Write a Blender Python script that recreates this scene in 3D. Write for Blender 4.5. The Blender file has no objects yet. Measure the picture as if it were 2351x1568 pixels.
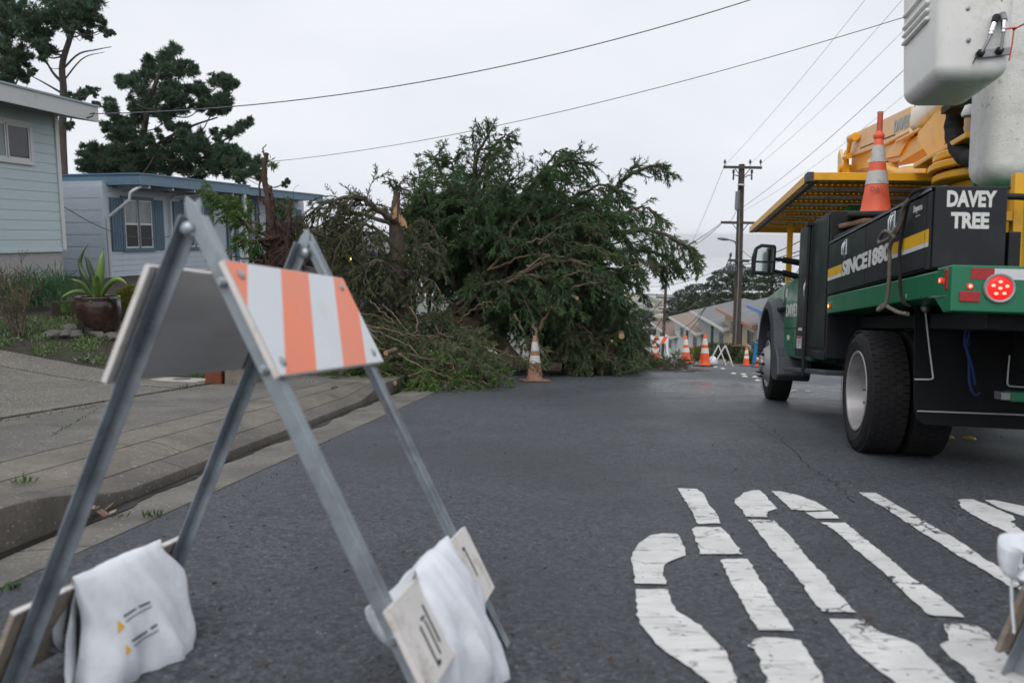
import bpy, bmesh, math, random
import numpy as np
from mathutils import Vector, Matrix

random.seed(7)
RNG = np.random.default_rng(7)
SC = bpy.context.scene
COL = SC.collection

# ------------------------------------------------------------------ camera
F_PX, CX, CY = 1894.0, 1175.5, 784.0          # focal length and centre, in units of a 2351 px wide picture
PITCH = math.radians(7.3)
CAM_H = 0.855
cd = bpy.data.cameras.new('camera')
cam = bpy.data.objects.new('camera', cd)
COL.objects.link(cam)
cd.sensor_width = 36.0
cd.lens = 36.0 * F_PX / 2351.0
cd.clip_start, cd.clip_end = 0.05, 30000.0
cam.location = (0, 0, CAM_H)
cam.rotation_euler = (math.pi / 2 - PITCH, 0, 0)
cd.dof.use_dof = True
cd.dof.focus_distance = 8.0
cd.dof.aperture_fstop = 2.8
SC.camera = cam

# ------------------------------------------------------------------ world: overcast daylight
SUN_EL, SUN_AZ = math.radians(52), math.radians(200)
world = bpy.data.worlds.new('World')
SC.world = world
world.use_nodes = True
wn, wl = world.node_tree.nodes, world.node_tree.links
wn.clear()
w_out = wn.new('ShaderNodeOutputWorld')
w_bg = wn.new('ShaderNodeBackground')
w_sky = wn.new('ShaderNodeTexSky')
w_sky.sky_type = 'NISHITA'
w_sky.sun_disc = False
w_sky.sun_elevation = SUN_EL
w_sky.sun_rotation = SUN_AZ
w_sky.air_density, w_sky.dust_density = 1.0, 2.0
w_tc = wn.new('ShaderNodeTexCoord')
w_map = wn.new('ShaderNodeMapping')
w_map.inputs['Scale'].default_value = (1.0, 1.0, 2.6)
w_noise = wn.new('ShaderNodeTexNoise')
w_noise.inputs['Scale'].default_value = 2.2
w_noise.inputs['Detail'].default_value = 5.0
w_noise.inputs['Roughness'].default_value = 0.5
w_ramp = wn.new('ShaderNodeValToRGB')
w_ramp.color_ramp.elements[0].position = 0.32
w_ramp.color_ramp.elements[0].color = (8.15, 8.5, 9.3, 1)
w_ramp.color_ramp.elements[1].position = 0.62
w_ramp.color_ramp.elements[1].color = (9.4, 9.6, 10.0, 1)
w_mix = wn.new('ShaderNodeMix')
w_mix.data_type = 'RGBA'
w_mix.inputs['Factor'].default_value = 0.93
wl.new(w_tc.outputs['Generated'], w_map.inputs['Vector'])
wl.new(w_map.outputs['Vector'], w_noise.inputs['Vector'])
wl.new(w_noise.outputs['Fac'], w_ramp.inputs['Fac'])
wl.new(w_sky.outputs['Color'], w_mix.inputs[6])
wl.new(w_ramp.outputs['Color'], w_mix.inputs[7])
wl.new(w_mix.outputs[2], w_bg.inputs['Color'])
w_bg.inputs['Strength'].default_value = 0.1
wl.new(w_bg.outputs['Background'], w_out.inputs['Surface'])

sd = bpy.data.lights.new('sun', 'SUN')
sd.energy = 1.4
sd.angle = math.radians(40)
sd.color = (1.0, 0.97, 0.93)
sun = bpy.data.objects.new('sun', sd)
COL.objects.link(sun)
_sv = Vector((math.sin(SUN_AZ) * math.cos(SUN_EL), math.cos(SUN_AZ) * math.cos(SUN_EL), math.sin(SUN_EL)))
sun.rotation_euler = _sv.to_track_quat('Z', 'Y').to_euler()
sun.location = (0, 0, 30)

SC.view_settings.view_transform = 'Standard'
SC.view_settings.look = 'None'
SC.view_settings.exposure = 0.0
SC.view_settings.gamma = 1.0
SC.view_settings.use_curve_mapping = False
SC.render.engine = 'CYCLES'
SC.cycles.use_denoising = True
SC.cycles.max_bounces = 6
SC.cycles.diffuse_bounces = 3
SC.cycles.glossy_bounces = 3
SC.cycles.transparent_max_bounces = 6
SC.cycles.volume_bounces = 0
SC.cycles.caustics_reflective = False
SC.cycles.caustics_refractive = False

# ------------------------------------------------------------------ survey helpers
FW = Vector((0, math.cos(PITCH), -math.sin(PITCH)))
UP = Vector((0, math.sin(PITCH), math.cos(PITCH)))
RT = Vector((1, 0, 0))
CAM = Vector((0, 0, CAM_H))
SLOPE = math.tan(math.radians(6.2))


def ray(u, v):
    return FW + RT * ((u - CX) / F_PX) + UP * ((CY - v) / F_PX)


def at(u, v, d):
    return CAM + ray(u, v) * d


def px(x, y):                     # source picture -> 2351 wide picture
    return x / 1.6333, y / 1.6333


def sst(t):
    t = max(0.0, min(1.0, t))
    return t * t * (3 - 2 * t)


def zroad(x, y):
    yy = min(y, 40.0)
    z = -SLOPE * y - 0.0024 * max(0.0, yy - 14.0) ** 2
    if y > 40:
        z -= 0.125 * (y - 40)
    return z - 0.035 * max(0.0, x - (1.43 + 0.162 * y))


def x_flow(y):
    return -2.13 + 0.056 * y


def x_asph(y):
    return -1.88 + 0.0875 * y


def kerb_h(y):
    if y < 7:
        return 0.155 - 0.115 * sst((y - 3.15) / 0.9)
    return 0.04 + 0.11 * sst((y - 8.6) / 1.5)


W_AP, W_WALK = 0.42, 1.78


def yard_target(x, y):
    return min(-0.10, -0.52 + 0.052 * (y - 10))


def zleft(x, y):
    t = x_flow(y) - x
    z0 = zroad(x, y)
    hk = kerb_h(y)
    if t < 0:
        return z0
    if t < W_AP:
        return z0 + hk + (0.15 - hk) * sst(t / W_AP)
    if t < W_WALK:
        return z0 + 0.15 + (t - W_AP) * 0.02
    zs = z0 + 0.15 + (W_WALK - W_AP) * 0.02
    zt = max(yard_target(x, y), zs + 0.22)
    return zs + (zt - zs) * sst((t - W_WALK) / 4.2)


def zland(x, y):
    return zleft(x, y) if x < x_flow(y) else zroad(x, y)


def hit(u, v, fn=zland, h=0.0):
    r = ray(u, v)
    t = 0.4
    while t < 400:
        p = CAM + r * t
        if p.z - fn(p.x, p.y) - h < 0:
            break
        t *= 1.01
    lo, hi = t / 1.01, t
    for _ in range(40):
        m = (lo + hi) / 2
        p = CAM + r * m
        if p.z - fn(p.x, p.y) - h > 0:
            lo = m
        else:
            hi = m
    return CAM + r * lo


def on_plane(u, v, p0, n):
    r = ray(u, v)
    return CAM + r * ((p0 - CAM).dot(n) / r.dot(n))


# ------------------------------------------------------------------ mesh builder
class MB:
    def __init__(self):
        self.V, self.L, self.T, self.MI, self.n = [], [], [], [], 0

    def add(self, verts, faces, mi=0):
        v = np.asarray(verts, dtype=np.float32).reshape(-1, 3)
        if isinstance(faces, np.ndarray):
            self.L.append((faces + self.n).ravel())
            self.T.append(np.full(len(faces), faces.shape[1]))
            self.MI.append(np.full(len(faces), mi))
        else:
            self.L.append(np.array([i + self.n for f in faces for i in f]))
            self.T.append(np.array([len(f) for f in faces]))
            self.MI.append(np.full(len(faces), mi))
        self.V.append(v)
        self.n += len(v)
        return self

    def box(self, lo, hi, mi=0, M=None):
        (x0, y0, z0), (x1, y1, z1) = lo, hi
        v = [(x0, y0, z0), (x1, y0, z0), (x1, y1, z0), (x0, y1, z0), (x0, y0, z1), (x1, y0, z1), (x1, y1, z1), (x0, y1, z1)]
        if M is not None:
            v = [M @ Vector(p) for p in v]
        return self.add(v, [(0, 3, 2, 1), (4, 5, 6, 7), (0, 1, 5, 4), (1, 2, 6, 5), (2, 3, 7, 6), (3, 0, 4, 7)], mi)

    def beam(self, p0, p1, w, h, up=(0, 0, 1), mi=0):
        p0, p1 = Vector(p0), Vector(p1)
        d = (p1 - p0).normalized()
        u = Vector(up)
        s = d.cross(u)
        if s.length < 1e-4:
            s = d.cross(Vector((0, 1, 0)))
        s.normalize()
        t = s.cross(d)
        v = []
        for p in (p0, p1):
            for a, b in ((-1, -1), (1, -1), (1, 1), (-1, 1)):
                v.append(p + s * (a * w / 2) + t * (b * h / 2))
        return self.add(v, [(3, 2, 1, 0), (4, 5, 6, 7), (0, 1, 5, 4), (1, 2, 6, 5), (2, 3, 7, 6), (3, 0, 4, 7)], mi)

    def prism(self, poly, fn, t0, t1, mi=0):
        """poly: 2d outline; fn(a, b, t) -> 3d point"""
        n = len(poly)
        v = [fn(a, b, t0) for a, b in poly] + [fn(a, b, t1) for a, b in poly]
        f = [tuple(range(n))[::-1], tuple(range(n, 2 * n))]
        f += [(i, (i + 1) % n, n + (i + 1) % n, n + i) for i in range(n)]
        return self.add(v, f, mi)

    def tube(self, pts, rad, n=6, mi=0, caps=True):
        pts = [Vector(p) for p in pts]
        if not hasattr(rad, '__len__'):
            rad = [rad] * len(pts)
        m = len(pts)
        tang = []
        for i in range(m):
            d = pts[min(i + 1, m - 1)] - pts[max(i - 1, 0)]
            tang.append(d.normalized() if d.length > 1e-9 else Vector((0, 0, 1)))
        ref = tang[0].orthogonal().normalized()
        v = []
        for i in range(m):
            ref = (ref - tang[i] * ref.dot(tang[i]))
            if ref.length < 1e-6:
                ref = tang[i].orthogonal()
            ref.normalize()
            b = tang[i].cross(ref)
            for k in range(n):
                a = 2 * math.pi * k / n
                v.append(pts[i] + (ref * math.cos(a) + b * math.sin(a)) * rad[i])
        f = []
        for i in range(m - 1):
            for k in range(n):
                f.append((i * n + k, i * n + (k + 1) % n, (i + 1) * n + (k + 1) % n, (i + 1) * n + k))
        if caps:
            f.append(tuple(range(n))[::-1])
            f.append(tuple((m - 1) * n + k for k in range(n)))
        return self.add(v, f, mi)

    def lathe(self, prof, n=24, M=None, mi=0, cap0=True, cap1=True, sq=0):
        """prof: list of (radius, height) turned round local z; sq>0 squares the section"""
        v = []
        for r, z in prof:
            for k in range(n):
                a = 2 * math.pi * k / n
                p = Vector((r * math.cos(a), r * math.sin(a), z))
                v.append(M @ p if M is not None else p)
        f = []
        for i in range(len(prof) - 1):
            for k in range(n):
                f.append((i * n + k, i * n + (k + 1) % n, (i + 1) * n + (k + 1) % n, (i + 1) * n + k))
        if cap0:
            f.append(tuple(range(n))[::-1])
        if cap1:
            m = len(prof) - 1
            f.append(tuple(m * n + k for k in range(n)))
        return self.add(v, f, mi)

    def grid(self, xs, ys, fn, mi=0):
        nx, ny = len(xs), len(ys)
        v = [fn(x, y) for y in ys for x in xs]
        idx = np.arange(nx * ny).reshape(ny, nx)
        f = np.stack([idx[:-1, :-1], idx[:-1, 1:], idx[1:, 1:], idx[1:, :-1]], -1).reshape(-1, 4)
        return self.add([tuple(p) for p in v], f, mi)

    def mesh(self, name):
        me = bpy.data.meshes.new(name)
        V = np.concatenate(self.V)
        L = np.concatenate(self.L).astype(np.int32)
        T = np.concatenate(self.T).astype(np.int32)
        me.vertices.add(len(V))
        me.vertices.foreach_set('co', V.ravel())
        me.loops.add(len(L))
        me.loops.foreach_set('vertex_index', L)
        me.polygons.add(len(T))
        st = np.concatenate([[0], np.cumsum(T)[:-1]]).astype(np.int32)
        me.polygons.foreach_set('loop_start', st)
        me.polygons.foreach_set('material_index', np.concatenate(self.MI).astype(np.int32))
        me.update(calc_edges=True)
        me.validate()
        return me

    def build(self, name, mats, parent=None, smooth=None, bevel=0, seg=2):
        me = self.mesh(name)
        for m in (mats if isinstance(mats, (list, tuple)) else [mats]):
            me.materials.append(m)
        if smooth is None:
            me.polygons.foreach_set('use_smooth', np.zeros(len(me.polygons), dtype=bool))
        else:
            me.polygons.foreach_set('use_smooth', np.ones(len(me.polygons), dtype=bool))
            if smooth > 0:
                me.set_sharp_from_angle(angle=math.radians(smooth))
        o = bpy.data.objects.new(name, me)
        COL.objects.link(o)
        if parent is not None:
            o.parent = parent
        if bevel:
            md = o.modifiers.new('bevel', 'BEVEL')
            md.width = bevel
            md.segments = seg
            md.limit_method = 'ANGLE'
            md.angle_limit = math.radians(35)
            md.harden_normals = False
        return o


def tag(o, label=None, cat=None, group=None, kind=None):
    if label: o['label'] = label
    if cat: o['category'] = cat
    if group: o['group'] = group
    if kind: o['kind'] = kind
    return o


def thing(name, label, cat, loc=(0, 0, 0), M=None, group=None):
    o = bpy.data.objects.new(name, None)
    COL.objects.link(o)
    o.empty_display_size = 0.2
    if M is not None:
        o.matrix_world = M
    else:
        o.location = loc
    return tag(o, label, cat, group)


def frame(o, x, y, z):
    M = Matrix.Identity(4)
    for i, a in enumerate((x, y, z)):
        for k in range(3):
            M[k][i] = a[k]
    for k in range(3):
        M[k][3] = o[k]
    return M


def copy_tree(o, M=None, label=None, parent=None):
    c = o.copy()
    COL.objects.link(c)
    c.parent = parent
    if M is not None:
        c.matrix_world = M
    if label: c['label'] = label
    for ch in list(o.children):
        copy_tree(ch, None, None, c)
    return c


def spline(pts, n):
    """Catmull-Rom through pts, n samples"""
    P = [Vector(p) for p in pts]
    if len(P) == 2:
        return [P[0].lerp(P[1], i / (n - 1)) for i in range(n)]
    P = [P[0] * 2 - P[1]] + P + [P[-1] * 2 - P[-2]]
    m = len(P) - 3
    out = []
    for i in range(n):
        t = i / (n - 1) * m
        k = min(int(t), m - 1)
        t -= k
        a, b, c, d = P[k:k + 4]
        out.append(0.5 * ((2 * b) + (c - a) * t + (2 * a - 5 * b + 4 * c - d) * t * t + (3 * b - a - 3 * c + d) * t ** 3))
    return out


# ------------------------------------------------------------------ materials
def _n(nt, t, **kw):
    n = nt.nodes.new(t)
    for k, v in kw.items():
        if k in n.inputs:
            n.inputs[k].default_value = v
        else:
            setattr(n, k, v)
    return n


def _mix(nt, fac, a, b, blend='MIX'):
    m = nt.nodes.new('ShaderNodeMix')
    m.data_type = 'RGBA'
    m.blend_type = blend
    for s, val in ((0, fac), (6, a), (7, b)):
        if hasattr(val, 'is_output') or isinstance(val, bpy.types.NodeSocket):
            nt.links.new(val, m.inputs[s])
        elif s == 0:
            m.inputs[0].default_value = val
        else:
            m.inputs[s].default_value = (*val[:3], 1)
    return m.outputs[2]


def _range(nt, val, a, b, c=0.0, d=1.0):
    m = nt.nodes.new('ShaderNodeMapRange')
    m.inputs[1].default_value, m.inputs[2].default_value = a, b
    m.inputs[3].default_value, m.inputs[4].default_value = c, d
    nt.links.new(val, m.inputs[0])
    return m.outputs[0]


def _base(name):
    m = bpy.data.materials.new(name)
    m.use_nodes = True
    nt = m.node_tree
    nt.nodes.clear()
    out = nt.nodes.new('ShaderNodeOutputMaterial')
    b = nt.nodes.new('ShaderNodeBsdfPrincipled')
    nt.links.new(b.outputs[0], out.inputs[0])
    tc = nt.nodes.new('ShaderNodeTexCoord')
    return m, nt, b, tc.outputs['Object'], out


def noise(nt, co, scale, detail=4, rough=0.55, stretch=None):
    if stretch:
        mp = nt.nodes.new('ShaderNodeMapping')
        mp.inputs['Scale'].default_value = stretch
        nt.links.new(co, mp.inputs['Vector'])
        co = mp.outputs[0]
    n = _n(nt, 'ShaderNodeTexNoise', Scale=scale, Detail=detail, Roughness=rough)
    nt.links.new(co, n.inputs['Vector'])
    return n.outputs['Fac']


def bump(nt, b, height, strength, dist=0.01):
    bm_ = _n(nt, 'ShaderNodeBump', Strength=strength, Distance=dist)
    nt.links.new(height, bm_.inputs['Height'])
    nt.links.new(bm_.outputs[0], b.inputs['Normal'])


def mat(name, col, rough=0.5, metal=0.0, var=0.12, scale=6.0, stretch=None, dirt=None, dirt_amt=0.5, dirt_scale=3.0,
        bmp=0.0, bscale=80.0, coat=0.0, spec=0.5, rvar=0.1, fleck=None, fleck_scale=38.0, fleck_amt=0.5):
    m, nt, b, co, out = _base(name)
    nz = noise(nt, co, scale, 5, 0.6, stretch)
    lo = tuple(c * (1 - var) for c in col)
    hi = tuple(min(1, c * (1 + var)) for c in col)
    c = _mix(nt, _range(nt, nz, 0.3, 0.7), lo, hi)
    if dirt:
        d = noise(nt, co, dirt_scale, 7, 0.68, stretch)
        f = _range(nt, d, 0.64 - 0.25 * dirt_amt, 0.78 - 0.1 * dirt_amt, 0, 0.85)
        c = _mix(nt, f, c, dirt)
    if fleck:
        fa, fb = noise(nt, co, fleck_scale, 5, 0.7), noise(nt, co, fleck_scale * 0.09, 4, 0.6)
        ml = nt.nodes.new('ShaderNodeMath')
        ml.operation = 'MULTIPLY'
        nt.links.new(_range(nt, fa, 0.60, 0.68), ml.inputs[0])
        nt.links.new(_range(nt, fb, 0.56 - 0.12 * fleck_amt, 0.66 - 0.08 * fleck_amt, 0, 0.9), ml.inputs[1])
        c = _mix(nt, ml.outputs[0], c, fleck)
    nt.links.new(c, b.inputs['Base Color'])
    nt.links.new(_range(nt, nz, 0.3, 0.7, max(0.02, rough - rvar), min(1, rough + rvar)), b.inputs['Roughness'])
    b.inputs['Metallic'].default_value = metal
    b.inputs['Specular IOR Level'].default_value = spec
    b.inputs['Coat Weight'].default_value = coat
    if bmp:
        bump(nt, b, noise(nt, co, bscale, 5, 0.65), bmp)
    return m


def leaf_mat(name, a, b_, trans=0.25, c3=None, c3_amt=0.1, rough=0.6):
    """foliage: each leaf has its own tint between a and b_, a share of them c3 (dry)"""
    m, nt, b, co, out = _base(name)
    g = nt.nodes.new('ShaderNodeNewGeometry')
    rnd = g.outputs['Random Per Island']
    nz = noise(nt, co, 0.9, 3)
    f = nt.nodes.new('ShaderNodeMath')
    f.operation = 'MULTIPLY_ADD'
    nt.links.new(rnd, f.inputs[0])
    f.inputs[1].default_value = 0.55
    nt.links.new(_range(nt, nz, 0.35, 0.65, -0.05, 0.5), f.inputs[2])
    c = _mix(nt, f.outputs[0], a, b_)
    if c3:
        w = _n(nt, 'ShaderNodeTexWhiteNoise')
        w.noise_dimensions = '1D'
        nt.links.new(rnd, w.inputs['W'])
        nz2 = noise(nt, co, 1.6, 3)
        s = nt.nodes.new('ShaderNodeMath')
        s.operation = 'MULTIPLY_ADD'
        nt.links.new(nz2, s.inputs[0])
        s.inputs[1].default_value = -0.9
        nt.links.new(w.outputs['Value'], s.inputs[2])
        c = _mix(nt, _range(nt, s.outputs[0], c3_amt - 0.42, c3_amt - 0.47), c, c3)
    nt.links.new(c, b.inputs['Base Color'])
    b.inputs['Roughness'].default_value = rough
    b.inputs['Specular IOR Level'].default_value = 0.3
    tr = nt.nodes.new('ShaderNodeBsdfTranslucent')
    nt.links.new(c, tr.inputs['Color'])
    mx = nt.nodes.new('ShaderNodeMixShader')
    mx.inputs[0].default_value = trans
    nt.links.new(b.outputs[0], mx.inputs[1])
    nt.links.new(tr.outputs[0], mx.inputs[2])
    nt.links.new(mx.outputs[0], out.inputs[0])
    return m


def emit_mat(name, col, strength):
    m, nt, b, co, out = _base(name)
    b.inputs['Base Color'].default_value = (*col, 1)
    b.inputs['Emission Color'].default_value = (*col, 1)
    b.inputs['Emission Strength'].default_value = strength
    return m


def asphalt_mat():
    m, nt, b, co, out = _base('asphalt')
    vo = _n(nt, 'ShaderNodeTexVoronoi', Scale=95.0)
    nt.links.new(co, vo.inputs['Vector'])
    sep = nt.nodes.new('ShaderNodeSeparateColor')
    nt.links.new(vo.outputs['Color'], sep.inputs[0])
    cell = sep.outputs[0]
    v2 = _n(nt, 'ShaderNodeTexVoronoi', Scale=170.0)
    nt.links.new(co, v2.inputs['Vector'])
    sep2 = nt.nodes.new('ShaderNodeSeparateColor')
    nt.links.new(v2.outputs['Color'], sep2.inputs[0])
    big = noise(nt, co, 0.35, 5, 0.6)
    mid = noise(nt, co, 2.6, 6, 0.65)
    pit = noise(nt, co, 27, 6, 0.75, (1, 1.5, 1))
    c = _mix(nt, _range(nt, cell, 0.0, 1.0), (0.021, 0.026, 0.034), (0.122, 0.135, 0.158))
    c = _mix(nt, _range(nt, sep2.outputs[1], 0.90, 0.97, 0, 0.5), c, (0.17, 0.165, 0.155))
    c = _mix(nt, _range(nt, sep2.outputs[0], 0.982, 0.988), c, (0.34, 0.33, 0.30))
    c = _mix(nt, _range(nt, pit, 0.50, 0.60, 0, 0.8), c, (0.008, 0.009, 0.011))
    c = _mix(nt, _range(nt, mid, 0.36, 0.66, 0.0, 0.3), c, (0.078, 0.086, 0.099))
    c = _mix(nt, _range(nt, big, 0.42, 0.58, 0, 0.5), c, (0.032, 0.037, 0.045))
    nt.links.new(c, b.inputs['Base Color'])
    wet = noise(nt, co, 0.45, 6, 0.6, (1, 0.8, 1))
    mpw = nt.nodes.new('ShaderNodeMapping')
    mpw.inputs['Location'].default_value = (-3.1 * 0.42, -10.9 * 0.5, 0)
    mpw.inputs['Scale'].default_value = (0.42, 0.5, 0)
    nt.links.new(co, mpw.inputs['Vector'])
    vl = nt.nodes.new('ShaderNodeVectorMath')
    vl.operation = 'LENGTH'
    nt.links.new(mpw.outputs[0], vl.inputs[0])
    ad = nt.nodes.new('ShaderNodeMath')
    ad.operation = 'MULTIPLY_ADD'
    nt.links.new(noise(nt, co, 1.3, 6, 0.65), ad.inputs[0])
    ad.inputs[1].default_value = 1.5
    nt.links.new(vl.outputs['Value'], ad.inputs[2])
    film = _range(nt, ad.outputs[0], 1.0, 1.8, 0.36, 0.0)      # a damp film left standing in the dip of the lane
    rs_ = nt.nodes.new('ShaderNodeMath')
    rs_.operation = 'SUBTRACT'
    nt.links.new(_range(nt, wet, 0.44, 0.62, 0.58, 0.38), rs_.inputs[0])
    nt.links.new(film, rs_.inputs[1])
    nt.links.new(rs_.outputs[0], b.inputs['Roughness'])
    b.inputs['Specular IOR Level'].default_value = 0.5
    h = nt.nodes.new('ShaderNodeMath')
    h.operation = 'MULTIPLY_ADD'
    nt.links.new(pit, h.inputs[0])
    h.inputs[1].default_value = -2.2
    nt.links.new(vo.outputs['Distance'], h.inputs[2])
    bump(nt, b, h.outputs[0], 0.8, 0.010)
    return m


def concrete_mat(name, col, speck=0.5, moss=0.3):
    m, nt, b, co, out = _base(name)
    vo = _n(nt, 'ShaderNodeTexVoronoi', Scale=115.0)
    nt.links.new(co, vo.inputs['Vector'])
    sep = nt.nodes.new('ShaderNodeSeparateColor')
    nt.links.new(vo.outputs['Color'], sep.inputs[0])
    cell = sep.outputs[0]
    mid = noise(nt, co, 1.7, 8, 0.72)
    fine = noise(nt, co, 40, 4, 0.6)
    c = _mix(nt, _range(nt, mid, 0.36, 0.64), tuple(x * 0.55 for x in col), tuple(x * 1.3 for x in col))
    c = _mix(nt, _range(nt, fine, 0.45, 0.75, 0, 0.55), c, tuple(x * 0.45 for x in col))
    c = _mix(nt, _range(nt, cell, 1.0 - 0.10 * speck, 1.0 - 0.07 * speck, 0, 0.7), c, (0.36, 0.345, 0.31))
    ms = noise(nt, co, 0.8, 7, 0.7)
    c = _mix(nt, _range(nt, ms, 0.60, 0.74, 0, moss), c, (0.045, 0.055, 0.018))
    nt.links.new(c, b.inputs['Base Color'])
    nt.links.new(_range(nt, mid, 0.35, 0.65, 0.55, 0.85), b.inputs['Roughness'])
    bump(nt, b, fine, 0.35, 0.006)
    return m


def soil_mat():
    m, nt, b, co, out = _base('garden_soil')
    a = noise(nt, co, 14, 6, 0.7)
    g = noise(nt, co, 1.1, 5, 0.65)
    c = _mix(nt, _range(nt, a, 0.35, 0.7), (0.014, 0.010, 0.008), (0.06, 0.045, 0.034))
    c = _mix(nt, _range(nt, g, 0.46, 0.6, 0, 0.7), c, (0.035, 0.05, 0.016))
    nt.links.new(c, b.inputs['Base Color'])
    b.inputs['Roughness'].default_value = 0.95
    bump(nt, b, a, 0.9, 0.03)
    return m


def paint_mat():
    m, nt, b, co, out = _base('road_paint')
    a = noise(nt, co, 5, 6, 0.65)
    vo = _n(nt, 'ShaderNodeTexVoronoi', Scale=3.2)
    vo.feature = 'DISTANCE_TO_EDGE'
    nz = _n(nt, 'ShaderNodeTexNoise', Scale=9.0, Detail=5.0)
    nt.links.new(co, nz.inputs['Vector'])
    mp = _mix(nt, 0.16, co, nz.outputs['Color'])
    nt.links.new(mp, vo.inputs['Vector'])
    area = noise(nt, co, 0.9, 3)
    crack = _range(nt, vo.outputs['Distance'], 0.008, 0.016, 1, 0)
    k = nt.nodes.new('ShaderNodeMath')
    k.operation = 'MULTIPLY'
    nt.links.new(crack, k.inputs[0])
    nt.links.new(_range(nt, area, 0.47, 0.56), k.inputs[1])
    pit = noise(nt, co, 55, 3, 0.6)
    tr = noise(nt, co, 1.0, 3, 0.55, (0.9, 7.5, 1))
    tb = nt.nodes.new('ShaderNodeMath')
    tb.operation = 'PINGPONG'
    nt.links.new(tr, tb.inputs[0])
    tb.inputs[1].default_value = 0.055
    tcr = _range(nt, tb.outputs[0], 0.0015, 0.0042, 0.75, 0)
    c = _mix(nt, _range(nt, a, 0.3, 0.7), (0.50, 0.50, 0.49), (0.70, 0.70, 0.69))
    c = _mix(nt, _range(nt, noise(nt, co, 2.2, 5), 0.62, 0.75, 0, 0.35), c, (0.45, 0.36, 0.25))
    c = _mix(nt, _range(nt, noise(nt, co, 13, 6, 0.75), 0.60, 0.72, 0, 0.45), c, (0.16, 0.165, 0.17))
    c = _mix(nt, _range(nt, pit, 0.66, 0.73, 0, 0.8), c, (0.05, 0.05, 0.05))
    c = _mix(nt, tcr, c, (0.10, 0.10, 0.10))
    c = _mix(nt, k.outputs[0], c, (0.04, 0.04, 0.04))
    nt.links.new(c, b.inputs['Base Color'])
    b.inputs['Roughness'].default_value = 0.6
    bump(nt, b, pit, 0.2, 0.004)
    return m


def bark_mat(name, a, b_, scale=9):
    m, nt, b, co, out = _base(name)
    n1 = noise(nt, co, scale, 6, 0.7, (1, 1, 0.35))
    c = _mix(nt, _range(nt, n1, 0.32, 0.68), a, b_)
    nt.links.new(c, b.inputs['Base Color'])
    b.inputs['Roughness'].default_value = 0.9
    bump(nt, b, n1, 0.8, 0.03)
    return m


M_ASPH = asphalt_mat()
M_WALK = concrete_mat('walk_concrete', (0.130, 0.121, 0.106), 0.4, 0.25)
M_APRON = concrete_mat('apron_concrete', (0.152, 0.136, 0.112), 0.2, 0.25)
M_DRIVE = concrete_mat('pebble_concrete', (0.115, 0.105, 0.085), 2.2, 0.45)
M_GUTTER = concrete_mat('gutter_concrete', (0.15, 0.14, 0.122), 0.25, 0.15)
M_KERB = concrete_mat('kerb_concrete', (0.12, 0.107, 0.092), 0.2, 0.3)
M_GROUT = mat('joint_dirt', (0.02, 0.02, 0.014), 0.95)
M_SOIL = soil_mat()
M_PAINT = paint_mat()
M_GALV = mat('galvanised_steel', (0.30, 0.34, 0.37), 0.46, 0.5, 0.22, 9, dirt=(0.14, 0.155, 0.17), dirt_amt=0.45, dirt_scale=6, fleck=(0.10, 0.085, 0.075), fleck_amt=0.5, fleck_scale=60)
M_ORANGE = mat('orange_sheeting', (0.93, 0.25, 0.13), 0.4, 0, 0.07, 4, dirt=(0.80, 0.24, 0.15), dirt_amt=0.25, fleck=(0.55, 0.17, 0.10), fleck_amt=0.3)
M_WHITE_SH = mat('white_sheeting', (0.72, 0.75, 0.78), 0.4, 0, 0.05, 4, dirt=(0.52, 0.53, 0.54), dirt_amt=0.2, fleck=(0.25, 0.25, 0.25), fleck_amt=0.3)
M_BOARD = mat('board_back', (0.52, 0.505, 0.495), 0.6, 0, 0.12, 3, stretch=(1, 1, 5), dirt=(0.36, 0.33, 0.32), dirt_amt=0.3)
M_LOWBOARD = mat('weathered_white_board', (0.70, 0.67, 0.64), 0.7, 0, 0.1, 6, dirt=(0.27, 0.21, 0.16), dirt_amt=0.35, dirt_scale=7)
M_RAWBOARD = mat('bare_board', (0.30, 0.25, 0.20), 0.8, 0, 0.2, 5, stretch=(6, 1, 6), dirt=(0.15, 0.11, 0.08), dirt_amt=0.5, dirt_scale=6)
M_INK = mat('black_print', (0.03, 0.03, 0.045), 0.7)
M_CLOTH = mat('white_sandbag_cloth', (0.74, 0.77, 0.82), 0.6, 0, 0.05, 9, bmp=0.32, bscale=30, rvar=0.05)
M_YELLOW_PR = mat('yellow_print', (0.75, 0.42, 0.02), 0.7)

# ================================================================== setting: ground, road, sidewalk
W_AP, W_STRIP, W_WALK = 0.37, 0.70, 1.86


def zfar(x, y):
    if y < 60:
        z = zroad(min(x, 1.43 + 0.162 * y), y) - 0.35
    else:
        z = zroad(0, 60) - 0.35 - 0.22 * (min(y, 250) - 60)
        if y > 250:
            z -= (z + 226) * sst((y - 250) / 1100)
    if y > 1200:
        z = -226
        rid = 50 * math.exp(-((y - 2500) / 420) ** 2) * (0.8 + 0.25 * math.sin(x / 310 + 1.0) + 0.16 * math.sin(x / 127) + 0.07 * math.sin(x / 53 + y / 70))
        rid += 22 * math.exp(-((y - 1750) / 200) ** 2) * (0.6 + 0.5 * math.sin(x / 190 + 2.2))
        sea = sst((y - 3000) / 400)
        z += rid - sea * 14
        z += 4 * math.sin(x / 41 + 1.3) * math.sin(y / 67) * math.exp(-((y - 2200) / 700) ** 2)
    return z


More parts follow.
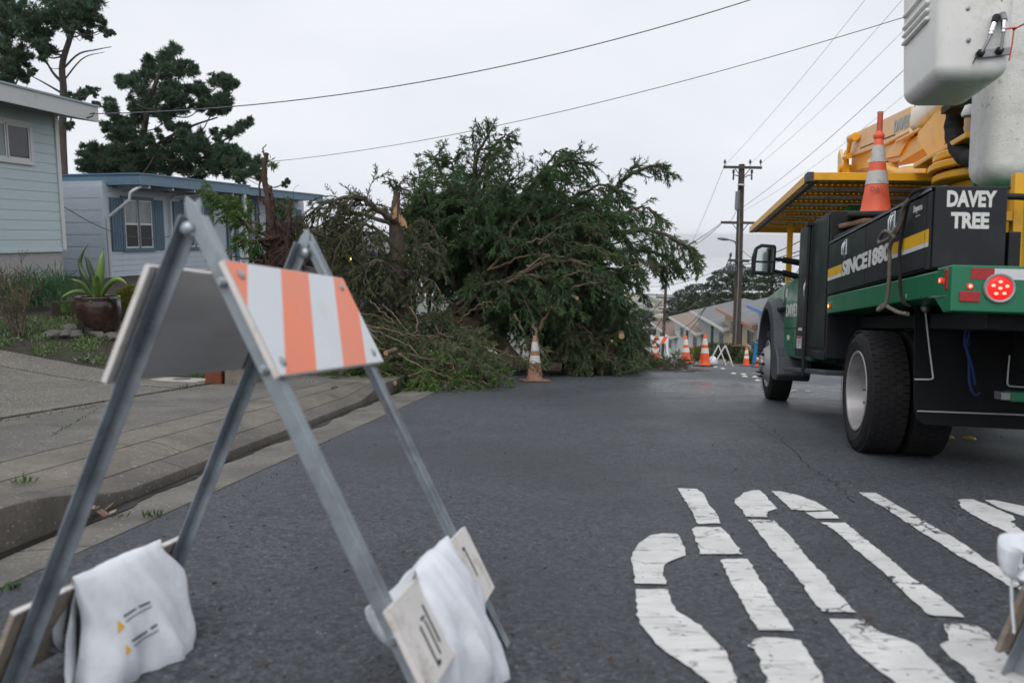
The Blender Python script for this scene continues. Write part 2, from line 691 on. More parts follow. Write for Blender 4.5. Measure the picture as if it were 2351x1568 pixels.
M_LAND, nt, b, co, out = _base('far_land')
c = _mix(nt, _range(nt, noise(nt, co, 0.012, 8, 0.65), 0.4, 0.6), (0.028, 0.045, 0.022), (0.10, 0.10, 0.06))
vo = _n(nt, 'ShaderNodeTexVoronoi', Scale=0.045)
nt.links.new(co, vo.inputs['Vector'])
sp = nt.nodes.new('ShaderNodeSeparateColor')
nt.links.new(vo.outputs['Color'], sp.inputs[0])
c = _mix(nt, _range(nt, noise(nt, co, 0.004, 4), 0.52, 0.6, 0, 0.8), c, (0.03, 0.045, 0.03))
nt.links.new(c, b.inputs['Base Color'])
b.inputs['Roughness'].default_value = 0.95

ys = [-60, -30, -10, 0, 10, 20, 30, 40, 50, 60, 75, 90, 110, 135, 165, 200, 250, 320, 420, 550, 700, 850, 1000, 1150, 1250]
ys += list(range(1300, 3500, 50)) + [3600, 4000, 5000]
xs = [-2500, -1500, -900, -600] + list(range(-400, 1201, 25)) + [1400, 1700, 2200, 3000]
gb = MB()
gb.grid(xs, ys, lambda x, y: (x, y, zfar(x, y)))
ground = gb.build('ground', M_LAND, smooth=0)
tag(ground, kind='structure')

M_SEA = mat('whitened_sea', (0.80, 0.82, 0.84), 0.5, 0, 0.1, 0.003, bmp=0.2, bscale=0.05)  # mist brightness put into the colour: near-white sea bounces light up into the haze
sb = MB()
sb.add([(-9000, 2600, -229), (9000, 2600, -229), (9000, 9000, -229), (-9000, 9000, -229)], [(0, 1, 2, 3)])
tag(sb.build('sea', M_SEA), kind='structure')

# road sheet
rb = MB()
yy = [-6 + 0.5 * i for i in range(0, 133)]
us = [0, 0.15, 0.3, 0.45]


def road_pt(u, y):
    x0, x1, x2 = x_asph(y), 1.43 + 0.162 * y, 8.5 + 0.2 * y
    x = x0 + (x1 - x0) * u if u <= 1 else x1 + (x2 - x1) * (u - 1)
    return (x, y, zroad(x, y))


rb.grid([0, 0.25, 0.5, 0.75, 1.0, 1.25, 1.5, 1.75, 2.0], yy, road_pt)
road = rb.build('road', M_ASPH)
tag(road, kind='structure')

# gutter slabs
gut = MB()
gy = [-4, 0.4, 3.05, 6.1, 9.15, 12.2, 15.3, 18.4]


def gut_z(x, y):
    t = (x_asph(y) - x) / (x_asph(y) - x_flow(y))
    return zroad(x, y) + 0.004 - 0.028 * t


def strip(bm_, y0, y1, fx0, fx1, fz, nx, dy, th=0.06):
    """a slab that follows the ground: top sheet and skirts"""
    n = max(2, int((y1 - y0) / dy) + 1)
    ys_ = [y0 + (y1 - y0) * i / (n - 1) for i in range(n)]
    top = [[(fx0(y) + (fx1(y) - fx0(y)) * k / (nx - 1), y) for k in range(nx)] for y in ys_]
    v = [(x, y, fz(x, y)) for row in top for x, y in row]
    f = []
    for i in range(n - 1):
        for k in range(nx - 1):
            a = i * nx + k
            f.append((a, a + 1, a + nx + 1, a + nx))
    edge = [k for k in range(nx)] + [i * nx + nx - 1 for i in range(1, n)] + [(n - 1) * nx + k for k in range(nx - 2, -1, -1)] + [i * nx for i in range(n - 2, 0, -1)]
    e0 = len(v)
    for e in edge:
        x, y, z = v[e]
        v.append((x, y, z - th))
    m = len(edge)
    for i in range(m):
        f.append((edge[i], e0 + i, e0 + (i + 1) % m, edge[(i + 1) % m]))
    # orient up
    if fx1(y0) < fx0(y0):
        f = [q[::-1] for q in f]
    bm_.add(v, f)
    return bm_


base = MB()
strip(base, -4, 22, lambda y: x_flow(y) - 0.02, lambda y: x_asph(y) + 0.03, lambda x, y: gut_z(x, y) - 0.02, 3, 0.6)
gutter = base.build('gutter', M_GROUT)
tag(gutter, kind='structure')
for y0, y1 in zip(gy[:-1], gy[1:]):
    s_ = strip(MB(), y0 + 0.008, y1 - 0.008, x_flow, x_asph, gut_z, 3, 0.5)
    s_.build('gutter_slab', M_GUTTER, gutter)

# wet silt lying along the foot of the kerb
M_SILT = mat('wet_silt', (0.016, 0.014, 0.012), 0.35, 0, 0.4, 12)
rj0 = random.Random(9)
v, f = [], []
for i in range(260):
    y = 0.2 + i * 0.06
    w0 = 0.012 + 0.02 * rj0.random()
    w1 = 0.055 + 0.028 * math.sin(y * 2.1) + 0.022 * math.sin(y * 7.3) + 0.018 * rj0.random()
    for w_ in (0.002, w1):
        x = x_flow(y) + w_
        v.append((x, y, gut_z(x, y) + 0.005))
    if i:
        f.append((2 * i - 2, 2 * i - 1, 2 * i + 1, 2 * i))
o = MB().add(v, f).build('silt', M_SILT, gutter)
o['kind'] = 'stuff'

# kerb: profile swept along, height drops at the drive
kerb = None
ky = [-4, -0.2, 3.02, 4.6, 9.1, 12.2, 15.2, 18.2]
M_KERB_OLD = mat('worn_kerb', (0.145, 0.112, 0.102), 0.75, 0, 0.25, 8, dirt=(0.03, 0.022, 0.02), dirt_amt=0.55, dirt_scale=5, bmp=0.5, bscale=40, fleck=(0.42, 0.30, 0.32), fleck_scale=22, fleck_amt=0.6)


def kerb_piece(y0, y1, name, m, parent):
    n = max(3, int((y1 - y0) / 0.12))
    bm_ = MB()
    prof = lambda y: [(-0.0, -0.06), (0.0, kerb_h(y) - 0.025), (0.006, kerb_h(y) - 0.008), (0.025, kerb_h(y) + 0.002), (0.145, None), (0.15, -0.05)]
    v, f = [], []
    for i in range(n + 1):
        y = y0 + (y1 - y0) * i / n
        for t, h in prof(y):
            x = x_flow(y) - t
            z = zleft(x - 1e-6, y) + 0.004 if h is None else zroad(x, y) + h
            v.append((x, y, z))
    k = 6
    for i in range(n):
        for j in range(k - 1):
            a = i * k + j
            f.append((a, a + k, a + k + 1, a + 1))
    f.append(tuple(range(k)))
    f.append(tuple(n * k + j for j in range(k))[::-1])
    bm_.add(v, f)
    return bm_.build(name, m, parent, smooth=35)


kb = MB()
strip(kb, -4, 19, lambda y: x_flow(y) - 0.14, lambda y: x_flow(y) - 0.01, lambda x, y: zroad(x, y) - 0.04, 2, 0.6)
kerb = kb.build('kerb', M_GROUT)
tag(kerb, kind='structure')
for i, (y0, y1) in enumerate(zip(ky[:-1], ky[1:])):
    kerb_piece(y0 + 0.006, y1 - 0.006, 'kerb_stone', M_KERB_OLD if i < 2 else M_KERB, kerb)

# sidewalk with its slabs
base = MB()
strip(base, -4, 20, lambda y: x_flow(y) - W_WALK - 0.05, lambda y: x_flow(y) - 0.14, lambda x, y: zleft(x, y) - 0.028, 8, 0.4)
walk = base.build('sidewalk', M_GROUT)
tag(walk, kind='structure')


def slabs(t0, t1, ylist, m, nx=5, g=0.007):
    for y0, y1 in zip(ylist[:-1], ylist[1:]):
        s_ = strip(MB(), y0 + g, y1 - g, lambda y: x_flow(y) - t1 + g, lambda y: x_flow(y) - t0 - g, lambda x, y: zleft(x, y), nx, 0.2)
        s_.build('paving_slab', m, walk, smooth=40)


slabs(0.15, W_AP, [-4, -0.2, 3.02, 4.9, 6.8, 9.1, 10.8, 12.6, 14.5, 17], M_APRON, 4)
slabs(W_AP, W_STRIP, [-4, -0.5, 3.0, 4.75, 6.6, 8.5, 10.4, 12.3, 14.2, 17], M_APRON, 4)
slabs(W_STRIP, W_WALK, [-4, -1, 1.6, 4.1, 6.9, 9.6, 12.3, 15, 18], M_WALK, 6)

# driveway of pebbled slabs: far edge and joint read off the photograph's ground
e0a, e0b = hit(0, 806), hit(405, 872)
e1a, e1b = hit(0, 842), hit(395, 893)


def line_y(pa, pb):
    ta, tb = x_flow(pa.y) - pa.x, x_flow(pb.y) - pb.x
    return lambda t: pb.y + (pa.y - pb.y) * (t - tb) / (ta - tb)


L0, L1 = line_y(e0a, e0b), line_y(e1a, e1b)
# garden soil sheet
soil = MB()
soil.grid([W_WALK - 0.03 + 0.3 * i for i in range(0, 55)], [-4 + 0.5 * i for i in range(0, 74)],
          lambda t, y: (x_flow(y) - t, y, zleft(x_flow(y) - t, y) - 0.012 - 2.5 * sst((y - 27) / 5) + (0.02 * math.sin(t * 3.1 + y * 2.3) * math.sin(y * 1.7 - t) if t > 2.2 else 0) - (0.06 if y < L0(t) - 0.25 else 0)))
so = soil.build('garden_soil', M_SOIL, smooth=0)
tag(so, kind='structure')

drv = MB()


def drive_slab(fy0, fy1, t0, t1, name, m, parent, h=0.014, nt_=14, ny=6):
    bm_ = MB()
    v = []
    ts = [t0 + (t1 - t0) * i / (nt_ - 1) for i in range(nt_)]
    for j in range(ny):
        for t in ts:
            y = fy0(t) + (fy1(t) - fy0(t)) * j / (ny - 1)
            x = x_flow(y) - t
            v.append((x, y, zleft(x, y) + h))
    f = []
    for j in range(ny - 1):
        for i in range(nt_ - 1):
            a = j * nt_ + i
            f.append((a, a + nt_, a + nt_ + 1, a + 1))
    ring = list(range(nt_)) + [j * nt_ + nt_ - 1 for j in range(1, ny)] + [(ny - 1) * nt_ + i for i in range(nt_ - 2, -1, -1)] + [j * nt_ for j in range(ny - 2, 0, -1)]
    e = len(v)
    for r_ in ring:
        v.append((v[r_][0], v[r_][1], v[r_][2] - 0.09))
    for i in range(len(ring)):
        f.append((ring[i], ring[(i + 1) % len(ring)], e + (i + 1) % len(ring), e + i))
    bm_.add(v, f)
    return bm_.build(name, m, parent, smooth=40)


drive = drive_slab(lambda t: -3, lambda t: L0(t) - 0.02, W_WALK + 0.03, 10, 'driveway', M_GROUT, None, -0.07)
tag(drive, kind='structure')
drive_slab(lambda t: L1(t) + 0.01, L0, W_WALK + 0.012, 9.5, 'paving_slab', M_DRIVE, drive, 0.016)
drive_slab(lambda t: 5.6 - 0.25 * t * 0.4, lambda t: L1(t) - 0.01, W_WALK + 0.012, 5.2, 'paving_slab', M_DRIVE, drive, 0.012)
drive_slab(lambda t: 5.6 - 0.25 * t * 0.4, lambda t: L1(t) - 0.01, 5.22, 9.5, 'paving_slab', M_DRIVE, drive, 0.012)
drive_slab(lambda t: -2.5, lambda t: 5.58 - 0.25 * t * 0.4, W_WALK + 0.012, 9.5, 'paving_slab', M_DRIVE, drive, 0.014)

# painted letters on the road, stroke by stroke
Z7 = lambda x, y: px(2250 + x / 1.4786, 1700 + y / 1.4786)
STROKES = [
    [(430, 197), (540, 200), (550, 215), (570, 222), (600, 275), (615, 300), (640, 325), (660, 365), (672, 392), (540, 395), (515, 335), (470, 265)],
    [(507, 425), (530, 412), (660, 412), (690, 430), (720, 465), (745, 500), (770, 530), (792, 562), (555, 562), (550, 525), (530, 480)],
    [(245, 478), (290, 455), (345, 447), (425, 450), (440, 465), (462, 510), (478, 570), (420, 590), (375, 610), (350, 640), (355, 680), (368, 730), (190, 725), (195, 690), (178, 630), (172, 585), (190, 540), (205, 515)],
    [(200, 758), (375, 758), (385, 790), (400, 840), (440, 890), (500, 925), (560, 960), (610, 1020), (690, 1090), (715, 1150), (740, 1220), (770, 1340), (700, 1340), (610, 1278), (500, 1200), (400, 1130), (310, 1060), (270, 1010), (225, 950), (208, 900), (205, 840)],
    [(665, 595), (700, 588), (820, 590), (850, 640), (885, 700), (920, 760), (970, 830), (1010, 890), (1050, 945), (1075, 988), (880, 985), (840, 920), (800, 850), (750, 760), (710, 690), (685, 630)],
    [(850, 1035), (900, 1025), (1040, 1030), (1115, 1045), (1140, 1090), (1180, 1150), (1220, 1220), (1270, 1330), (940, 1330), (925, 1250), (890, 1215), (885, 1150), (850, 1090), (820, 1075), (845, 1060)],
    [(795, 222), (850, 207), (885, 207), (910, 230), (945, 270), (985, 310), (940, 322), (920, 345), (930, 358), (810, 353), (790, 320), (750, 280), (748, 258), (775, 240)],
    [(820, 370), (960, 375), (1020, 430), (1080, 490), (1130, 560), (1200, 640), (1260, 700), (1320, 780), (1380, 840), (1422, 887), (1225, 880), (1185, 830), (1130, 740), (1060, 650), (1010, 600), (960, 545), (880, 440)],
    [(1270, 920), (1455, 928), (1480, 950), (1560, 1000), (1700, 1040), (1760, 1070), (1820, 1130), (1880, 1190), (1990, 1310), (1690, 1310), (1540, 1210), (1450, 1130), (1370, 1050), (1310, 980)],
    [(948, 212), (1000, 213), (1100, 235), (1190, 270), (1275, 318), (1140, 322), (1060, 315), (1020, 275)],
    [(1135, 330), (1285, 325), (1328, 365), (1200, 365)],
    [(1222, 385), (1360, 388), (1410, 430), (1495, 500), (1560, 550), (1610, 590), (1680, 650), (1720, 690), (1800, 740), (1880, 790), (1920, 835), (1960, 860), (2018, 912), (1825, 905), (1780, 860), (1710, 800), (1640, 730), (1560, 650), (1480, 590), (1380, 500), (1300, 430)],
    [(1905, 950), (2000, 950), (2090, 965), (2150, 1000), (2200, 1050), (2240, 1100), (2351, 1200), (2440, 1300), (2110, 1300), (2020, 1190), (1950, 1140), (1880, 1070), (1940, 1045)],
    [(1433, 220), (1530, 222), (1620, 275), (1700, 320), (1850, 410), (1960, 470), (2050, 530), (2130, 590), (2220, 640), (2310, 700), (2340, 765), (2290, 750), (2130, 650), (2000, 580), (1880, 500), (1740, 415), (1640, 345), (1550, 290)],
    [(1990, 262), (2020, 255), (2070, 258), (2150, 290), (2290, 350), (2300, 370), (2280, 380), (2310, 410), (2370, 455), (2430, 520), (2351, 490), (2280, 450), (2150, 390), (2060, 340), (2000, 300)],
    [(2132, 262), (2180, 262), (2250, 275), (2351, 295), (2460, 330), (2500, 370), (2400, 365), (2290, 335), (2200, 300)],
]
rj = random.Random(3)
for st in STROKES:
    P = [hit(*Z7(x, y), fn=zroad) for x, y in st]
    out_ = []
    for i in range(len(P)):
        a, b_ = P[i], P[(i + 1) % len(P)]
        n = max(1, int((b_ - a).length / 0.025))
        nrm = Vector((-(b_ - a).y, (b_ - a).x, 0)).normalized() if (b_ - a).length > 1e-6 else Vector((0, 0, 0))
        for k in range(n):
            q = a.lerp(b_, k / n) + nrm * rj.gauss(0, 0.0024)
            q.z = zroad(q.x, q.y) + 0.0045
            out_.append(q)
    bm_ = bmesh.new()
    f = bm_.faces.new([bm_.verts.new(q) for q in out_])
    bmesh.ops.triangulate(bm_, faces=[f])
    for f in bm_.faces:
        if f.normal.z < 0:
            f.normal_flip()
    me = bpy.data.meshes.new('road_marking')
    bm_.to_mesh(me)
    bm_.free()
    me.materials.append(M_PAINT)
    o = bpy.data.objects.new('road_marking', me)
    COL.objects.link(o)
    o.parent = road

# hairline cracks in the asphalt: thin dark strips
M_CRACK = mat('crack_fill', (0.006, 0.006, 0.006), 0.9)


def crack(pts, w, name='crack'):
    P = spline([hit(*p, fn=zroad) for p in pts], 40)
    v, f = [], []
    for i, p in enumerate(P):
        d = (P[min(i + 1, 39)] - P[max(i - 1, 0)]).normalized()
        s = Vector((-d.y, d.x, 0)) * w * rj.uniform(0.3, 1.0)
        j = Vector((rj.gauss(0, 0.012), rj.gauss(0, 0.012), 0))
        for q in (p + j + s, p + j - s):
            q.z = zroad(q.x, q.y) + 0.004
            v.append(q)
        if i:
            f.append((2 * i - 2, 2 * i - 1, 2 * i + 1, 2 * i))
    o = MB().add(v, f).build(name, M_CRACK, road)
    return o


crack([(1775, 985), (1810, 1025), (1860, 1075), (1910, 1105), (1950, 1150)], 0.0032)
crack([(1640, 925), (1700, 950), (1790, 1010)], 0.0025)

# raised reflective markers on the centre line
M_DOT = mat('marker_ceramic', (0.62, 0.60, 0.50), 0.35, 0, 0.1, 20, dirt=(0.2, 0.18, 0.14), dirt_amt=0.4, dirt_scale=20)
M_DOTY = mat('marker_yellow', (0.50, 0.30, 0.04), 0.4, 0, 0.1, 20, dirt=(0.1, 0.07, 0.03), dirt_amt=0.5, dirt_scale=20)
dome = MB().lathe([(0.051, 0.0), (0.05, 0.004), (0.042, 0.012), (0.026, 0.018), (0.0001, 0.020)], 14, cap1=False)
dot0 = None
DOTS = [(1642, 843), (1659, 847), (1684, 858), (1707, 860), (1710, 865), (1734, 866), (1740, 874), (1810, 886), (1824, 898), (1856, 900)]
ORD = ['nearest the largest clean cone', 'second from the largest clean cone', 'third from the largest clean cone', 'fourth along, upper one of a close pair', 'fifth along, lower one of a close pair', 'upper one just left of the front wheel of the truck', 'lower one just left of the front wheel of the truck', 'first one showing under the truck behind its front wheel', 'middle one of three showing under the truck', 'last one showing under the truck before the rear wheel']
for (u, v), od in zip(DOTS, ORD):
    p = hit(u, v, fn=zroad)
    if dot0 is None:
        o = dot0 = dome.build('road_stud', M_DOT, smooth=60)
    else:
        o = dot0.copy()
        COL.objects.link(o)
    o.location = p
    tag(o, 'white road stud, ' + od, 'road stud', 'white road studs along the centre line')
for u, v in ((2175, 1004), (2225, 1007)):
    o = dot0.copy()
    o.data = dot0.data.copy()
    o.data.materials[0] = M_DOTY
    COL.objects.link(o)
    o.location = hit(u, v, fn=zroad)
    tag(o, ('left' if u < 2200 else 'right') + ' one of two yellow road studs in the shade under the truck tail', 'road stud', 'yellow road studs under the truck')

# low concrete wall and post at the back of the sidewalk
pw = hit(577, 880)
M_RW = concrete_mat('wall_concrete', (0.24, 0.215, 0.17), 0.1, 0.3)
M_REDWOOD = mat('redwood', (0.16, 0.045, 0.02), 0.7, 0, 0.35, 4, stretch=(8, 8, 0.6))
rw = thing('retaining_wall', 'low pale concrete retaining wall behind the sidewalk, with a red timber end post', 'wall', pw)
q0, q1 = hit(516, 881), hit(578, 880)
wdir = Vector((math.sin(math.radians(3.2)), math.cos(math.radians(3.2)), 0))
cross = Vector((-0.96, 0.28, 0)).normalized()
w_ = MB()
loc = lambda p: p - pw
w_.beam(loc(q1) + Vector((0, 0, 0.08)), loc(q0) + Vector((0, 0, 0.08)), 0.14, 0.36)
w_.build('wall_end', M_RW, rw, bevel=0.01)
w_ = MB()
for i in range(1):
    a, b_ = loc(q1) + wdir * 0.08 + Vector((-0.08, 0, 0.05)), loc(q1) + wdir * 7.0 + Vector((-0.3, 0, -0.35))
    w_.beam(a, b_, 0.14, 0.5)
w_.build('wall_run', M_RW, rw, bevel=0.01)
p0 = loc(hit(495, 881))
MB().box((p0.x - 0.10, p0.y - 0.05, p0.z - 0.1), (p0.x + 0.085, p0.y + 0.05, p0.z + 0.26)).build('timber_post', M_REDWOOD, rw, bevel=0.006)

# utility box lid in the sidewalk edge
pm = hit(418, 877)
M_LID = mat('lid_concrete', (0.36, 0.34, 0.30), 0.7, 0, 0.12, 12, dirt=(0.2, 0.19, 0.17), dirt_amt=0.3)
M_LIDC = mat('lid_iron', (0.12, 0.125, 0.13), 0.5, 0.3)
mb_ = thing('meter_box', 'pale concrete utility meter lid with a round iron cap set in the paving edge', 'meter box', pm)
bx = MB()
bx.box((-0.36, -0.17, -0.06), (0.30, 0.17, 0.035))
lid = bx.build('lid', M_LID, mb_, bevel=0.02)
c_ = MB().lathe([(0.10, 0.034), (0.10, 0.041), (0.07, 0.044), (0.0001, 0.044)], 20, cap0=False, cap1=False)
c_.build('iron_cap', M_LIDC, mb_)
mb_.rotation_euler = (math.radians(-4), 0, math.radians(-12))

# ================================================================== foreground barricade
RA, RB_ = at(432, 475, 1.70), at(705, 545, 2.29)
bn = (RB_ - RA).normalized()
blat = Vector((bn.y, -bn.x, 0)).normalized()
bup = blat.cross(bn).normalized()
R_LEN = (RB_ - RA).length
R_H = 1.101
# local frame: x along the ridge, y to the right-hand side, z up; origin on the ground below the near peak
B_org = RA - bup * R_H
BM = frame(B_org, bn, blat, bup)
KR, KL = 0.53, 0.405      # sideways run of a leg per metre of height
M_BOLT = mat('zinc_bolt', (0.36, 0.40, 0.43), 0.42, 0.6, 0.1, 30)


def build_barricade(name, label, M):
    root = thing(name, label, 'barricade', M=M, group='A-frame barricades beside the road')

    def leg(x, k, s, flange, skew=0.0):
        """angle-iron leg from the peak (z=R_H) to the ground on side s; flange +1/-1: way its web faces along the ridge"""
        L = Vector((skew, s * k, -1)).normalized()
        out = Vector((0, s * 1.0, k)).normalized()       # away from the ridge plane
        apex = Vector((x, 0, R_H + 0.030))
        w, t, wf = 0.031, 0.004, 0.039
        ln = (R_H + 0.030) / -L.z
        off = 0.0 if s > 0 else t * 1.2
        bm_ = MB()
        # web in the plane of the A, its head rounded over the hinge bolt
        a0 = -0.004
        outl = [(0.008, a0 + 0.010), (0.030, a0), (0.050, a0 + 0.0), (ln, 0.0), (ln, w), (0.085, w), (0.045, w - 0.004), (0.016, w - 0.012), (0.004, w - 0.022)]
        bm_.prism(outl, lambda dn, o_, tt: apex + L * dn - out * o_ + Vector((flange * (off + tt), 0, 0)), 0.0, t)
        # outer flange, along the ridge
        bm_.prism([(0.050, 0.0), (ln, 0.0), (ln, t), (0.050, t)], lambda dn, o_, tt: apex + L * dn - out * o_ + Vector((flange * (off + tt), 0, 0)), t, wf)
        o = bm_.build('leg', M_GALV, root, bevel=0.0015)
        zdir = Vector((-flange, 0, 0))
        for dn in (0.20, 0.40, 1.0, 1.10):
            c = apex + L * dn - out * w * 0.55 + Vector((flange * off, 0, 0))
            Mx = frame(c, L, zdir.cross(L), zdir)
            MB().lathe([(0.011, 0), (0.011, 0.006), (0.006, 0.007), (0.006, 0.013), (0.0001, 0.013)], 8, Mx, cap0=False, cap1=False).build('bolt', M_BOLT, o)
            Mx = frame(apex + L * dn + out * 0.0 + Vector((flange * (off + w * .55), 0, 0)), L, out.cross(L), out)
            MB().lathe([(0.010, 0), (0.010, 0.005), (0.006, 0.006), (0.006, 0.010), (0.0001, 0.010)], 8, Mx, cap0=False, cap1=False).build('bolt', M_BOLT, o)
        return L, out, apex

    n_ = R_LEN
    for s, k in ((1, KR), (-1, KL)):
        L, out, p0 = leg(0.0 if s > 0 else 0.039, k, s, 1 if s > 0 else -1)
        leg(n_, k, s, -1)
        # top striped board: outside of the legs
        ax = Vector((1, 0, 0))
        org = Vector((0, 0, R_H)) + out * 0.0165
        P = lambda a, dn, o_: org + ax * a + L * dn + out * o_
        th = 0.014

        def slab(a0, a1, d0, d1, o0, o1):
            b_ = MB()
            v = [P(a, d, o_) for o_ in (o0, o1) for a, d in ((a0, d0), (a1, d0), (a1, d1), (a0, d1))]
            b_.add(v, [(0, 1, 2, 3), (7, 6, 5, 4), (0, 4, 5, 1), (1, 5, 6, 2), (2, 6, 7, 3), (3, 7, 4, 0)])
            return b_
        board = slab(-0.022, n_ + 0.032, 0.142, 0.402, 0, th).build('striped_board', [M_BOARD], root, bevel=0.002)
        # stripes: thin retroreflective sheets on the outer face
        edges = [-0.021, 0.073, 0.234, 0.392, 0.556, 0.718, 0.88]
        for i in range(6):
            a0, a1 = edges[i], edges[i + 1]
            sh = 0.228
            poly = []
            lo, hi = -0.021, n_ + 0.031
            # clip a sheared strip against the board
            pts = [(a0, 0), (a1, 0), (a1 - sh, 1), (a0 - sh, 1)] if i else [(lo, 0), (a1, 0), (a1 - sh, 1), (lo - 1, 1)]
            def clip(pts, f):
                r = []
                for j in range(len(pts)):
                    p, q = pts[j], pts[(j + 1) % len(pts)]
                    fp, fq = f(p), f(q)
                    if fp >= 0: r.append(p)
                    if fp * fq < 0:
                        t = fp / (fp - fq)
                        r.append((p[0] + (q[0] - p[0]) * t, p[1] + (q[1] - p[1]) * t))
                return r
            pts = clip(clip(pts, lambda p: p[0] - lo), lambda p: hi - p[0])
            if len(pts) < 3:
                continue
            dd = lambda t: 0.143 + 0.258 * t
            v = [P(a, dd(t), th + 0.0006) for a, t in pts]
            MB().add(v, [tuple(range(len(v)))]).build('stripe', M_ORANGE if i % 2 == 0 else M_WHITE_SH, board)
        # pale bare edge on the board's rim
        for a0, a1, d0, d1 in ((-0.0225, n_ + 0.0325, 0.1405, 0.1418), (-0.0225, n_ + 0.0325, 0.4022, 0.4035), (-0.0238, -0.0222, 0.1405, 0.4035), (n_ + 0.0322, n_ + 0.0338, 0.1405, 0.4035)):
            slab(a0, a1, d0, d1, 0.001, th - 0.001).build('board_edge', M_LOWBOARD, board)
        for a in (0.018, n_ - 0.018):
            for d in (0.172, 0.372):
                Mx = frame(P(a, d, th), ax, out.cross(ax), out)
                MB().lathe([(0.012, 0), (0.012, 0.003), (0.006, 0.006), (0.0001, 0.0065)], 10, Mx, cap0=False, cap1=False).build('bolt', M_BOLT, board)
        # lower board
        low = slab(-0.036, n_ + 0.045, 0.915 if s > 0 else 0.94, 1.095 if s > 0 else 1.125, 0, 0.013).build('lower_board', [M_LOWBOARD if s > 0 else M_RAWBOARD], root, bevel=0.0015)
        slab(-0.036, n_ + 0.045, 0.9095 if s > 0 else 0.9345, 0.9145 if s > 0 else 0.9395, 0, 0.013).build('board_edge', M_LOWBOARD, low)
        if s > 0:
            # black marks on the board: [ I and a bar, then an L-shaped mark further along
            for quad in ([(0.098, 0.985), (0.106, 0.985), (0.106, 1.062), (0.098, 1.062)], [(0.083, 0.975), (0.109, 0.975), (0.109, 0.981), (0.083, 0.981)], [(0.062, 0.985), (0.071, 0.985), (0.071, 1.075), (0.062, 1.075)],
                         [(0.071, 1.066), (0.088, 1.066), (0.088, 1.075), (0.071, 1.075)], [(0.122, 0.958), (0.131, 0.958), (0.131, 1.045), (0.122, 1.045)],
                         [(0.545, 0.945), (0.553, 0.945), (0.553, 1.03), (0.545, 1.03)], [(0.53, 0.945), (0.5445, 0.945), (0.5445, 0.953), (0.53, 0.953)]):
                MB().add([P(a, d, 0.0142) for a, d in quad], [(0, 1, 2, 3)]).build('printed_mark', M_INK, low)
    # hinge bolts with round heads at both peaks
    for x, sgn in ((-0.001, -1), (n_ + 0.001, 1), (n_ - 0.012, -1), (0.012, 1)):
        Mx = frame((x, 0.0, R_H - 0.045), (0, 1, 0), (0, 0, sgn), (sgn, 0, 0))
        MB().lathe([(0.0145, 0), (0.0145, 0.004), (0.010, 0.008), (0.0001, 0.009)], 16, Mx, cap0=False, cap1=False).build('hinge_bolt', M_BOLT, root, smooth=50)
    return root


bar = build_barricade('barricade', 'steel A-frame barricade with orange and white striped boards, large in front of the camera', BM)


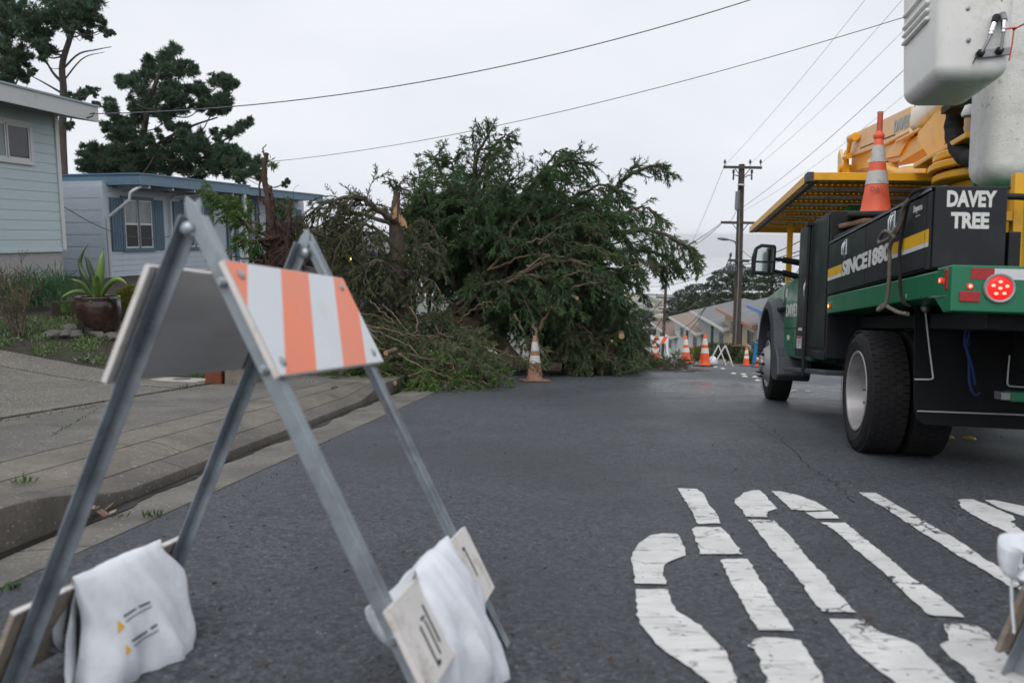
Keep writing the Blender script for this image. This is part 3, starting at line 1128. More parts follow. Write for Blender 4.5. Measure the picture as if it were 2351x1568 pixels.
def sandbag(name, label, M, s, k, a0, a1, dn, inner=0.27, outer=0.2, seed=1, printed=False):
    """cloth saddle bag folded over the lower board: s side of the barricade, a0..a1 along it"""
    root_s = Vector((0, s * k, -1)).normalized()
    out = Vector((0, s, k)).normalized()
    top = Vector((0, 0, R_H)) + root_s * dn + out * 0.018
    rs = np.random.default_rng(seed)
    ph = rs.uniform(0, 6.28, 8)
    nu, nw = 44, 56

    # closed section in (y', z') : y' outward horizontal, z' up; from inner hem over the top to outer hem and back
    def section(w, e):
        # outline of the outer skin, w 0..1
        pts = [(-0.005, -inner), (-0.10, -inner + 0.008), (-0.138, -inner + 0.085), (-0.115, -inner * 0.45), (-0.06, -0.04), (0.0, 0.028), (0.065, -0.03), (0.125, -outer * 0.42), (0.158, -outer + 0.09), (0.13, -outer + 0.01), (0.02, -outer), (0.016, -outer + 0.03), (0.016, -0.02), (0, -0.004), (-0.016, -0.02), (-0.014, -inner + 0.03)]
        n = len(pts)
        t = w * n
        i = int(t) % n
        f_ = t - int(t)
        P4 = [Vector((*pts[(i + j - 1) % n], 0)) for j in range(4)]
        a, b, c, d = P4
        p = 0.5 * ((2 * b) + (c - a) * f_ + (2 * a - 5 * b + 4 * c - d) * f_ * f_ + (3 * b - a - 3 * c + d) * f_ ** 3)
        return p

    def pt(uu, w):
        e = abs(2 * uu - 1)
        prof = max(0.0, 1 - e ** 2.6)
        p = section(w, e)
        thin = 0.22 + 0.78 * prof ** 0.5
        drop_ = 0.02 * math.sin(uu * 9 + ph[0]) + 0.012 * math.sin(uu * 21 + ph[1])
        y = p.x * thin
        z = p.y
        depth = min(1, max(0, -z / 0.2))
        fold = (0.013 * math.sin(uu * 9 + 5 * z + ph[2]) + 0.0065 * math.sin(uu * 19 - 12 * z + ph[3]) + 0.0035 * math.sin(z * 55 + uu * 10 + ph[4]) + 0.003 * math.sin(uu * 41 + z * 20 + ph[6])) * (0.3 + depth) * thin
        y += fold * (1 if p.x > 0 else -1)
        z += drop_ * depth - 0.035 * (e ** 3) * depth * 0 + (0.11 * e ** 3) * depth
        spread = 1 + 0.16 * depth
        a = (a0 + a1) / 2 + (uu - 0.5) * (a1 - a0) * spread + 0.01 * math.sin(w * 30 + ph[5])
        q = top + Vector((a, s * y, z))
        return q
    root = thing(name, label, 'sandbag', M=M)
    bm_ = MB()
    v = [pt(u / (nu - 1), w / nw) for u in range(nu) for w in range(nw)]
    f = []
    for u in range(nu - 1):
        for w in range(nw):
            a = u * nw + w
            b_ = u * nw + (w + 1) % nw
            f.append((a, b_, b_ + nw, a + nw))
    f.append(tuple(range(nw)))
    f.append(tuple((nu - 1) * nw + w for w in range(nw))[::-1])
    bm_.add(v, f)
    cl = bm_.build('bag_cloth', M_CLOTH, root, smooth=0)
    if printed:
        from mathutils.bvhtree import BVHTree
        bvh = BVHTree.FromPolygons([tuple(q) for q in v], f)
        Mi = M.inverted()
        eye = Mi @ CAM
        ZB = lambda a, b_: (a * 0.4686, 1148 + b_ * 0.4686)

        def mark(poly, m, nm):
            vv = []
            for a, b_ in poly:
                d = (Mi @ (CAM + ray(*ZB(a, b_))) - eye).normalized()
                h, n, _, _ = bvh.ray_cast(eye, d)
                if h is None:
                    return
                if n.dot(d) > 0:
                    n = -n
                vv.append(h + n * 0.002)
            MB().add(vv, [tuple(range(len(vv)))]).build(nm, m, cl)
        for tri in ([(575, 588), (612, 617), (577, 652)], [(615, 704), (643, 735), (617, 760)]):
            mark(tri, M_YELLOW_PR, 'warning_triangle')
        for pts, wd, gaps in (([(605, 570), (665, 530)], 11, 7), ([(677, 523), (735, 498)], 11, 6), ([(615, 598), (652, 568), (745, 517)], 6, 15), ([(645, 690), (720, 640)], 11, 8), ([(737, 628), (770, 608)], 11, 4), ([(655, 715), (702, 676), (777, 635)], 6, 15)):
            S = spline([(a, b_, 0) for a, b_ in pts], gaps + 1)
            for q in range(gaps):
                a, b_ = S[q], S[q].lerp(S[q + 1], 0.78)
                t = (b_ - a).normalized()
                nn = Vector((-t.y, t.x, 0)) * wd / 2
                mark([((a + nn).x, (a + nn).y), ((b_ + nn).x, (b_ + nn).y), ((b_ - nn).x, (b_ - nn).y), ((a - nn).x, (a - nn).y)], M_INK, 'printed_word')
    return root


sandbag('sandbag', 'white cloth sandbag with yellow warning triangles folded over the left lower board', BM, -1, KL, 0.15, 0.50, 0.94, 0.325, 0.22, 5, True)
sandbag('sandbag', 'plain white cloth sandbag draped over the right lower board of the big barricade', BM, 1, KR, 0.17, 0.47, 0.915, 0.20, 0.34, 9)

# ================================================================== bucket truck
T_O = Vector((2.329, 5.4929, -0.5967))
T_F = Vector((0.15897, 0.98151, -0.10663)).normalized()
T_R = Vector((0.98668, -0.16171, -0.01754)).normalized()
T_U = Vector((0.03446, 0.10242, 0.99414)).normalized()
TM = frame(T_O, T_R, T_F, T_U)          # local x: across to the right, y: forward, z: up
truck = thing('bucket_truck', 'green and black bucket truck of a tree company with yellow boom and lit tail lights', 'truck', M=TM)
TW = 2.36

M_GREEN = mat('green_truck_paint', (0.004, 0.150, 0.066), 0.36, 0, 0.10, 2.0, dirt=(0.02, 0.085, 0.05), dirt_amt=0.15, dirt_scale=2.5, coat=0.25)
M_DGREEN = mat('dark_green_panel', (0.007, 0.017, 0.016), 0.42, 0, 0.2, 2.5, dirt=(0.022, 0.03, 0.03), dirt_amt=0.2, dirt_scale=2, spec=0.4)
M_BLACK = mat('black_panel', (0.013, 0.014, 0.018), 0.46, 0, 0.2, 3, dirt=(0.04, 0.04, 0.045), dirt_amt=0.2, dirt_scale=2.5, spec=0.35)
M_FRAMEB = mat('black_chassis', (0.007, 0.007, 0.008), 0.7, 0, 0.2, 4)
M_RUBBER = mat('tyre_rubber', (0.009, 0.009, 0.010), 0.85, 0, 0.25, 14, dirt=(0.05, 0.045, 0.04), dirt_amt=0.25, dirt_scale=6)
M_RIM = mat('grey_steel_rim', (0.36, 0.35, 0.36), 0.42, 0.25, 0.12, 5, dirt=(0.16, 0.15, 0.15), dirt_amt=0.5, dirt_scale=5)
M_FLARE = mat('grey_plastic_flare', (0.055, 0.062, 0.075), 0.5, 0, 0.12, 6)
M_YEL = mat('yellow_boom_paint', (0.80, 0.40, 0.012), 0.42, 0, 0.14, 3, dirt=(0.40, 0.17, 0.012), dirt_amt=0.3, dirt_scale=4, coat=0.1)
M_TAN = mat('faded_boom_paint', (0.78, 0.52, 0.30), 0.5, 0, 0.07, 2, dirt=(0.62, 0.36, 0.12), dirt_amt=0.15, dirt_scale=2)
M_FIB = mat('white_fibreglass', (0.82, 0.82, 0.79), 0.38, 0, 0.05, 5, dirt=(0.55, 0.52, 0.47), dirt_amt=0.3, dirt_scale=5, fleck=(0.16, 0.11, 0.08), fleck_scale=30, fleck_amt=0.55)
M_FIBD = mat('grimy_fibreglass', (0.82, 0.81, 0.78), 0.7, 0, 0.10, 14, dirt=(0.42, 0.39, 0.34), dirt_amt=0.38, dirt_scale=5, bmp=0.6, bscale=90, fleck=(0.2, 0.17, 0.14), fleck_scale=26, fleck_amt=0.7)
M_STRIPE_Y = mat('yellow_stripe', (0.80, 0.46, 0.015), 0.35, 0, 0.05, 3)
M_LETTER = mat('pale_lettering', (0.66, 0.66, 0.64), 0.4, 0, 0.06, 10)
M_CHROME = mat('chrome_latch', (0.62, 0.64, 0.66), 0.22, 0.9, 0.1, 12)
M_STEEL = mat('dull_steel', (0.30, 0.31, 0.32), 0.42, 0.7, 0.2, 18, dirt=(0.10, 0.09, 0.08), dirt_amt=0.3)
M_WHITE_ROD = mat('white_rod', (0.72, 0.72, 0.70), 0.35, 0.2)
M_RED_T = mat('red_reflector', (0.36, 0.02, 0.022), 0.3, 0, 0.12, 30)
M_GLASS = mat('dark_glass', (0.02, 0.025, 0.028), 0.05, 0, 0.1, 2, rvar=0.02)
M_MIRROR = mat('mirror_glass', (0.50, 0.54, 0.53), 0.06, 1.0, 0.04, 2, rvar=0.02)
M_HOSE = mat('black_hose_sleeve', (0.008, 0.008, 0.010), 0.85, 0, 0.2, 20, bmp=0.6, bscale=70)
M_LED = emit_mat('lit_red_led', (1.0, 0.09, 0.06), 9.0)
M_LEDLENS = emit_mat('lit_red_lens', (0.72, 0.012, 0.012), 0.9)
M_AMB = emit_mat('lit_amber_led', (1.0, 0.28, 0.05), 5.0)
M_TAPEW = mat('silver_tape', (0.62, 0.63, 0.65), 0.35, 0, 0.05, 40)
M_BLUETXT = mat('blue_grey_lettering', (0.25, 0.38, 0.42), 0.5)


def tp(name, mb, m, parent=None, bevel=0, smooth=None, seg=2):
    return mb.build(name, m, parent or truck, smooth=smooth, bevel=bevel, seg=seg)


def text_obj(name, s, M, size, m, parent, sx=1.0, bold=0.0, ext=0.0015, align='LEFT', spacing=1.0):
    cu = bpy.data.curves.new('lettering', 'FONT')
    cu.body = s
    cu.size = size
    cu.offset = bold
    cu.extrude = ext
    cu.align_x = align
    cu.space_character = spacing
    cu.resolution_u = 3
    t = bpy.data.objects.new('lettering', cu)
    COL.objects.link(t)
    bpy.context.view_layer.update()
    me = bpy.data.meshes.new_from_object(t)
    bpy.data.objects.remove(t)
    me.transform(M @ Matrix.Scale(sx, 4, Vector((1, 0, 0))))
    me.name = name
    me.materials.clear()
    me.materials.append(m)
    o = bpy.data.objects.new(name, me)
    COL.objects.link(o)
    o.parent = parent
    return o


def text_fit(name, s, M, w, h, m, parent, bold=0.03, ext=0.0015):
    """lettering scaled to stand exactly w wide and h high from its lower left corner"""
    cu = bpy.data.curves.new('lettering', 'FONT')
    cu.body = s
    cu.size = 1.0
    cu.offset = bold
    cu.extrude = ext
    cu.resolution_u = 3
    t = bpy.data.objects.new('lettering', cu)
    COL.objects.link(t)
    bpy.context.view_layer.update()
    me = bpy.data.meshes.new_from_object(t)
    bpy.data.objects.remove(t)
    co = np.empty(len(me.vertices) * 3, dtype=np.float32)
    me.vertices.foreach_get('co', co)
    co = co.reshape(-1, 3)
    lo, hi = co.min(0), co.max(0)
    co[:, 0] = (co[:, 0] - lo[0]) * w / (hi[0] - lo[0])
    co[:, 1] = (co[:, 1] - lo[1]) * h / (hi[1] - lo[1])
    me.vertices.foreach_set('co', co.ravel())
    me.transform(M)
    me.materials.clear()
    me.materials.append(m)
    o = bpy.data.objects.new(name, me)
    COL.objects.link(o)
    o.parent = parent
    return o


def side_M(r, a, h):      # text on the left flank, read from the left
    return frame((r, a, h), (0, -1, 0), (0, 0, 1), (-1, 0, 0))


def rear_M(r, a, h):
    return frame((r, a, h), (1, 0, 0), (0, 0, 1), (0, -1, 0))


sideprism = lambda mb, poly, r0, r1: mb.prism(poly, lambda a, h, t: (t, a, h), r0, r1)

# --- chassis
ch = MB()
for r in (0.72, 1.58):
    ch.box((r, -1.5, 0.62), (r + 0.08, 4.9, 0.84))
ch.box((0.25, -1.45, 0.84), (2.1, 1.0, 0.93))
ch.box((0.3, 1.1, 0.50), (0.7, 2.3, 0.80))
ch.box((0.55, -0.16, 0.33), (1.8, 0.16, 0.53))
ch.lathe([(0.0001, -0.19), (0.12, -0.17), (0.2, -0.06), (0.2, 0.06), (0.12, 0.17), (0.0001, 0.19)], 14, frame((1.18, 0, 0.42), (1, 0, 0), (0, 0, 1), (0, -1, 0)), cap0=False, cap1=False)
ch.beam((1.18, 0.1, 0.45), (1.18, 3.2, 0.55), 0.1, 0.1)
ch.box((0.45, 3.9, 0.34), (1.9, 4.2, 0.46))
ch.box((0.8, 2.4, 0.45), (1.55, 4.6, 0.85))
ch.box((0.5, -0.66, 0.88), (2.0, -0.56, 0.94))
ch.box((0.62, 0.6, 0.46), (0.98, 1.4, 0.7))
tp('chassis', ch, M_FRAMEB, bevel=0.008)

# --- flat bed rail, green, and its tail face
bed = MB()
sideprism(bed, [(1.02, 0.945), (-1.46, 0.997), (-1.50, 1.00), (-1.50, 1.125), (1.02, 1.083)], 0.0, TW)
rail = tp('bed_rail', bed, M_GREEN, bevel=0.006)
tail = MB()
sideprism(tail, [(-1.44, 1.005), (-1.50, 1.00), (-1.50, 1.13), (-1.50, 1.137), (-1.70, 1.140), (-1.70, 0.92), (-1.60, 0.915)], -0.002, TW)
tailo = tp('tail_beam', tail, M_GREEN, bevel=0.006)
tp('drip_edge', MB().box((-0.006, -1.62, 0.992), (0.0, -1.40, 0.998)), M_STEEL, tailo)

# --- side tool box
tb = MB()
sideprism(tb, [(1.02, 1.085), (-1.35, 1.142), (-1.355, 1.555), (1.02, 1.508)], 0.012, 0.355)
tbox = tp('tool_box', tb, M_BLACK, bevel=0.008)
lid_ = MB()
sideprism(lid_, [(1.02, 1.510), (-1.365, 1.558), (-1.365, 1.570), (1.02, 1.522)], -0.004, 0.375)
tp('box_lid', lid_, M_STEEL if False else M_BLACK, tbox, bevel=0.004)
tp('lid_edge', MB().beam((-0.006, 1.02, 1.506), (-0.006, -1.36, 1.553), 0.006, 0.010), M_STEEL, tbox)


def hgt(a, f):            # height on the toolbox flank; f 0 bottom .. 1 top
    lo = 1.085 + (1.02 - a) / 2.37 * 0.057
    hi = 1.508 + (1.02 - a) / 2.37 * 0.047
    return lo + (hi - lo) * f


def flank(a0, a1, f0, f1, r0, r1):
    mb = MB()
    sideprism(mb, [(a0, hgt(a0, f0)), (a1, hgt(a1, f0)), (a1, hgt(a1, f1)), (a0, hgt(a0, f1))], r0, r1)
    return mb


for a0, a1 in ((1.005, -0.085), (-0.105, -1.285)):
    d = tp('box_door', flank(a0, a1, 0.03, 0.955, -0.004, 0.012), M_DGREEN if a0 > 0 else M_BLACK, tbox, bevel=0.004)
tp('end_panel', flank(-1.295, -1.352, 0.0, 0.97, -0.002, 0.012), M_BLACK, tbox, bevel=0.003)
for a0, a1 in ((1.01, 0.545), (-0.70, -1.285), (-1.297, -1.350)):
    tp('yellow_stripe', flank(a0, a1, 0.345, 0.505, -0.0065, -0.0042), M_STRIPE_Y, tbox)
    tp('white_stripe', flank(a0, a1, 0.285, 0.343, -0.0065, -0.0042), M_LETTER, tbox)
sl = 0.057 / 2.37
text_fit('lettering', 'SINCE1880', side_M(-0.0065, 0.520, 1.212) @ Matrix.Rotation(math.atan(sl), 4, 'Z'), 1.20, 0.113, M_LETTER, tbox, 0.045)
text_obj('maker_lettering', 'Buyers', side_M(-0.0055, -1.085, 1.468), 0.052, M_LETTER, tbox, sx=1.0, bold=0.001)
tp('fine_print', MB().box((-0.0058, -1.20, 1.440), (-0.005, -1.13, 1.444)), M_LETTER, tbox)
for a, h in ((0.455, 1.41), (-0.715, 1.455)):
    l_ = MB()
    sideprism(l_, [(a + 0.045, h - 0.045), (a, h - 0.068), (a - 0.045, h - 0.045), (a - 0.045, h + 0.068), (a + 0.045, h + 0.068)], -0.012, -0.003)
    la = tp('latch_plate', l_, M_CHROME, tbox, bevel=0.004)
    tp('latch_handle', MB().tube([(-0.013, a + 0.025, h + 0.05), (-0.024, a + 0.025, h + 0.02), (-0.024, a + 0.025, h - 0.04), (-0.024, a - 0.025, h - 0.04), (-0.024, a - 0.025, h + 0.02), (-0.013, a - 0.025, h + 0.05)], 0.006, 8), M_CHROME, la, smooth=60)
    tp('key_slot', MB().box((-0.0135, a - 0.012, h - 0.02), (-0.0125, a + 0.012, h + 0.015)), M_FRAMEB, la)
# rear panel with the company's name
rp = tp('rear_panel', MB().box((0.012, -1.372, 1.150), (0.357, -1.357, 1.566)), M_BLACK, tbox, bevel=0.004)
text_fit('lettering', 'DAVEY', rear_M(0.069, -1.3725, 1.461), 0.236, 0.085, M_LETTER, rp, 0.045)
text_fit('lettering', 'TREE', rear_M(0.092, -1.3725, 1.352), 0.182, 0.083, M_LETTER, rp, 0.045)
# open bin behind the tall box carrying the cones
tp('storage_bin', MB().box((0.02, 0.12, 1.51), (0.62, 1.02, 1.56)).box((0.40, -1.3, 1.12), (0.46, 1.02, 1.35)), M_BLACK, bevel=0.006)

# --- tall cabinet behind the cab
tall = MB()
sideprism(tall, [(1.035, 0.585), (2.345, 0.560), (2.335, 1.772), (1.03, 1.772)], 0.004, 0.60)
tallo = tp('tall_cabinet', tall, M_BLACK, bevel=0.008)
d_ = MB()
sideprism(d_, [(1.86, 0.66), (2.325, 0.65), (2.318, 1.745), (1.855, 1.745)], -0.004, 0.004)
tp('cabinet_door', d_, M_DGREEN, tallo, bevel=0.004)
d_ = MB()
sideprism(d_, [(1.07, 0.67), (1.74, 0.66), (1.735, 1.745), (1.07, 1.745)], -0.004, 0.004)
tp('cabinet_door', d_, M_DGREEN, tallo, bevel=0.004)
tp('lower_lip', MB().box((-0.006, 1.04, 0.575), (0.004, 2.34, 0.64)), M_BLACK, tallo, bevel=0.003)
post = MB().tube([(-0.02, 1.80, 0.40), (-0.02, 1.76, 1.74)], 0.017, 10)
post.box((-0.045, 1.72, 1.735), (0.02, 1.82, 1.765))
tp('gate_post', post, M_FRAMEB, tallo, smooth=50)
l_ = MB()
sideprism(l_, [(1.93, 1.09), (1.89, 1.07), (1.85, 1.09), (1.85, 1.27), (1.93, 1.27)], -0.012, -0.003)
la = tp('latch_plate', l_, M_CHROME, tallo, bevel=0.004)
tp('latch_handle', MB().tube([(-0.013, 1.91, 1.24), (-0.024, 1.91, 1.2), (-0.024, 1.91, 1.12), (-0.024, 1.87, 1.12), (-0.024, 1.87, 1.2), (-0.013, 1.87, 1.24)], 0.006, 8), M_CHROME, la, smooth=60)
st = tp('warning_sticker', MB().box((-0.0055, 2.02, 0.635), (-0.0042, 2.26, 0.75)), M_TAPEW, tallo)
tp('sticker_head', MB().box((-0.0062, 2.03, 0.728), (-0.0056, 2.25, 0.747)), M_RED_T, st)
for z in (0.712, 0.697, 0.682, 0.66):
    tp('sticker_print', MB().box((-0.0062, 2.05 + (z < 0.67) * 0.08, z - 0.003), (-0.0056, 2.19, z + 0.002)), M_INK, st)
tp('small_print', MB().box((-0.0055, 2.02, 0.805), (-0.0045, 2.2, 0.83)), M_LETTER, tallo)
tp('rivet', MB().lathe([(0.018, 0), (0.012, 0.008), (0.0001, 0.010)], 10, frame((0.30, 1.028, 1.74), (1, 0, 0), (0, 0, 1), (0, -1, 0)), cap1=False), M_STEEL, tallo)

# --- step under the cab
stp = MB()
sideprism(stp, [(0.98, 0.455), (2.9, 0.385), (3.02, 0.395), (3.03, 0.41), (2.4, 0.445), (0.98, 0.495)], -0.01, 0.20)
tp('side_step', stp, M_FLARE, bevel=0.01)

# --- cab
CR = 0.075
cab = MB()
prof = [(1.95, 0.52), (3.50, 0.52), (3.56, 0.80), (3.70, 0.98), (3.92, 1.08), (4.18, 1.08), (4.42, 0.98), (4.56, 0.80), (4.62, 0.60), (5.02, 0.55), (5.08, 0.85), (5.02, 1.12), (4.85, 1.22), (3.45, 1.345), (1.95, 1.345)]
sideprism(cab, prof, CR, TW - CR)
cabo = tp('cab', cab, M_GREEN, bevel=0.04, seg=3)
gh = MB()
g0 = [(1.95, 1.34), (3.52, 1.34), (2.95, 1.90), (2.75, 1.96), (2.05, 1.97), (1.95, 1.90)]
v = [(CR + 0.04, a, h) for a, h in g0] + [(CR + 0.04, a, h) for a, h in g0]
n_ = len(g0)
v = []
for sgn in (0, 1):
    for a, h in g0:
        inn = 0.05 + (h - 1.34) * 0.36
        v.append((CR + inn if sgn == 0 else TW - CR - inn, a, h))
gh.add(v, [tuple(range(n_))[::-1], tuple(range(n_, 2 * n_))] + [(i, (i + 1) % n_, n_ + (i + 1) % n_, n_ + i) for i in range(n_)])
tp('cab_roof', gh, M_GREEN, cabo, bevel=0.03, seg=3)
dw = [(2.2, 1.40), (3.34, 1.38), (2.92, 1.82), (2.2, 1.86)]
mb = MB()
mb.add([(CR + 0.045 + (h - 1.34) * 0.36, a, h) for a, h in dw], [(0, 1, 2, 3)])
tp('side_window', mb, M_GLASS, cabo)
ws = MB()
ws.add([(CR + 0.16, 3.47, 1.40), (TW - CR - 0.16, 3.47, 1.40), (TW - CR - 0.30, 2.99, 1.88), (CR + 0.30, 2.99, 1.88)], [(0, 1, 2, 3)])
tp('windscreen', ws, M_GLASS, cabo)
# hood crown, pale under the sky
hd = MB()
hx = [CR + 0.12 + (TW - 2 * CR - 0.24) * i / 8 for i in range(9)]
hd.grid(hx, [3.42, 3.6, 3.9, 4.3, 4.7, 4.92, 5.0], lambda x, y: (x, y, 1.36 + 0.09 * (1 - ((x - TW / 2) / (TW / 2)) ** 2) - 0.09 * max(0, y - 3.9) - 0.4 * max(0, y - 4.8)))
tp('hood', hd, M_GREEN, cabo, smooth=0)
# door with panel gap and lettering
dr = MB()
sideprism(dr, [(2.36, 0.60), (3.46, 0.60), (3.50, 0.82), (3.40, 1.0), (3.42, 1.33), (2.36, 1.335)], CR - 0.006, CR + 0.01)
door = tp('cab_door', dr, M_GREEN, cabo, bevel=0.008)
text_fit('lettering', 'DAVEY', side_M(CR - 0.0085, 3.36, 0.945), 0.72, 0.135, M_LETTER, door, 0.045)
text_obj('lettering', '1800', side_M(CR - 0.0085, 3.25, 0.70), 0.075, M_LETTER, door, sx=1.0, bold=0.001)
tp('body_crease', MB().box((CR - 0.009, 2.36, 0.822), (CR - 0.005, 3.50, 0.832)), M_DGREEN, door)
tp('badge', MB().box((CR - 0.011, 3.30, 1.16), (CR - 0.007, 3.44, 1.25)), M_LETTER, door)
tp('trim_strip', MB().beam((CR - 0.01, 3.55, 1.06), (CR - 0.01, 3.49, 1.27), 0.012, 0.02), M_CHROME, cabo)

# front wheel-arch flare with mud guard
fl = MB()
cx_, cz_ = 4.06, 0.50
ro, ri = 0.62, 0.49
angs = [math.radians(a) for a in range(-8, 189, 8)]
v, f = [], []
for i, a in enumerate(angs):
    for rr, r0 in ((ri, -0.05), (ri + 0.03, -0.055), (ro - 0.05, -0.03), (ro, CR + 0.02), (ri, CR + 0.02)):
        v.append((r0, cx_ - rr * 1.06 * math.cos(a), cz_ + rr * 1.12 * math.sin(a)))
    if i:
        k = 5
        for j in range(k):
            f.append(((i - 1) * k + j, (i - 1) * k + (j + 1) % k, i * k + (j + 1) % k, i * k + j))
fl.add(v, f)
flo = tp('wheel_flare', fl, M_FLARE, cabo, smooth=40)
mg = MB()
sideprism(mg, [(3.42, 0.60), (3.56, 0.50), (3.50, 0.30), (3.40, 0.262), (3.16, 0.27), (3.10, 0.33), (3.16, 0.52), (3.30, 0.62)], -0.045, 0.30)
tp('mud_guard', mg, M_FLARE, cabo, bevel=0.02)
tp('wheel_well', MB().box((0.30, 3.42, 0.55), (0.34, 4.7, 1.05)).box((0.02, 3.45, 1.02), (0.34, 4.66, 1.05)), M_FRAMEB, cabo)

# --- mirror with two panes on twin arms
mi = MB()
a_ = 2.98
outl = [(-0.350, 1.40), (-0.335, 1.376), (-0.14, 1.372), (-0.122, 1.385), (-0.118, 1.66), (-0.135, 1.683), (-0.27, 1.692), (-0.325, 1.66), (-0.352, 1.56)]
mi.prism(outl, lambda r, h, t: (r, t, h), a_, a_ + 0.13)
mio = tp('wing_mirror', mi, M_BLACK, bevel=0.015, seg=3)
tp('mirror_pane', MB().add([(r, a_ - 0.003, h) for r, h in [(-0.318, 1.515), (-0.145, 1.512), (-0.142, 1.645), (-0.262, 1.655), (-0.305, 1.63)]], [(0, 1, 2, 3, 4)]), M_MIRROR, mio)
tp('mirror_pane', MB().add([(r, a_ - 0.003, h) for r, h in [(-0.32, 1.41), (-0.152, 1.398), (-0.148, 1.492), (-0.32, 1.494)]], [(0, 1, 2, 3)]), M_MIRROR, mio)
tp('mirror_arm', MB().tube([(-0.13, a_ + .06, 1.54), (-0.03, a_ + .07, 1.535), (-0.02, a_ + .07, 1.533)], 0.019, 8).tube([(-0.04, a_ + .07, 1.535), (0.20, a_ + .1, 1.50)], 0.032, 8), M_BLACK, mio, smooth=50)
tp('mirror_arm', MB().tube([(-0.14, a_ + .06, 1.415), (-0.03, a_ + .07, 1.40)], 0.019, 8).tube([(-0.04, a_ + .07, 1.402), (0.20, a_ + .1, 1.345)], 0.032, 8), M_BLACK, mio, smooth=50)


# --- wheels
def tyre(parent, r0, width, rad=0.408, rimr=0.268):
    Mx = frame((r0, 0, 0), (0, 1, 0), (0, 0, 1), (1, 0, 0))
    w = width
    t = MB()
    t.lathe([(rimr, 0.018), (rimr + 0.012, 0.004), (rimr + 0.05, -0.006), (rad - 0.06, -0.008), (rad - 0.028, 0.006), (rad - 0.008, 0.022), (rad, 0.036),
             (rad, w - 0.036), (rad - 0.008, w - 0.022), (rad - 0.06, w + 0.008), (rimr + 0.012, w - 0.004), (rimr, w - 0.018)], 56, Mx, cap0=False, cap1=False)
    ty = t.build('tyre', M_RUBBER, parent, smooth=40)
    tr = MB()
    for k in range(52):
        for row, off in ((0.03, 0), (0.075, 0.5), (0.12, 0), (0.165, 0.5), (0.205, 0)):
            a = 2 * math.pi * (k + off) / 52
            ca, sa = math.cos(a), math.sin(a)
            da = 0.052
            v = []
            for rr in (rad - 0.004, rad + 0.0045):
                for aa in (a - da, a + da):
                    for ww in (row - 0.02, row + 0.019):
                        v.append((r0 + ww * width / 0.235, math.cos(aa) * rr, math.sin(aa) * rr))
            tr.add(v, [(4, 5, 7, 6), (0, 2, 6, 4), (1, 5, 7, 3), (0, 4, 5, 1), (2, 3, 7, 6)])
    o = tr.build('tread', M_RUBBER, parent)
    o['kind'] = 'stuff'
    for rr in (0.33, 0.375):
        t = MB().lathe([(rr, -0.009), (rr + 0.003, -0.0115), (rr + 0.006, -0.009)], 56, Mx, cap0=False, cap1=False)
        t.build('sidewall_rib', M_RUBBER, parent)


def wheel(r0, a, dual, rearw):
    w = thing('wheel', None, None)
    w.parent = truck
    w.location = (0, a, 0.408)
    del_ = [k for k in w.keys()]
    tyre(w, r0, 0.235)
    Mx = frame((r0, 0, 0), (0, 1, 0), (0, 0, 1), (1, 0, 0))
    if rearw:
        t = MB().lathe([(0.274, 0.004), (0.270, -0.002), (0.256, 0.002), (0.250, 0.02), (0.246, 0.10), (0.225, 0.135), (0.19, 0.15), (0.15, 0.152), (0.12, 0.15)], 48, Mx, cap0=False, cap1=False)
        t.build('rim', M_RIM, w, smooth=50)
        t = MB().lathe([(0.12, 0.165), (0.095, 0.15), (0.085, 0.12), (0.07, 0.11), (0.0001, 0.108)], 32, Mx, cap0=False, cap1=False)
        t.build('hub', M_RIM, w, smooth=50)
    else:
        t = MB().lathe([(0.274, 0.004), (0.262, -0.004), (0.248, 0.01), (0.235, 0.03), (0.20, 0.0), (0.17, -0.045), (0.14, -0.06), (0.10, -0.06), (0.095, -0.085), (0.0001, -0.09)], 48, Mx, cap0=False, cap1=False)
        t.build('rim', M_RIM, w, smooth=40)
    for k in range(8 if not rearw else 10):
        aa = 2 * math.pi * k / (8 if not rearw else 10)
        z = 0.14 if rearw else -0.05
        Mk = frame((r0 + z, 0.15 * math.cos(aa), 0.15 * math.sin(aa)), (0, 1, 0), (0, 0, 1), (-1, 0, 0))
        MB().lathe([(0.017, 0), (0.017, 0.03), (0.009, 0.032), (0.009, 0.06), (0.0001, 0.062)], 6, Mk, cap0=False, cap1=False).build('lug_nut', M_FRAMEB if not rearw else M_STEEL, w)
    if dual:
        tyre(w, r0 + dual, 0.235)
    return w


wheel(0.0, 0.0, 0.27, True)
wheel(-0.01, 4.06, 0, False)
w2 = wheel(TW - 0.51, 0.0, 0.27, True)
w3 = wheel(TW - 0.26, 4.06, 0, False)

# --- mud flap board and the things on it
fl = MB()
ol = [(0.165, 1.0), (0.185, 0.40), (0.20, 0.30), (0.25, 0.262), (0.95, 0.262), (1.0, 0.30), (1.0, 0.90), (0.60, 1.0)]
fl.prism(ol, lambda r, h, t: (r, t, h), -0.62, -0.605)
flap = tp('mud_flap', fl, mat('rubber_flap', (0.007, 0.0075, 0.0085), 0.7, 0, 0.25, 5, dirt=(0.022, 0.022, 0.022), dirt_amt=0.3, dirt_scale=6, spec=0.3), bevel=0.003)
tp('flap_strip', MB().tube([(0.205, -0.626, 0.343), (0.50, -0.626, 0.347), (0.99, -0.626, 0.352)], 0.0042, 6), M_WHITE_ROD, flap)
rod = MB().tube(spline([(0.222, -0.635, 0.945), (0.250, -0.635, 0.75), (0.276, -0.64, 0.58), (0.280, -0.64, 0.55), (0.262, -0.64, 0.538), (0.18, -0.63, 0.533)], 18), 0.0052, 7)
tp('flap_rod', rod, M_WHITE_ROD, flap, smooth=60)
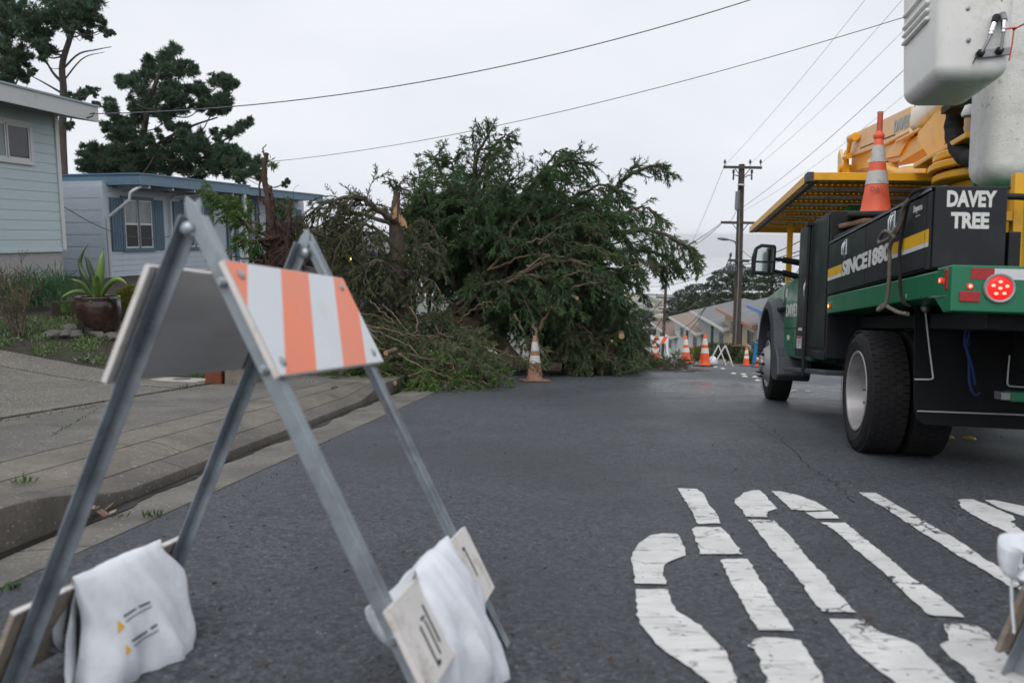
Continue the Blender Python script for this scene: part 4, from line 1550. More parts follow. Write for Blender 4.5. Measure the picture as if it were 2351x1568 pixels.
tp('flap_rod', MB().tube(spline([(0.70, -0.635, 0.70), (0.695, -0.635, 0.55), (0.70, -0.635, 0.525), (0.72, -0.635, 0.517), (0.85, -0.635, 0.515)], 14), 0.005, 7), M_WHITE_ROD, flap, smooth=60)
tp('rod_socket', MB().lathe([(0.02, 0), (0.028, 0.008), (0.03, 0.02), (0.024, 0.03), (0.0001, 0.034)], 14, frame((0.222, -0.62, 0.965), (1, 0, 0), (0, 0, 1), (0, -1, 0)), cap1=False), M_STEEL, flap, smooth=50)
tp('hitch_beam', MB().box((0.55, -1.05, 0.455), (1.9, -0.95, 0.51)), M_GREEN, bevel=0.005)
tp('hitch_end', MB().box((0.50, -1.052, 0.462), (0.548, -0.952, 0.505)), M_STEEL, bevel=0.004)
tp('outrigger_box', MB().box((0.60, -1.35, 0.72), (1.9, -1.05, 0.90)), M_FRAMEB, bevel=0.01)
bo = MB()
for a, h in ((-1.01, 1.02), (-1.01, 1.008)):
    bo.lathe([(0.006, 0), (0.004, 0.004), (0.0001, 0.005)], 8, frame((-0.0005, a, h), (0, -1, 0), (0, 0, 1), (-1, 0, 0)), cap1=False)
tp('bolt', bo, M_STEEL)

# --- lights, tape and reflectors on the tail
ta = -1.702
Mr = lambda r, h: frame((r, ta, h), (1, 0, 0), (0, 0, 1), (0, -1, 0))
lamp = tp('tail_lamp', MB().lathe([(0.071, 0), (0.071, 0.008), (0.066, 0.014), (0.058, 0.012), (0.056, 0.006)], 36, Mr(0.208, 1.034), cap0=False, cap1=False), M_RIM, smooth=50)
tp('lamp_lens', MB().lathe([(0.0565, 0.005), (0.05, 0.011), (0.03, 0.014), (0.0001, 0.015)], 32, Mr(0.208, 1.034), cap0=False, cap1=False), M_LEDLENS, lamp, smooth=60)
for dx, dz in ((0, 0.0), (-0.03, 0.012), (0.03, 0.010), (0, 0.030), (-0.017, -0.026), (0.019, -0.024)):
    e = MB().lathe([(0.0095, 0.0145), (0.0085, 0.0165), (0.0001, 0.0172)], 14, Mr(0.208 + dx, 1.034 + dz) @ Matrix.Scale(0.72, 4, (0, 1, 0)), cap0=False, cap1=False)
    tp('led', e, M_LED, lamp)
    tp('led_cell', MB().lathe([(0.0155, 0.0135), (0.0155, 0.0155), (0.0145, 0.0155), (0.0145, 0.0135)], 16, Mr(0.208 + dx, 1.034 + dz), cap0=False, cap1=False), M_RED_T, lamp)
ml = tp('marker_lamp', MB().lathe([(0.014, 0), (0.013, 0.006), (0.0001, 0.008)], 14, Mr(0.079, 1.040), cap1=False), M_LEDLENS, smooth=50)
tp('led', MB().lathe([(0.008, 0.0085), (0.0001, 0.0095)], 12, Mr(0.079, 1.040), cap0=False, cap1=False), M_LED, ml)
tp('red_tape', MB().box((0.082, ta - 0.0012, 1.075), (0.184, ta + 0.001, 1.126)), M_RED_T)
tp('white_tape', MB().box((0.185, ta - 0.0012, 1.075), (0.36, ta + 0.001, 1.126)), M_TAPEW)
tp('red_tape', MB().box((0.361, ta - 0.0012, 1.075), (0.52, ta + 0.001, 1.126)), M_RED_T)
tp('red_reflector', MB().box((0.034, ta - 0.006, 0.966), (0.126, ta + 0.001, 1.016)), M_RED_T, bevel=0.006)
tp('side_reflector', MB().box((-0.008, -1.655, 1.025), (0.0, -1.615, 1.125)), M_RED_T, bevel=0.004)
ml = tp('marker_lamp', MB().lathe([(0.014, 0), (0.012, 0.007), (0.0001, 0.009)], 12, frame((-0.002, -1.565, 1.072), (0, -1, 0), (0, 0, 1), (-1, 0, 0)), cap1=False), M_LEDLENS, smooth=50)
tp('led', MB().lathe([(0.010, 0.0095), (0.0001, 0.0105)], 12, frame((-0.002, -1.565, 1.072), (0, -1, 0), (0, 0, 1), (-1, 0, 0)), cap0=False, cap1=False), M_LED, ml)
am = tp('amber_marker', MB().box((-0.008, 0.86, 0.985), (0.0, 0.97, 1.025)), mat('amber_lens', (0.55, 0.12, 0.01), 0.3), bevel=0.003)
tp('led', MB().lathe([(0.014, 0), (0.0001, 0.004)], 12, frame((-0.0085, 0.935, 1.005), (0, -1, 0), (0, 0, 1), (-1, 0, 0)), cap1=False), M_AMB, am)
for r in (TW - 0.208,):
    lamp = tp('tail_lamp', MB().lathe([(0.071, 0), (0.071, 0.008), (0.066, 0.014), (0.058, 0.012), (0.056, 0.006)], 36, Mr(r, 1.034), cap0=False, cap1=False), M_RIM, smooth=50)
    tp('lamp_lens', MB().lathe([(0.0565, 0.005), (0.05, 0.011), (0.03, 0.014), (0.0001, 0.015)], 32, Mr(r, 1.034), cap0=False, cap1=False), M_LEDLENS, lamp, smooth=60)

# --- yellow access frame behind the panel, and right-hand tool box out of sight
yf = MB()
yf.box((0.525, -1.03, 1.13), (0.575, -0.97, 1.70))
yf.box((0.42, -1.025, 1.44), (0.525, -0.975, 1.49))
yf.box((0.62, -1.03, 1.60), (0.95, -0.97, 1.66))
tp('access_frame', yf, M_YEL, bevel=0.004)
tp('grab_bar', MB().tube([(0.30, -1.10, 1.565), (0.62, -1.14, 1.55), (1.2, -1.14, 1.53)], 0.018, 8), M_FRAMEB, smooth=50)
tb2 = MB()
sideprism(tb2, [(1.02, 1.085), (-1.35, 1.142), (-1.355, 1.555), (1.02, 1.508)], TW - 0.36, TW)
tp('tool_box', tb2, M_BLACK, bevel=0.008)

# --- canopy rack over the cab: perforated planks in a frame, on posts
GH = 2.15
g0a, g1a, gr0, gr1 = 1.50, 5.52, -0.105, 2.40
GA = MB()
GA.box((gr0, g0a, GH - 0.06), (gr0 + 0.055, g1a, GH + 0.012))
GA.box((gr1 - 0.055, g0a, GH - 0.06), (gr1, g1a, GH + 0.012))
GA.box((gr0 + 0.055, g0a, GH - 0.055), (gr1 - 0.055, g0a + 0.055, GH + 0.012))
GA.box((gr0 + 0.055, g1a - 0.055, GH - 0.055), (gr1 - 0.055, g1a, GH + 0.012))
guard = tp('cab_guard', GA, M_YEL, bevel=0.004)
tp('guard_angle', MB().box((gr0 + 0.056, g0a + 0.06, GH - 0.063), (gr0 + 0.095, g1a - 0.06, GH - 0.057)), mat('grimy_angle', (0.11, 0.085, 0.06), 0.6, 0, 0.2, 6), guard)
tp('corner_cap', MB().box((gr0 - 0.004, g0a - 0.004, GH - 0.066), (gr0 + 0.05, g0a + 0.14, GH + 0.016)), M_FLARE, guard, bevel=0.004)
NP = 8
pw_ = (g1a - g0a - 0.11) / NP
pl = MB()
pl.box((gr0 + 0.1, 0, -0.03), (gr1 - 0.06, 0.012, 0.0))
pl.box((gr0 + 0.1, pw_ - 0.024, -0.03), (gr1 - 0.06, pw_ - 0.012, 0.0))
pl.box((gr0 + 0.1, 0.012, -0.030), (gr1 - 0.06, 0.055, -0.026))
nb = 46
pl.box((gr0 + 0.1, 0.055, -0.006), (gr1 - 0.06, pw_ - 0.031, -0.003))
for i in range(nb):
    x = gr0 + 0.12 + (gr1 - gr0 - 0.2) * i / nb
    pl.box((x, pw_ - 0.031, -0.0055), (x + 0.033, pw_ - 0.024, -0.0035))
    pl.add([(x, 0.06, -0.0065), (x + 0.012, 0.06, -0.0065), (x + 0.052, pw_ - 0.042, -0.0065), (x + 0.040, pw_ - 0.042, -0.0065), (x + 0.006, 0.06, -0.0085), (x + 0.046, pw_ - 0.042, -0.0085)], [(0, 4, 5, 3), (4, 1, 2, 5), (0, 1, 4), (3, 5, 2)])
plm = None
for i in range(NP):
    if plm is None:
        plm = tp('plank', pl, M_YEL, guard)
        o = plm
    else:
        o = plm.copy()
        COL.objects.link(o)
    o.location = (0, g0a + 0.055 + i * pw_, GH)
for r, a in ((0.235, 4.36), (TW - 0.235, 4.36)):
    tp('guard_post', MB().box((r - 0.03, a - 0.03, 1.25), (r + 0.03, a + 0.03, GH - 0.06)), M_YEL, guard, bevel=0.004)
tp('post_foot', MB().box((0.19, 4.30, 1.22), (0.32, 4.60, 1.27)), M_YEL, guard)

# --- turntable, booms
PM = Matrix.Translation((1.18, 0.85, -0.03))
pd_ = MB()
pd_.lathe([(0.30, 0.93), (0.30, 1.9), (0.34, 1.95), (0.34, 1.99)], 32, PM)
ped = tp('pedestal', pd_, M_YEL, smooth=40)
for z, r in ((2.00, 0.47), (2.08, 0.50), (2.16, 0.47)):
    tp('turntable_plate', MB().lathe([(r - 0.01, z), (r, z + 0.01), (r, z + 0.05), (r - 0.01, z + 0.06)], 40, PM), M_YEL, ped, smooth=40)
for k in range(28):
    a = 2 * math.pi * k / 28
    tp('bolt', MB().lathe([(0.02, 2.055), (0.02, 2.082)], 6, PM @ Matrix.Translation((0.44 * math.cos(a), 0.44 * math.sin(a), 0))), M_FRAMEB, ped)
tp('turntable_deck', MB().box((0.74, 0.35, 2.195), (1.62, 1.50, 2.24)), M_YEL, ped, bevel=0.01)
for r in (0.90, 1.38):
    tw = MB()
    sideprism(tw, [(1.50, 2.24), (0.45, 2.24), (0.25, 2.62), (0.6, 2.74), (1.45, 2.68), (1.95, 2.60), (1.97, 2.54), (1.56, 2.27)], r, r + 0.05)
    tp('turret_plate', tw, M_YEL, ped, bevel=0.006)
    tp('turret_rib', MB().beam((r - 0.012, 1.35, 2.26), (r - 0.012, 0.75, 2.66), 0.012, 0.03), M_YEL, ped)
tp('tower_box', MB().box((0.96, 0.35, 2.24), (1.37, 1.0, 2.66)), M_YEL, ped, bevel=0.02)
# lower boom under, running forward
lb_ = MB()
lb_.beam((1.18, 0.6, 2.58), (1.18, 3.0, 2.62), 0.26, 0.18, mi=0)
lb_.beam((1.18, 2.8, 2.64), (1.18, 5.1, 2.94), 0.24, 0.22)
lob = tp('lower_boom', lb_, M_YEL, bevel=0.012)
sideprism(kn := MB(), [(2.55, 2.76), (2.95, 2.60), (3.5, 2.68), (2.9, 2.82)], 1.03, 1.05)
tp('boom_gusset', kn, M_YEL, lob)
cyl = MB().tube([(1.0, 1.75, 2.22), (1.0, 2.7, 2.37)], 0.07, 14).tube([(1.0, 2.7, 2.37), (1.0, 3.9, 2.72)], 0.042, 10)
tp('lift_cylinder', cyl, M_YEL, smooth=50)
tp('cylinder_collar', MB().tube([(1.0, 1.72, 2.215), (1.0, 1.95, 2.25)], 0.095, 14), M_YEL, smooth=50)
# upper boom: faded tan steel, then white fibreglass towards the bucket
D0, D1 = Vector((1.15, 5.22, 3.175)), Vector((1.15, 2.62, 2.885))
ub = MB()
dirb = (D1 - D0).normalized()
upb = Vector((1, 0, 0)).cross(dirb).normalized()
upb = -upb if upb.z < 0 else upb
Q = lambda s, h, r: (r, (D0 + dirb * s + upb * h).y, (D0 + dirb * s + upb * h).z)
Lb = (D1 - D0).length
ub.prism([(0, 0.125), (0, -0.15), (Lb - 0.7, -0.16), (Lb - 0.5, -0.125), (Lb, -0.125), (Lb, 0.125)], lambda s, h, t: Q(s, h, t), 1.02, 1.28)
ubo = tp('upper_boom', ub, M_TAN, bevel=0.012)
tp('boom_seam', MB().prism([(0.95, -0.127), (0.955, -0.127), (0.955, 0.12), (0.95, 0.12)], lambda s, h, t: Q(s, h, t), 1.0185, 1.0195), M_YEL, ubo)
for k in range(26):
    s = 0.75 + k * 0.055
    tp('bolt_head', MB().prism([(s, -0.104), (s + 0.028, -0.104), (s + 0.028, -0.088), (s, -0.088)], lambda s_, h, t: Q(s_, h, t), 1.016, 1.0205), M_FRAMEB, ubo)
BMx = frame(Q(Lb - 0.50, -0.075, 1.0165), dirb, upb, (-1, 0, 0))
text_fit('lettering', 'DAVEY', BMx, 0.52, 0.125, M_BLUETXT, ubo, 0.045)
tree_ = MB()
for pts in ([(0.565, -0.02), (0.70, -0.02), (0.70, 0.0), (0.565, 0.0)], [(0.61, 0.0), (0.65, 0.0), (0.65, 0.07), (0.61, 0.07)], [(0.57, 0.07), (0.70, 0.07), (0.70, 0.185), (0.62, 0.185), (0.62, 0.11), (0.57, 0.11)]):
    tree_.add([BMx @ Vector((x, y, 0.001)) for x, y in pts], [tuple(range(len(pts)))])
tp('tree_emblem', tree_, M_BLUETXT, ubo)
E0 = D1
E1 = Vector((0.75, -0.35, 2.62))
wf = MB()
dv = (E1 - E0)
for i in range(9):
    pass
rr_ = [(0.135, 0.125)] * 2
v, f = [], []
N8 = 16
for i in range(8):
    c = E0 + dv * (i / 7)
    for k in range(N8):
        a = 2 * math.pi * k / N8
        ca, sa = math.cos(a), math.sin(a)
        sq = lambda t_: math.copysign(abs(t_) ** 0.6, t_)
        v.append((c.x + sq(ca) * 0.13, c.y, c.z + sq(sa) * 0.125))
    if i:
        for k in range(N8):
            f.append(((i - 1) * N8 + k, (i - 1) * N8 + (k + 1) % N8, i * N8 + (k + 1) % N8, i * N8 + k))
f.append(tuple(range(N8)))
f.append(tuple(7 * N8 + k for k in range(N8))[::-1])
wf.add(v, f)
tp('fibreglass_boom', wf, M_FIB, smooth=40)
# elbow brackets at the front end of the booms
eb = MB()
sideprism(eb, [(5.05, 2.86), (5.38, 2.80), (5.42, 3.10), (5.34, 3.17), (5.15, 2.98)], 0.96, 1.0)
tp('elbow_plate', eb, M_TAN, bevel=0.008)
eb = MB()
eb.tube([(0.96, 4.95, 2.92), (0.96, 4.72, 3.16)], 0.022, 10)
eb.tube([(0.96, 4.50, 3.14), (0.96, 4.76, 3.17)], 0.048, 12)
eb.tube([(0.92, 5.15, 2.88), (1.3, 5.15, 2.88)], 0.05, 12)
eb.tube([(0.95, 4.88, 3.02), (0.95, 5.0, 2.60)], 0.025, 8)
eb.beam((0.97, 4.82, 2.58), (0.97, 5.0, 3.06), 0.04, 0.09)
eb.tube([(0.94, 4.70, 2.95), (0.94, 4.92, 2.97)], 0.035, 8)
tp('elbow_link', eb, M_YEL, smooth=40)
tp('sheave', MB().lathe([(0.16, -0.04), (0.16, 0.04)], 20, frame((1.1, 4.85, 2.62), (0, 1, 0), (0, 0, 1), (1, 0, 0))), M_FRAMEB)
tp('sheave', MB().lathe([(0.13, -0.05), (0.13, 0.05)], 20, frame((1.1, 3.5, 2.52), (0, 1, 0), (0, 0, 1), (1, 0, 0))), M_FRAMEB)
sideprism(br := MB(), [(3.15, 2.30), (3.40, 2.30), (3.40, 2.60), (3.30, 2.60)], 1.0, 1.12)
tp('boom_rest', br, M_TAN, bevel=0.006)
tp('rest_beam', MB().box((0.5, 3.2, 2.165), (1.9, 3.34, 2.30)), M_YEL, bevel=0.006)
tp('pipe_run', MB().tube([(1.0, 3.1, 2.79), (1.0, 2.5, 2.75), (1.0, 2.45, 2.69)], 0.018, 8).tube([(0.99, 2.9, 2.73), (0.99, 2.2, 2.69)], 0.016, 8), M_TAN, smooth=50)
# black hose loop beside the turret, green mast
hp = [(0.80, 0.62, 2.56), (0.80, 0.74, 2.45), (0.80, 0.76, 2.34), (0.80, 0.66, 2.20), (0.80, 0.48, 2.09), (0.80, 0.22, 2.03), (0.80, 0.0, 2.02)]
tp('hose_loop', MB().tube(spline(hp, 26), [0.066 + 0.004 * math.sin(i * 2.1) for i in range(26)], 14), M_HOSE, smooth=60)
tp('hose_strap', MB().box((0.62, 0.30, 2.40), (0.98, 0.5, 2.45)), M_FRAMEB)
tp('green_mast', MB().box((0.62, -0.18, 1.1), (0.655, -0.14, 2.25)), M_GREEN, bevel=0.004)
tp('white_cap', MB().lathe([(0.045, 0), (0.05, 0.02), (0.03, 0.07), (0.0001, 0.08)], 14, Matrix.Translation((0.62, -0.05, 2.25)), cap1=False), M_FIB, smooth=50)

# --- bucket (white fibreglass)
bk = MB()
b0, b1 = 0.037, 0.60
bk_lo, bk_hi = 2.03, 3.05


def rounded_bucket(mb, r0, r1, a0, a1, h0, h1, rad, tap=0.03):
    """box with rounded vertical edges and a rounded bottom"""
    levels = []
    for i in range(5):
        t = i / 4 * math.pi / 2
        levels.append((rad * (1 - math.sin(t)), h0 + rad * (1 - math.cos(t)) if False else h0 + rad * (1 - math.cos(t))))
    levels = [(rad * (1 - math.sin(i / 5 * math.pi / 2)), h0 + rad * (1 - math.cos(i / 5 * math.pi / 2))) for i in range(6)]
    levels.append((0.0, h1))
    ring_n = 0
    v = []
    for ins, h in levels:
        e = tap * (h - h0) / (h1 - h0)
        x0, x1, y0, y1 = r0 + ins - e, r1 - ins + e, a0 + ins - e, a1 - ins + e
        cr = max(0.012, rad * 0.8 - ins * 0.5)
        ring = []
        for cx__, cy__, st_ in ((x1 - cr, y1 - cr, 0), (x0 + cr, y1 - cr, 90), (x0 + cr, y0 + cr, 180), (x1 - cr, y0 + cr, 270)):
            for k in range(6):
                a = math.radians(st_ + 18 * k)
                ring.append((cx__ + cr * math.cos(a), cy__ + cr * math.sin(a), h))
        ring_n = len(ring)
        v += ring
    f = []
    for i in range(len(levels) - 1):
        for k in range(ring_n):
            f.append((i * ring_n + k, i * ring_n + (k + 1) % ring_n, (i + 1) * ring_n + (k + 1) % ring_n, (i + 1) * ring_n + k))
    f.append(tuple(range(ring_n))[::-1])
    mb.add(v, f)
    return mb


rounded_bucket(bk, 0.030, 0.385, -1.25, -0.64, 2.150, 3.1, 0.075)
bko = tp('bucket', bk, M_FIB, smooth=50)
for i, z in enumerate((2.50, 2.545, 2.59, 2.66)):
    rib = MB().box((-0.004, -1.13, z), (0.02, -0.70, z + 0.022))
    tp('step_rib', rib, M_FIB, bko, bevel=0.008)
for r, h in ((0.163, 2.507), (0.174, 2.344)):
    tp('bolt', MB().lathe([(0.011, 0), (0.011, 0.003), (0.006, 0.006), (0.0001, 0.007)], 10, frame((r, -1.262, h), (1, 0, 0), (0, 0, 1), (0, -1, 0)), cap1=False), M_STEEL, bko)
ptl = MB()
ptl.prism([(0.206, 2.262), (0.226, 2.247), (0.375, 2.262), (0.375, 2.302), (0.230, 2.292), (0.208, 2.280)], lambda r, h, t: (r, t, h), -1.275, -1.262)
pto = tp('fitting_plate', ptl, M_STEEL, bko, bevel=0.003)
for r, h in ((0.228, 2.270), (0.318, 2.280)):
    tp('hose_fitting', MB().lathe([(0.021, 0), (0.021, 0.012), (0.016, 0.014), (0.014, 0.03), (0.0001, 0.031)], 6, frame((r, -1.275, h), (1, 0, 0), (0, 0, 1), (0, -1, 0)), cap1=False), M_FRAMEB, pto)
    dx = 0.06 if r < 0.3 else 0.008
    tp('hose_pipe', MB().tube([(r, -1.30, h), (r + dx * 0.35, -1.31, h + 0.05), (r + dx * 0.55, -1.31, h + 0.085)], 0.008, 8), M_STEEL, pto, smooth=50)
    tp('hose_coupling', MB().tube([(r + dx * 0.55, -1.31, h + 0.085), (r + dx * 0.82, -1.305, h + 0.145)], 0.0135, 8).tube([(r + dx * 0.6, -1.31, h + 0.10), (r + dx * 0.64, -1.31, h + 0.107)], 0.0165, 8), M_CHROME, pto, smooth=40)
    tp('hose_end', MB().tube([(r + dx * 0.82, -1.305, h + 0.145), (r + dx * 1.15, -1.28, h + 0.185), (r + dx * 1.3, -1.2, h + 0.2)], 0.017, 8), M_HOSE if r < 0.3 else M_STEEL, pto, smooth=50)
tp('grease_drip', MB().tube([(0.213, -1.264, 2.255), (0.205, -1.264, 2.235), (0.198, -1.264, 2.222)], 0.003, 5), M_FRAMEB, bko)
# second, grimy bucket cover beside it, nearer
b2 = MB()
rounded_bucket(b2, 0.545, 1.15, -0.60, -0.22, 1.735, 3.15, 0.11, 0.0)
tp('second_bucket', b2, M_FIBD, smooth=50)

# red tie on the fittings
tie = MB().tube([(0.315, -1.345, 2.368), (0.345, -1.35, 2.372), (0.36, -1.35, 2.368), (0.39, -1.53, 2.36), (0.47, -1.54, 2.40)], 0.004, 6)
tie.tube([(0.355, -1.35, 2.37), (0.350, -1.355, 2.30), (0.338, -1.355, 2.206)], 0.0035, 6)
tie.lathe([(0.0001, -0.012), (0.012, 0), (0.0001, 0.012)], 8, Matrix.Translation((0.356, -1.352, 2.368)), cap0=False, cap1=False)
o = tie.build('tie_strap', mat('red_plastic', (0.62, 0.02, 0.015), 0.4), None, smooth=60)
o.matrix_world = TM
tag(o, 'red tie knotted round the hydraulic fittings of the white bucket', 'tie')

# --- rope hung over the tool box
rp_ = MB()
rope1 = spline([(0.10, -1.28, 1.575), (0.0, -1.20, 1.578), (-0.03, -1.10, 1.545), (-0.035, -1.01, 1.46), (-0.035, -0.95, 1.40), (-0.05, -0.86, 1.36), (-0.06, -0.70, 1.345), (-0.055, -0.62, 1.352), (-0.05, -0.62, 1.385), (-0.055, -0.72, 1.405), (-0.06, -0.84, 1.39), (-0.055, -0.92, 1.355), (-0.05, -0.86, 1.33), (-0.045, -0.81, 1.29), (-0.04, -0.81, 1.21), (-0.035, -0.79, 1.08), (-0.035, -0.76, 0.985), (-0.05, -0.74, 0.955), (-0.06, -0.69, 0.94), (-0.045, -0.67, 0.96), (-0.03, -0.72, 0.975), (-0.03, -0.80, 0.955), (-0.02, -0.95, 0.925), (0.0, -1.05, 0.915)], 140)
rp_.tube(rope1, [0.0115 + 0.0016 * math.sin(i * 2.4) for i in range(140)], 8)
rp_.tube(spline([(0.0, -1.19, 1.575), (-0.045, -1.08, 1.52), (-0.04, -0.96, 1.43), (-0.06, -0.90, 1.37), (-0.05, -0.83, 1.35)], 40), 0.0115, 8)
M_ROPE = mat('weathered_rope', (0.17, 0.15, 0.125), 0.95, 0, 0.3, 45, bmp=0.8, bscale=160)
o = rp_.build('rope', M_ROPE, None, smooth=60)
o.matrix_world = TM
tag(o, 'frayed tan rope knotted and hanging over the black tool box', 'rope')
rp_ = MB()
rp_.tube(spline([(0.05, -1.27, 1.578), (-0.03, -1.17, 1.57), (-0.03, -1.06, 1.50), (-0.02, -0.97, 1.40), (-0.022, -0.93, 1.28), (-0.022, -0.95, 1.15), (-0.02, -0.98, 1.02), (-0.01, -1.02, 0.975), (0.02, -1.03, 0.96)], 50), 0.010, 8)
o = rp_.build('rope', mat('black_rope', (0.015, 0.014, 0.014), 0.95, 0, 0.3, 45, bmp=0.8, bscale=160), None, smooth=60)
o.matrix_world = TM
tag(o, 'black rope hanging down the tool box beside the tan rope', 'rope')
cord = MB()
cord.tube(spline([(0.435, -0.70, 0.905), (0.43, -0.70, 0.84), (0.425, -0.70, 0.78), (0.44, -0.70, 0.74), (0.452, -0.70, 0.765), (0.438, -0.70, 0.79), (0.425, -0.70, 0.765), (0.44, -0.70, 0.72), (0.455, -0.70, 0.66), (0.46, -0.70, 0.56), (0.475, -0.70, 0.49), (0.50, -0.70, 0.46), (0.525, -0.70, 0.475)], 60), 0.0085, 7)
cord.tube(spline([(0.445, -0.705, 0.905), (0.447, -0.705, 0.82), (0.437, -0.705, 0.755), (0.455, -0.705, 0.68), (0.478, -0.705, 0.60), (0.49, -0.70, 0.545), (0.495, -0.70, 0.52)], 40), 0.0085, 7)
o = cord.build('cord', mat('blue_webbing', (0.012, 0.04, 0.16), 0.7, 0, 0.2, 30), None, smooth=60)
o.matrix_world = TM
tag(o, 'blue cord with a looped knot hanging in front of the black mud flap', 'cord')
tp('hook', MB().tube(spline([(0.44, -0.63, 0.93), (0.44, -0.70, 0.93), (0.455, -0.71, 0.915), (0.44, -0.70, 0.9)], 14), 0.009, 7), M_STEEL, smooth=60)

# ================================================================== houses
M_SID1 = mat('pale_green_siding', (0.54, 0.645, 0.655), 0.62, 0, 0.06, 1.5, stretch=(0.5, 1, 3), dirt=(0.45, 0.54, 0.55), dirt_amt=0.2)
M_SID2 = mat('grey_blue_siding', (0.55, 0.60, 0.67), 0.62, 0, 0.06, 1.5, dirt=(0.45, 0.49, 0.56), dirt_amt=0.2)
M_TRIMW = mat('white_trim', (0.66, 0.67, 0.66), 0.5, 0, 0.06, 3, dirt=(0.45, 0.44, 0.40), dirt_amt=0.25)
M_TRIMB = mat('blue_trim', (0.078, 0.145, 0.205), 0.5, 0, 0.1, 3, dirt=(0.05, 0.10, 0.16), dirt_amt=0.2)
M_FASB = mat('blue_fascia', (0.125, 0.215, 0.295), 0.5, 0, 0.08, 2, dirt=(0.20, 0.28, 0.36), dirt_amt=0.3)
M_FASW = mat('white_fascia', (0.57, 0.58, 0.57), 0.6, 0, 0.06, 2, stretch=(0.4, 1, 1), dirt=(0.40, 0.37, 0.32), dirt_amt=0.3, dirt_scale=2)
M_METAL_R = mat('roof_edge_metal', (0.30, 0.36, 0.40), 0.45, 0.3, 0.1, 3)
M_FOUND = mat('painted_foundation', (0.40, 0.385, 0.38), 0.8, 0, 0.1, 2, dirt=(0.28, 0.26, 0.24), dirt_amt=0.35)
M_PANE = mat('window_glass', (0.035, 0.04, 0.045), 0.04, 0, 0.5, 1.2, rvar=0.02)
M_PANEC = mat('curtained_glass', (0.20, 0.24, 0.23), 0.06, 0, 0.45, 3.5, stretch=(1, 1, 0.4), rvar=0.02)
M_SCREEN = mat('insect_screen', (0.035, 0.035, 0.037), 0.6, 0, 0.2, 3)
M_ROOFG = mat('roof_felt', (0.16, 0.155, 0.15), 0.9, 0, 0.15, 2)
M_SOFF = mat('soffit_paint', (0.26, 0.31, 0.32), 0.8)


def dirv(deg):
    a = math.radians(deg)
    return Vector((math.sin(a), math.cos(a), 0)), Vector((-math.cos(a), math.sin(a), 0))


class House:
    """local x: along the street wall, away; y: into the house; z up"""

    def __init__(self, name, label, corner, deg):
        self.C = corner
        self.dx, self.dy = dirv(deg)
        self.M = frame(corner, self.dx, self.dy, Vector((0, 0, 1)))
        self.o = thing(name, label, 'house', M=self.M)

    def wl(self, u, v, off=0.0):
        """picture point -> (x, z) on the plane y = off"""
        q = on_plane(u, v, self.C + self.dy * off, self.dy) - self.C
        return q.dot(self.dx), q.z

    def wy(self, u, v, off=0.0):
        """picture point -> (y, z) on the plane x = off"""
        q = on_plane(u, v, self.C + self.dx * off, self.dx) - self.C
        return q.dot(self.dy), q.z

    def part(self, name, mb, m, parent=None, bevel=0, smooth=None):
        return mb.build(name, m, parent or self.o, smooth=smooth, bevel=bevel)

    def siding(self, x0, x1, z0, z1, pitch, m, axis='x', at_=0.0):
        """lapped boards, each a piece of its own"""
        n = max(1, round((z1 - z0) / pitch))
        p = (z1 - z0) / n
        first = None
        for i in range(n):
            if first is None:
                bm_ = MB()
                sec = [(0.0, 0), (-0.015, 0.0), (-0.0125, p - 0.013), (0.0, p - 0.013)]
                if axis == 'x':
                    bm_.prism(sec, lambda a, h, t: (t, at_ + a, h), x0, x1)
                else:
                    bm_.prism(sec, lambda a, h, t: (at_ + a, t, h), x0, x1)
                first = self.part('siding_board', bm_, m)
                o = first
            else:
                o = first.copy()
                COL.objects.link(o)
            o.location = (0, 0, z0 + i * p)


def window_unit(H, x0, x1, z0, z1, y=-0.03, trim=0.09, trim_m=None, n_sash=2, double=True, screen=True, parent=None):
    tm = trim_m or M_TRIMW
    fr = MB()
    fr.box((x0 - trim, y - 0.035, z1), (x1 + trim, y, z1 + trim))
    fr.box((x0 - trim, y - 0.040, z0 - trim), (x1 + trim, y, z0))
    fr.box((x0 - trim, y - 0.033, z0), (x0, y, z1))
    fr.box((x1, y - 0.033, z0), (x1 + trim, y, z1))
    w = H.part('window', fr, tm, parent, bevel=0.004)
    step = (x1 - x0) / n_sash
    for i in range(n_sash):
        a, b_ = x0 + i * step + (0.012 if i else 0), x0 + (i + 1) * step - (0.012 if i < n_sash - 1 else 0)
        t = 0.038
        s = MB()
        s.box((a, y - 0.022, z0), (a + t, y, z1)).box((b_ - t, y - 0.022, z0), (b_, y, z1))
        s.box((a + t, y - 0.021, z0), (b_ - t, y, z0 + t)).box((a + t, y - 0.021, z1 - t), (b_ - t, y, z1))
        zm = (z0 + z1) / 2
        if double:
            s.box((a + t, y - 0.024, zm - 0.025), (b_ - t, y, zm + 0.025))
        H.part('sash', s, M_TRIMW, w, bevel=0.003)
        if double:
            H.part('pane', MB().box((a + t, y - 0.008, zm + 0.025), (b_ - t, y - 0.004, z1 - t)), M_PANEC, w)
            H.part('pane', MB().box((a + t, y - 0.007, z0 + t), (b_ - t, y - 0.003, zm - 0.025)), M_SCREEN if screen else M_PANE, w)
        else:
            H.part('pane', MB().box((a + t, y - 0.008, z0 + t), (b_ - t, y - 0.004, z1 - t)), M_PANE if i else M_PANEC, w)
    if n_sash == 2 and trim_m is not None:
        xm = (x0 + x1) / 2
        H.part('mullion', MB().box((xm - 0.03, y - 0.03, z0), (xm + 0.03, y, z1)), tm, w)
    return w


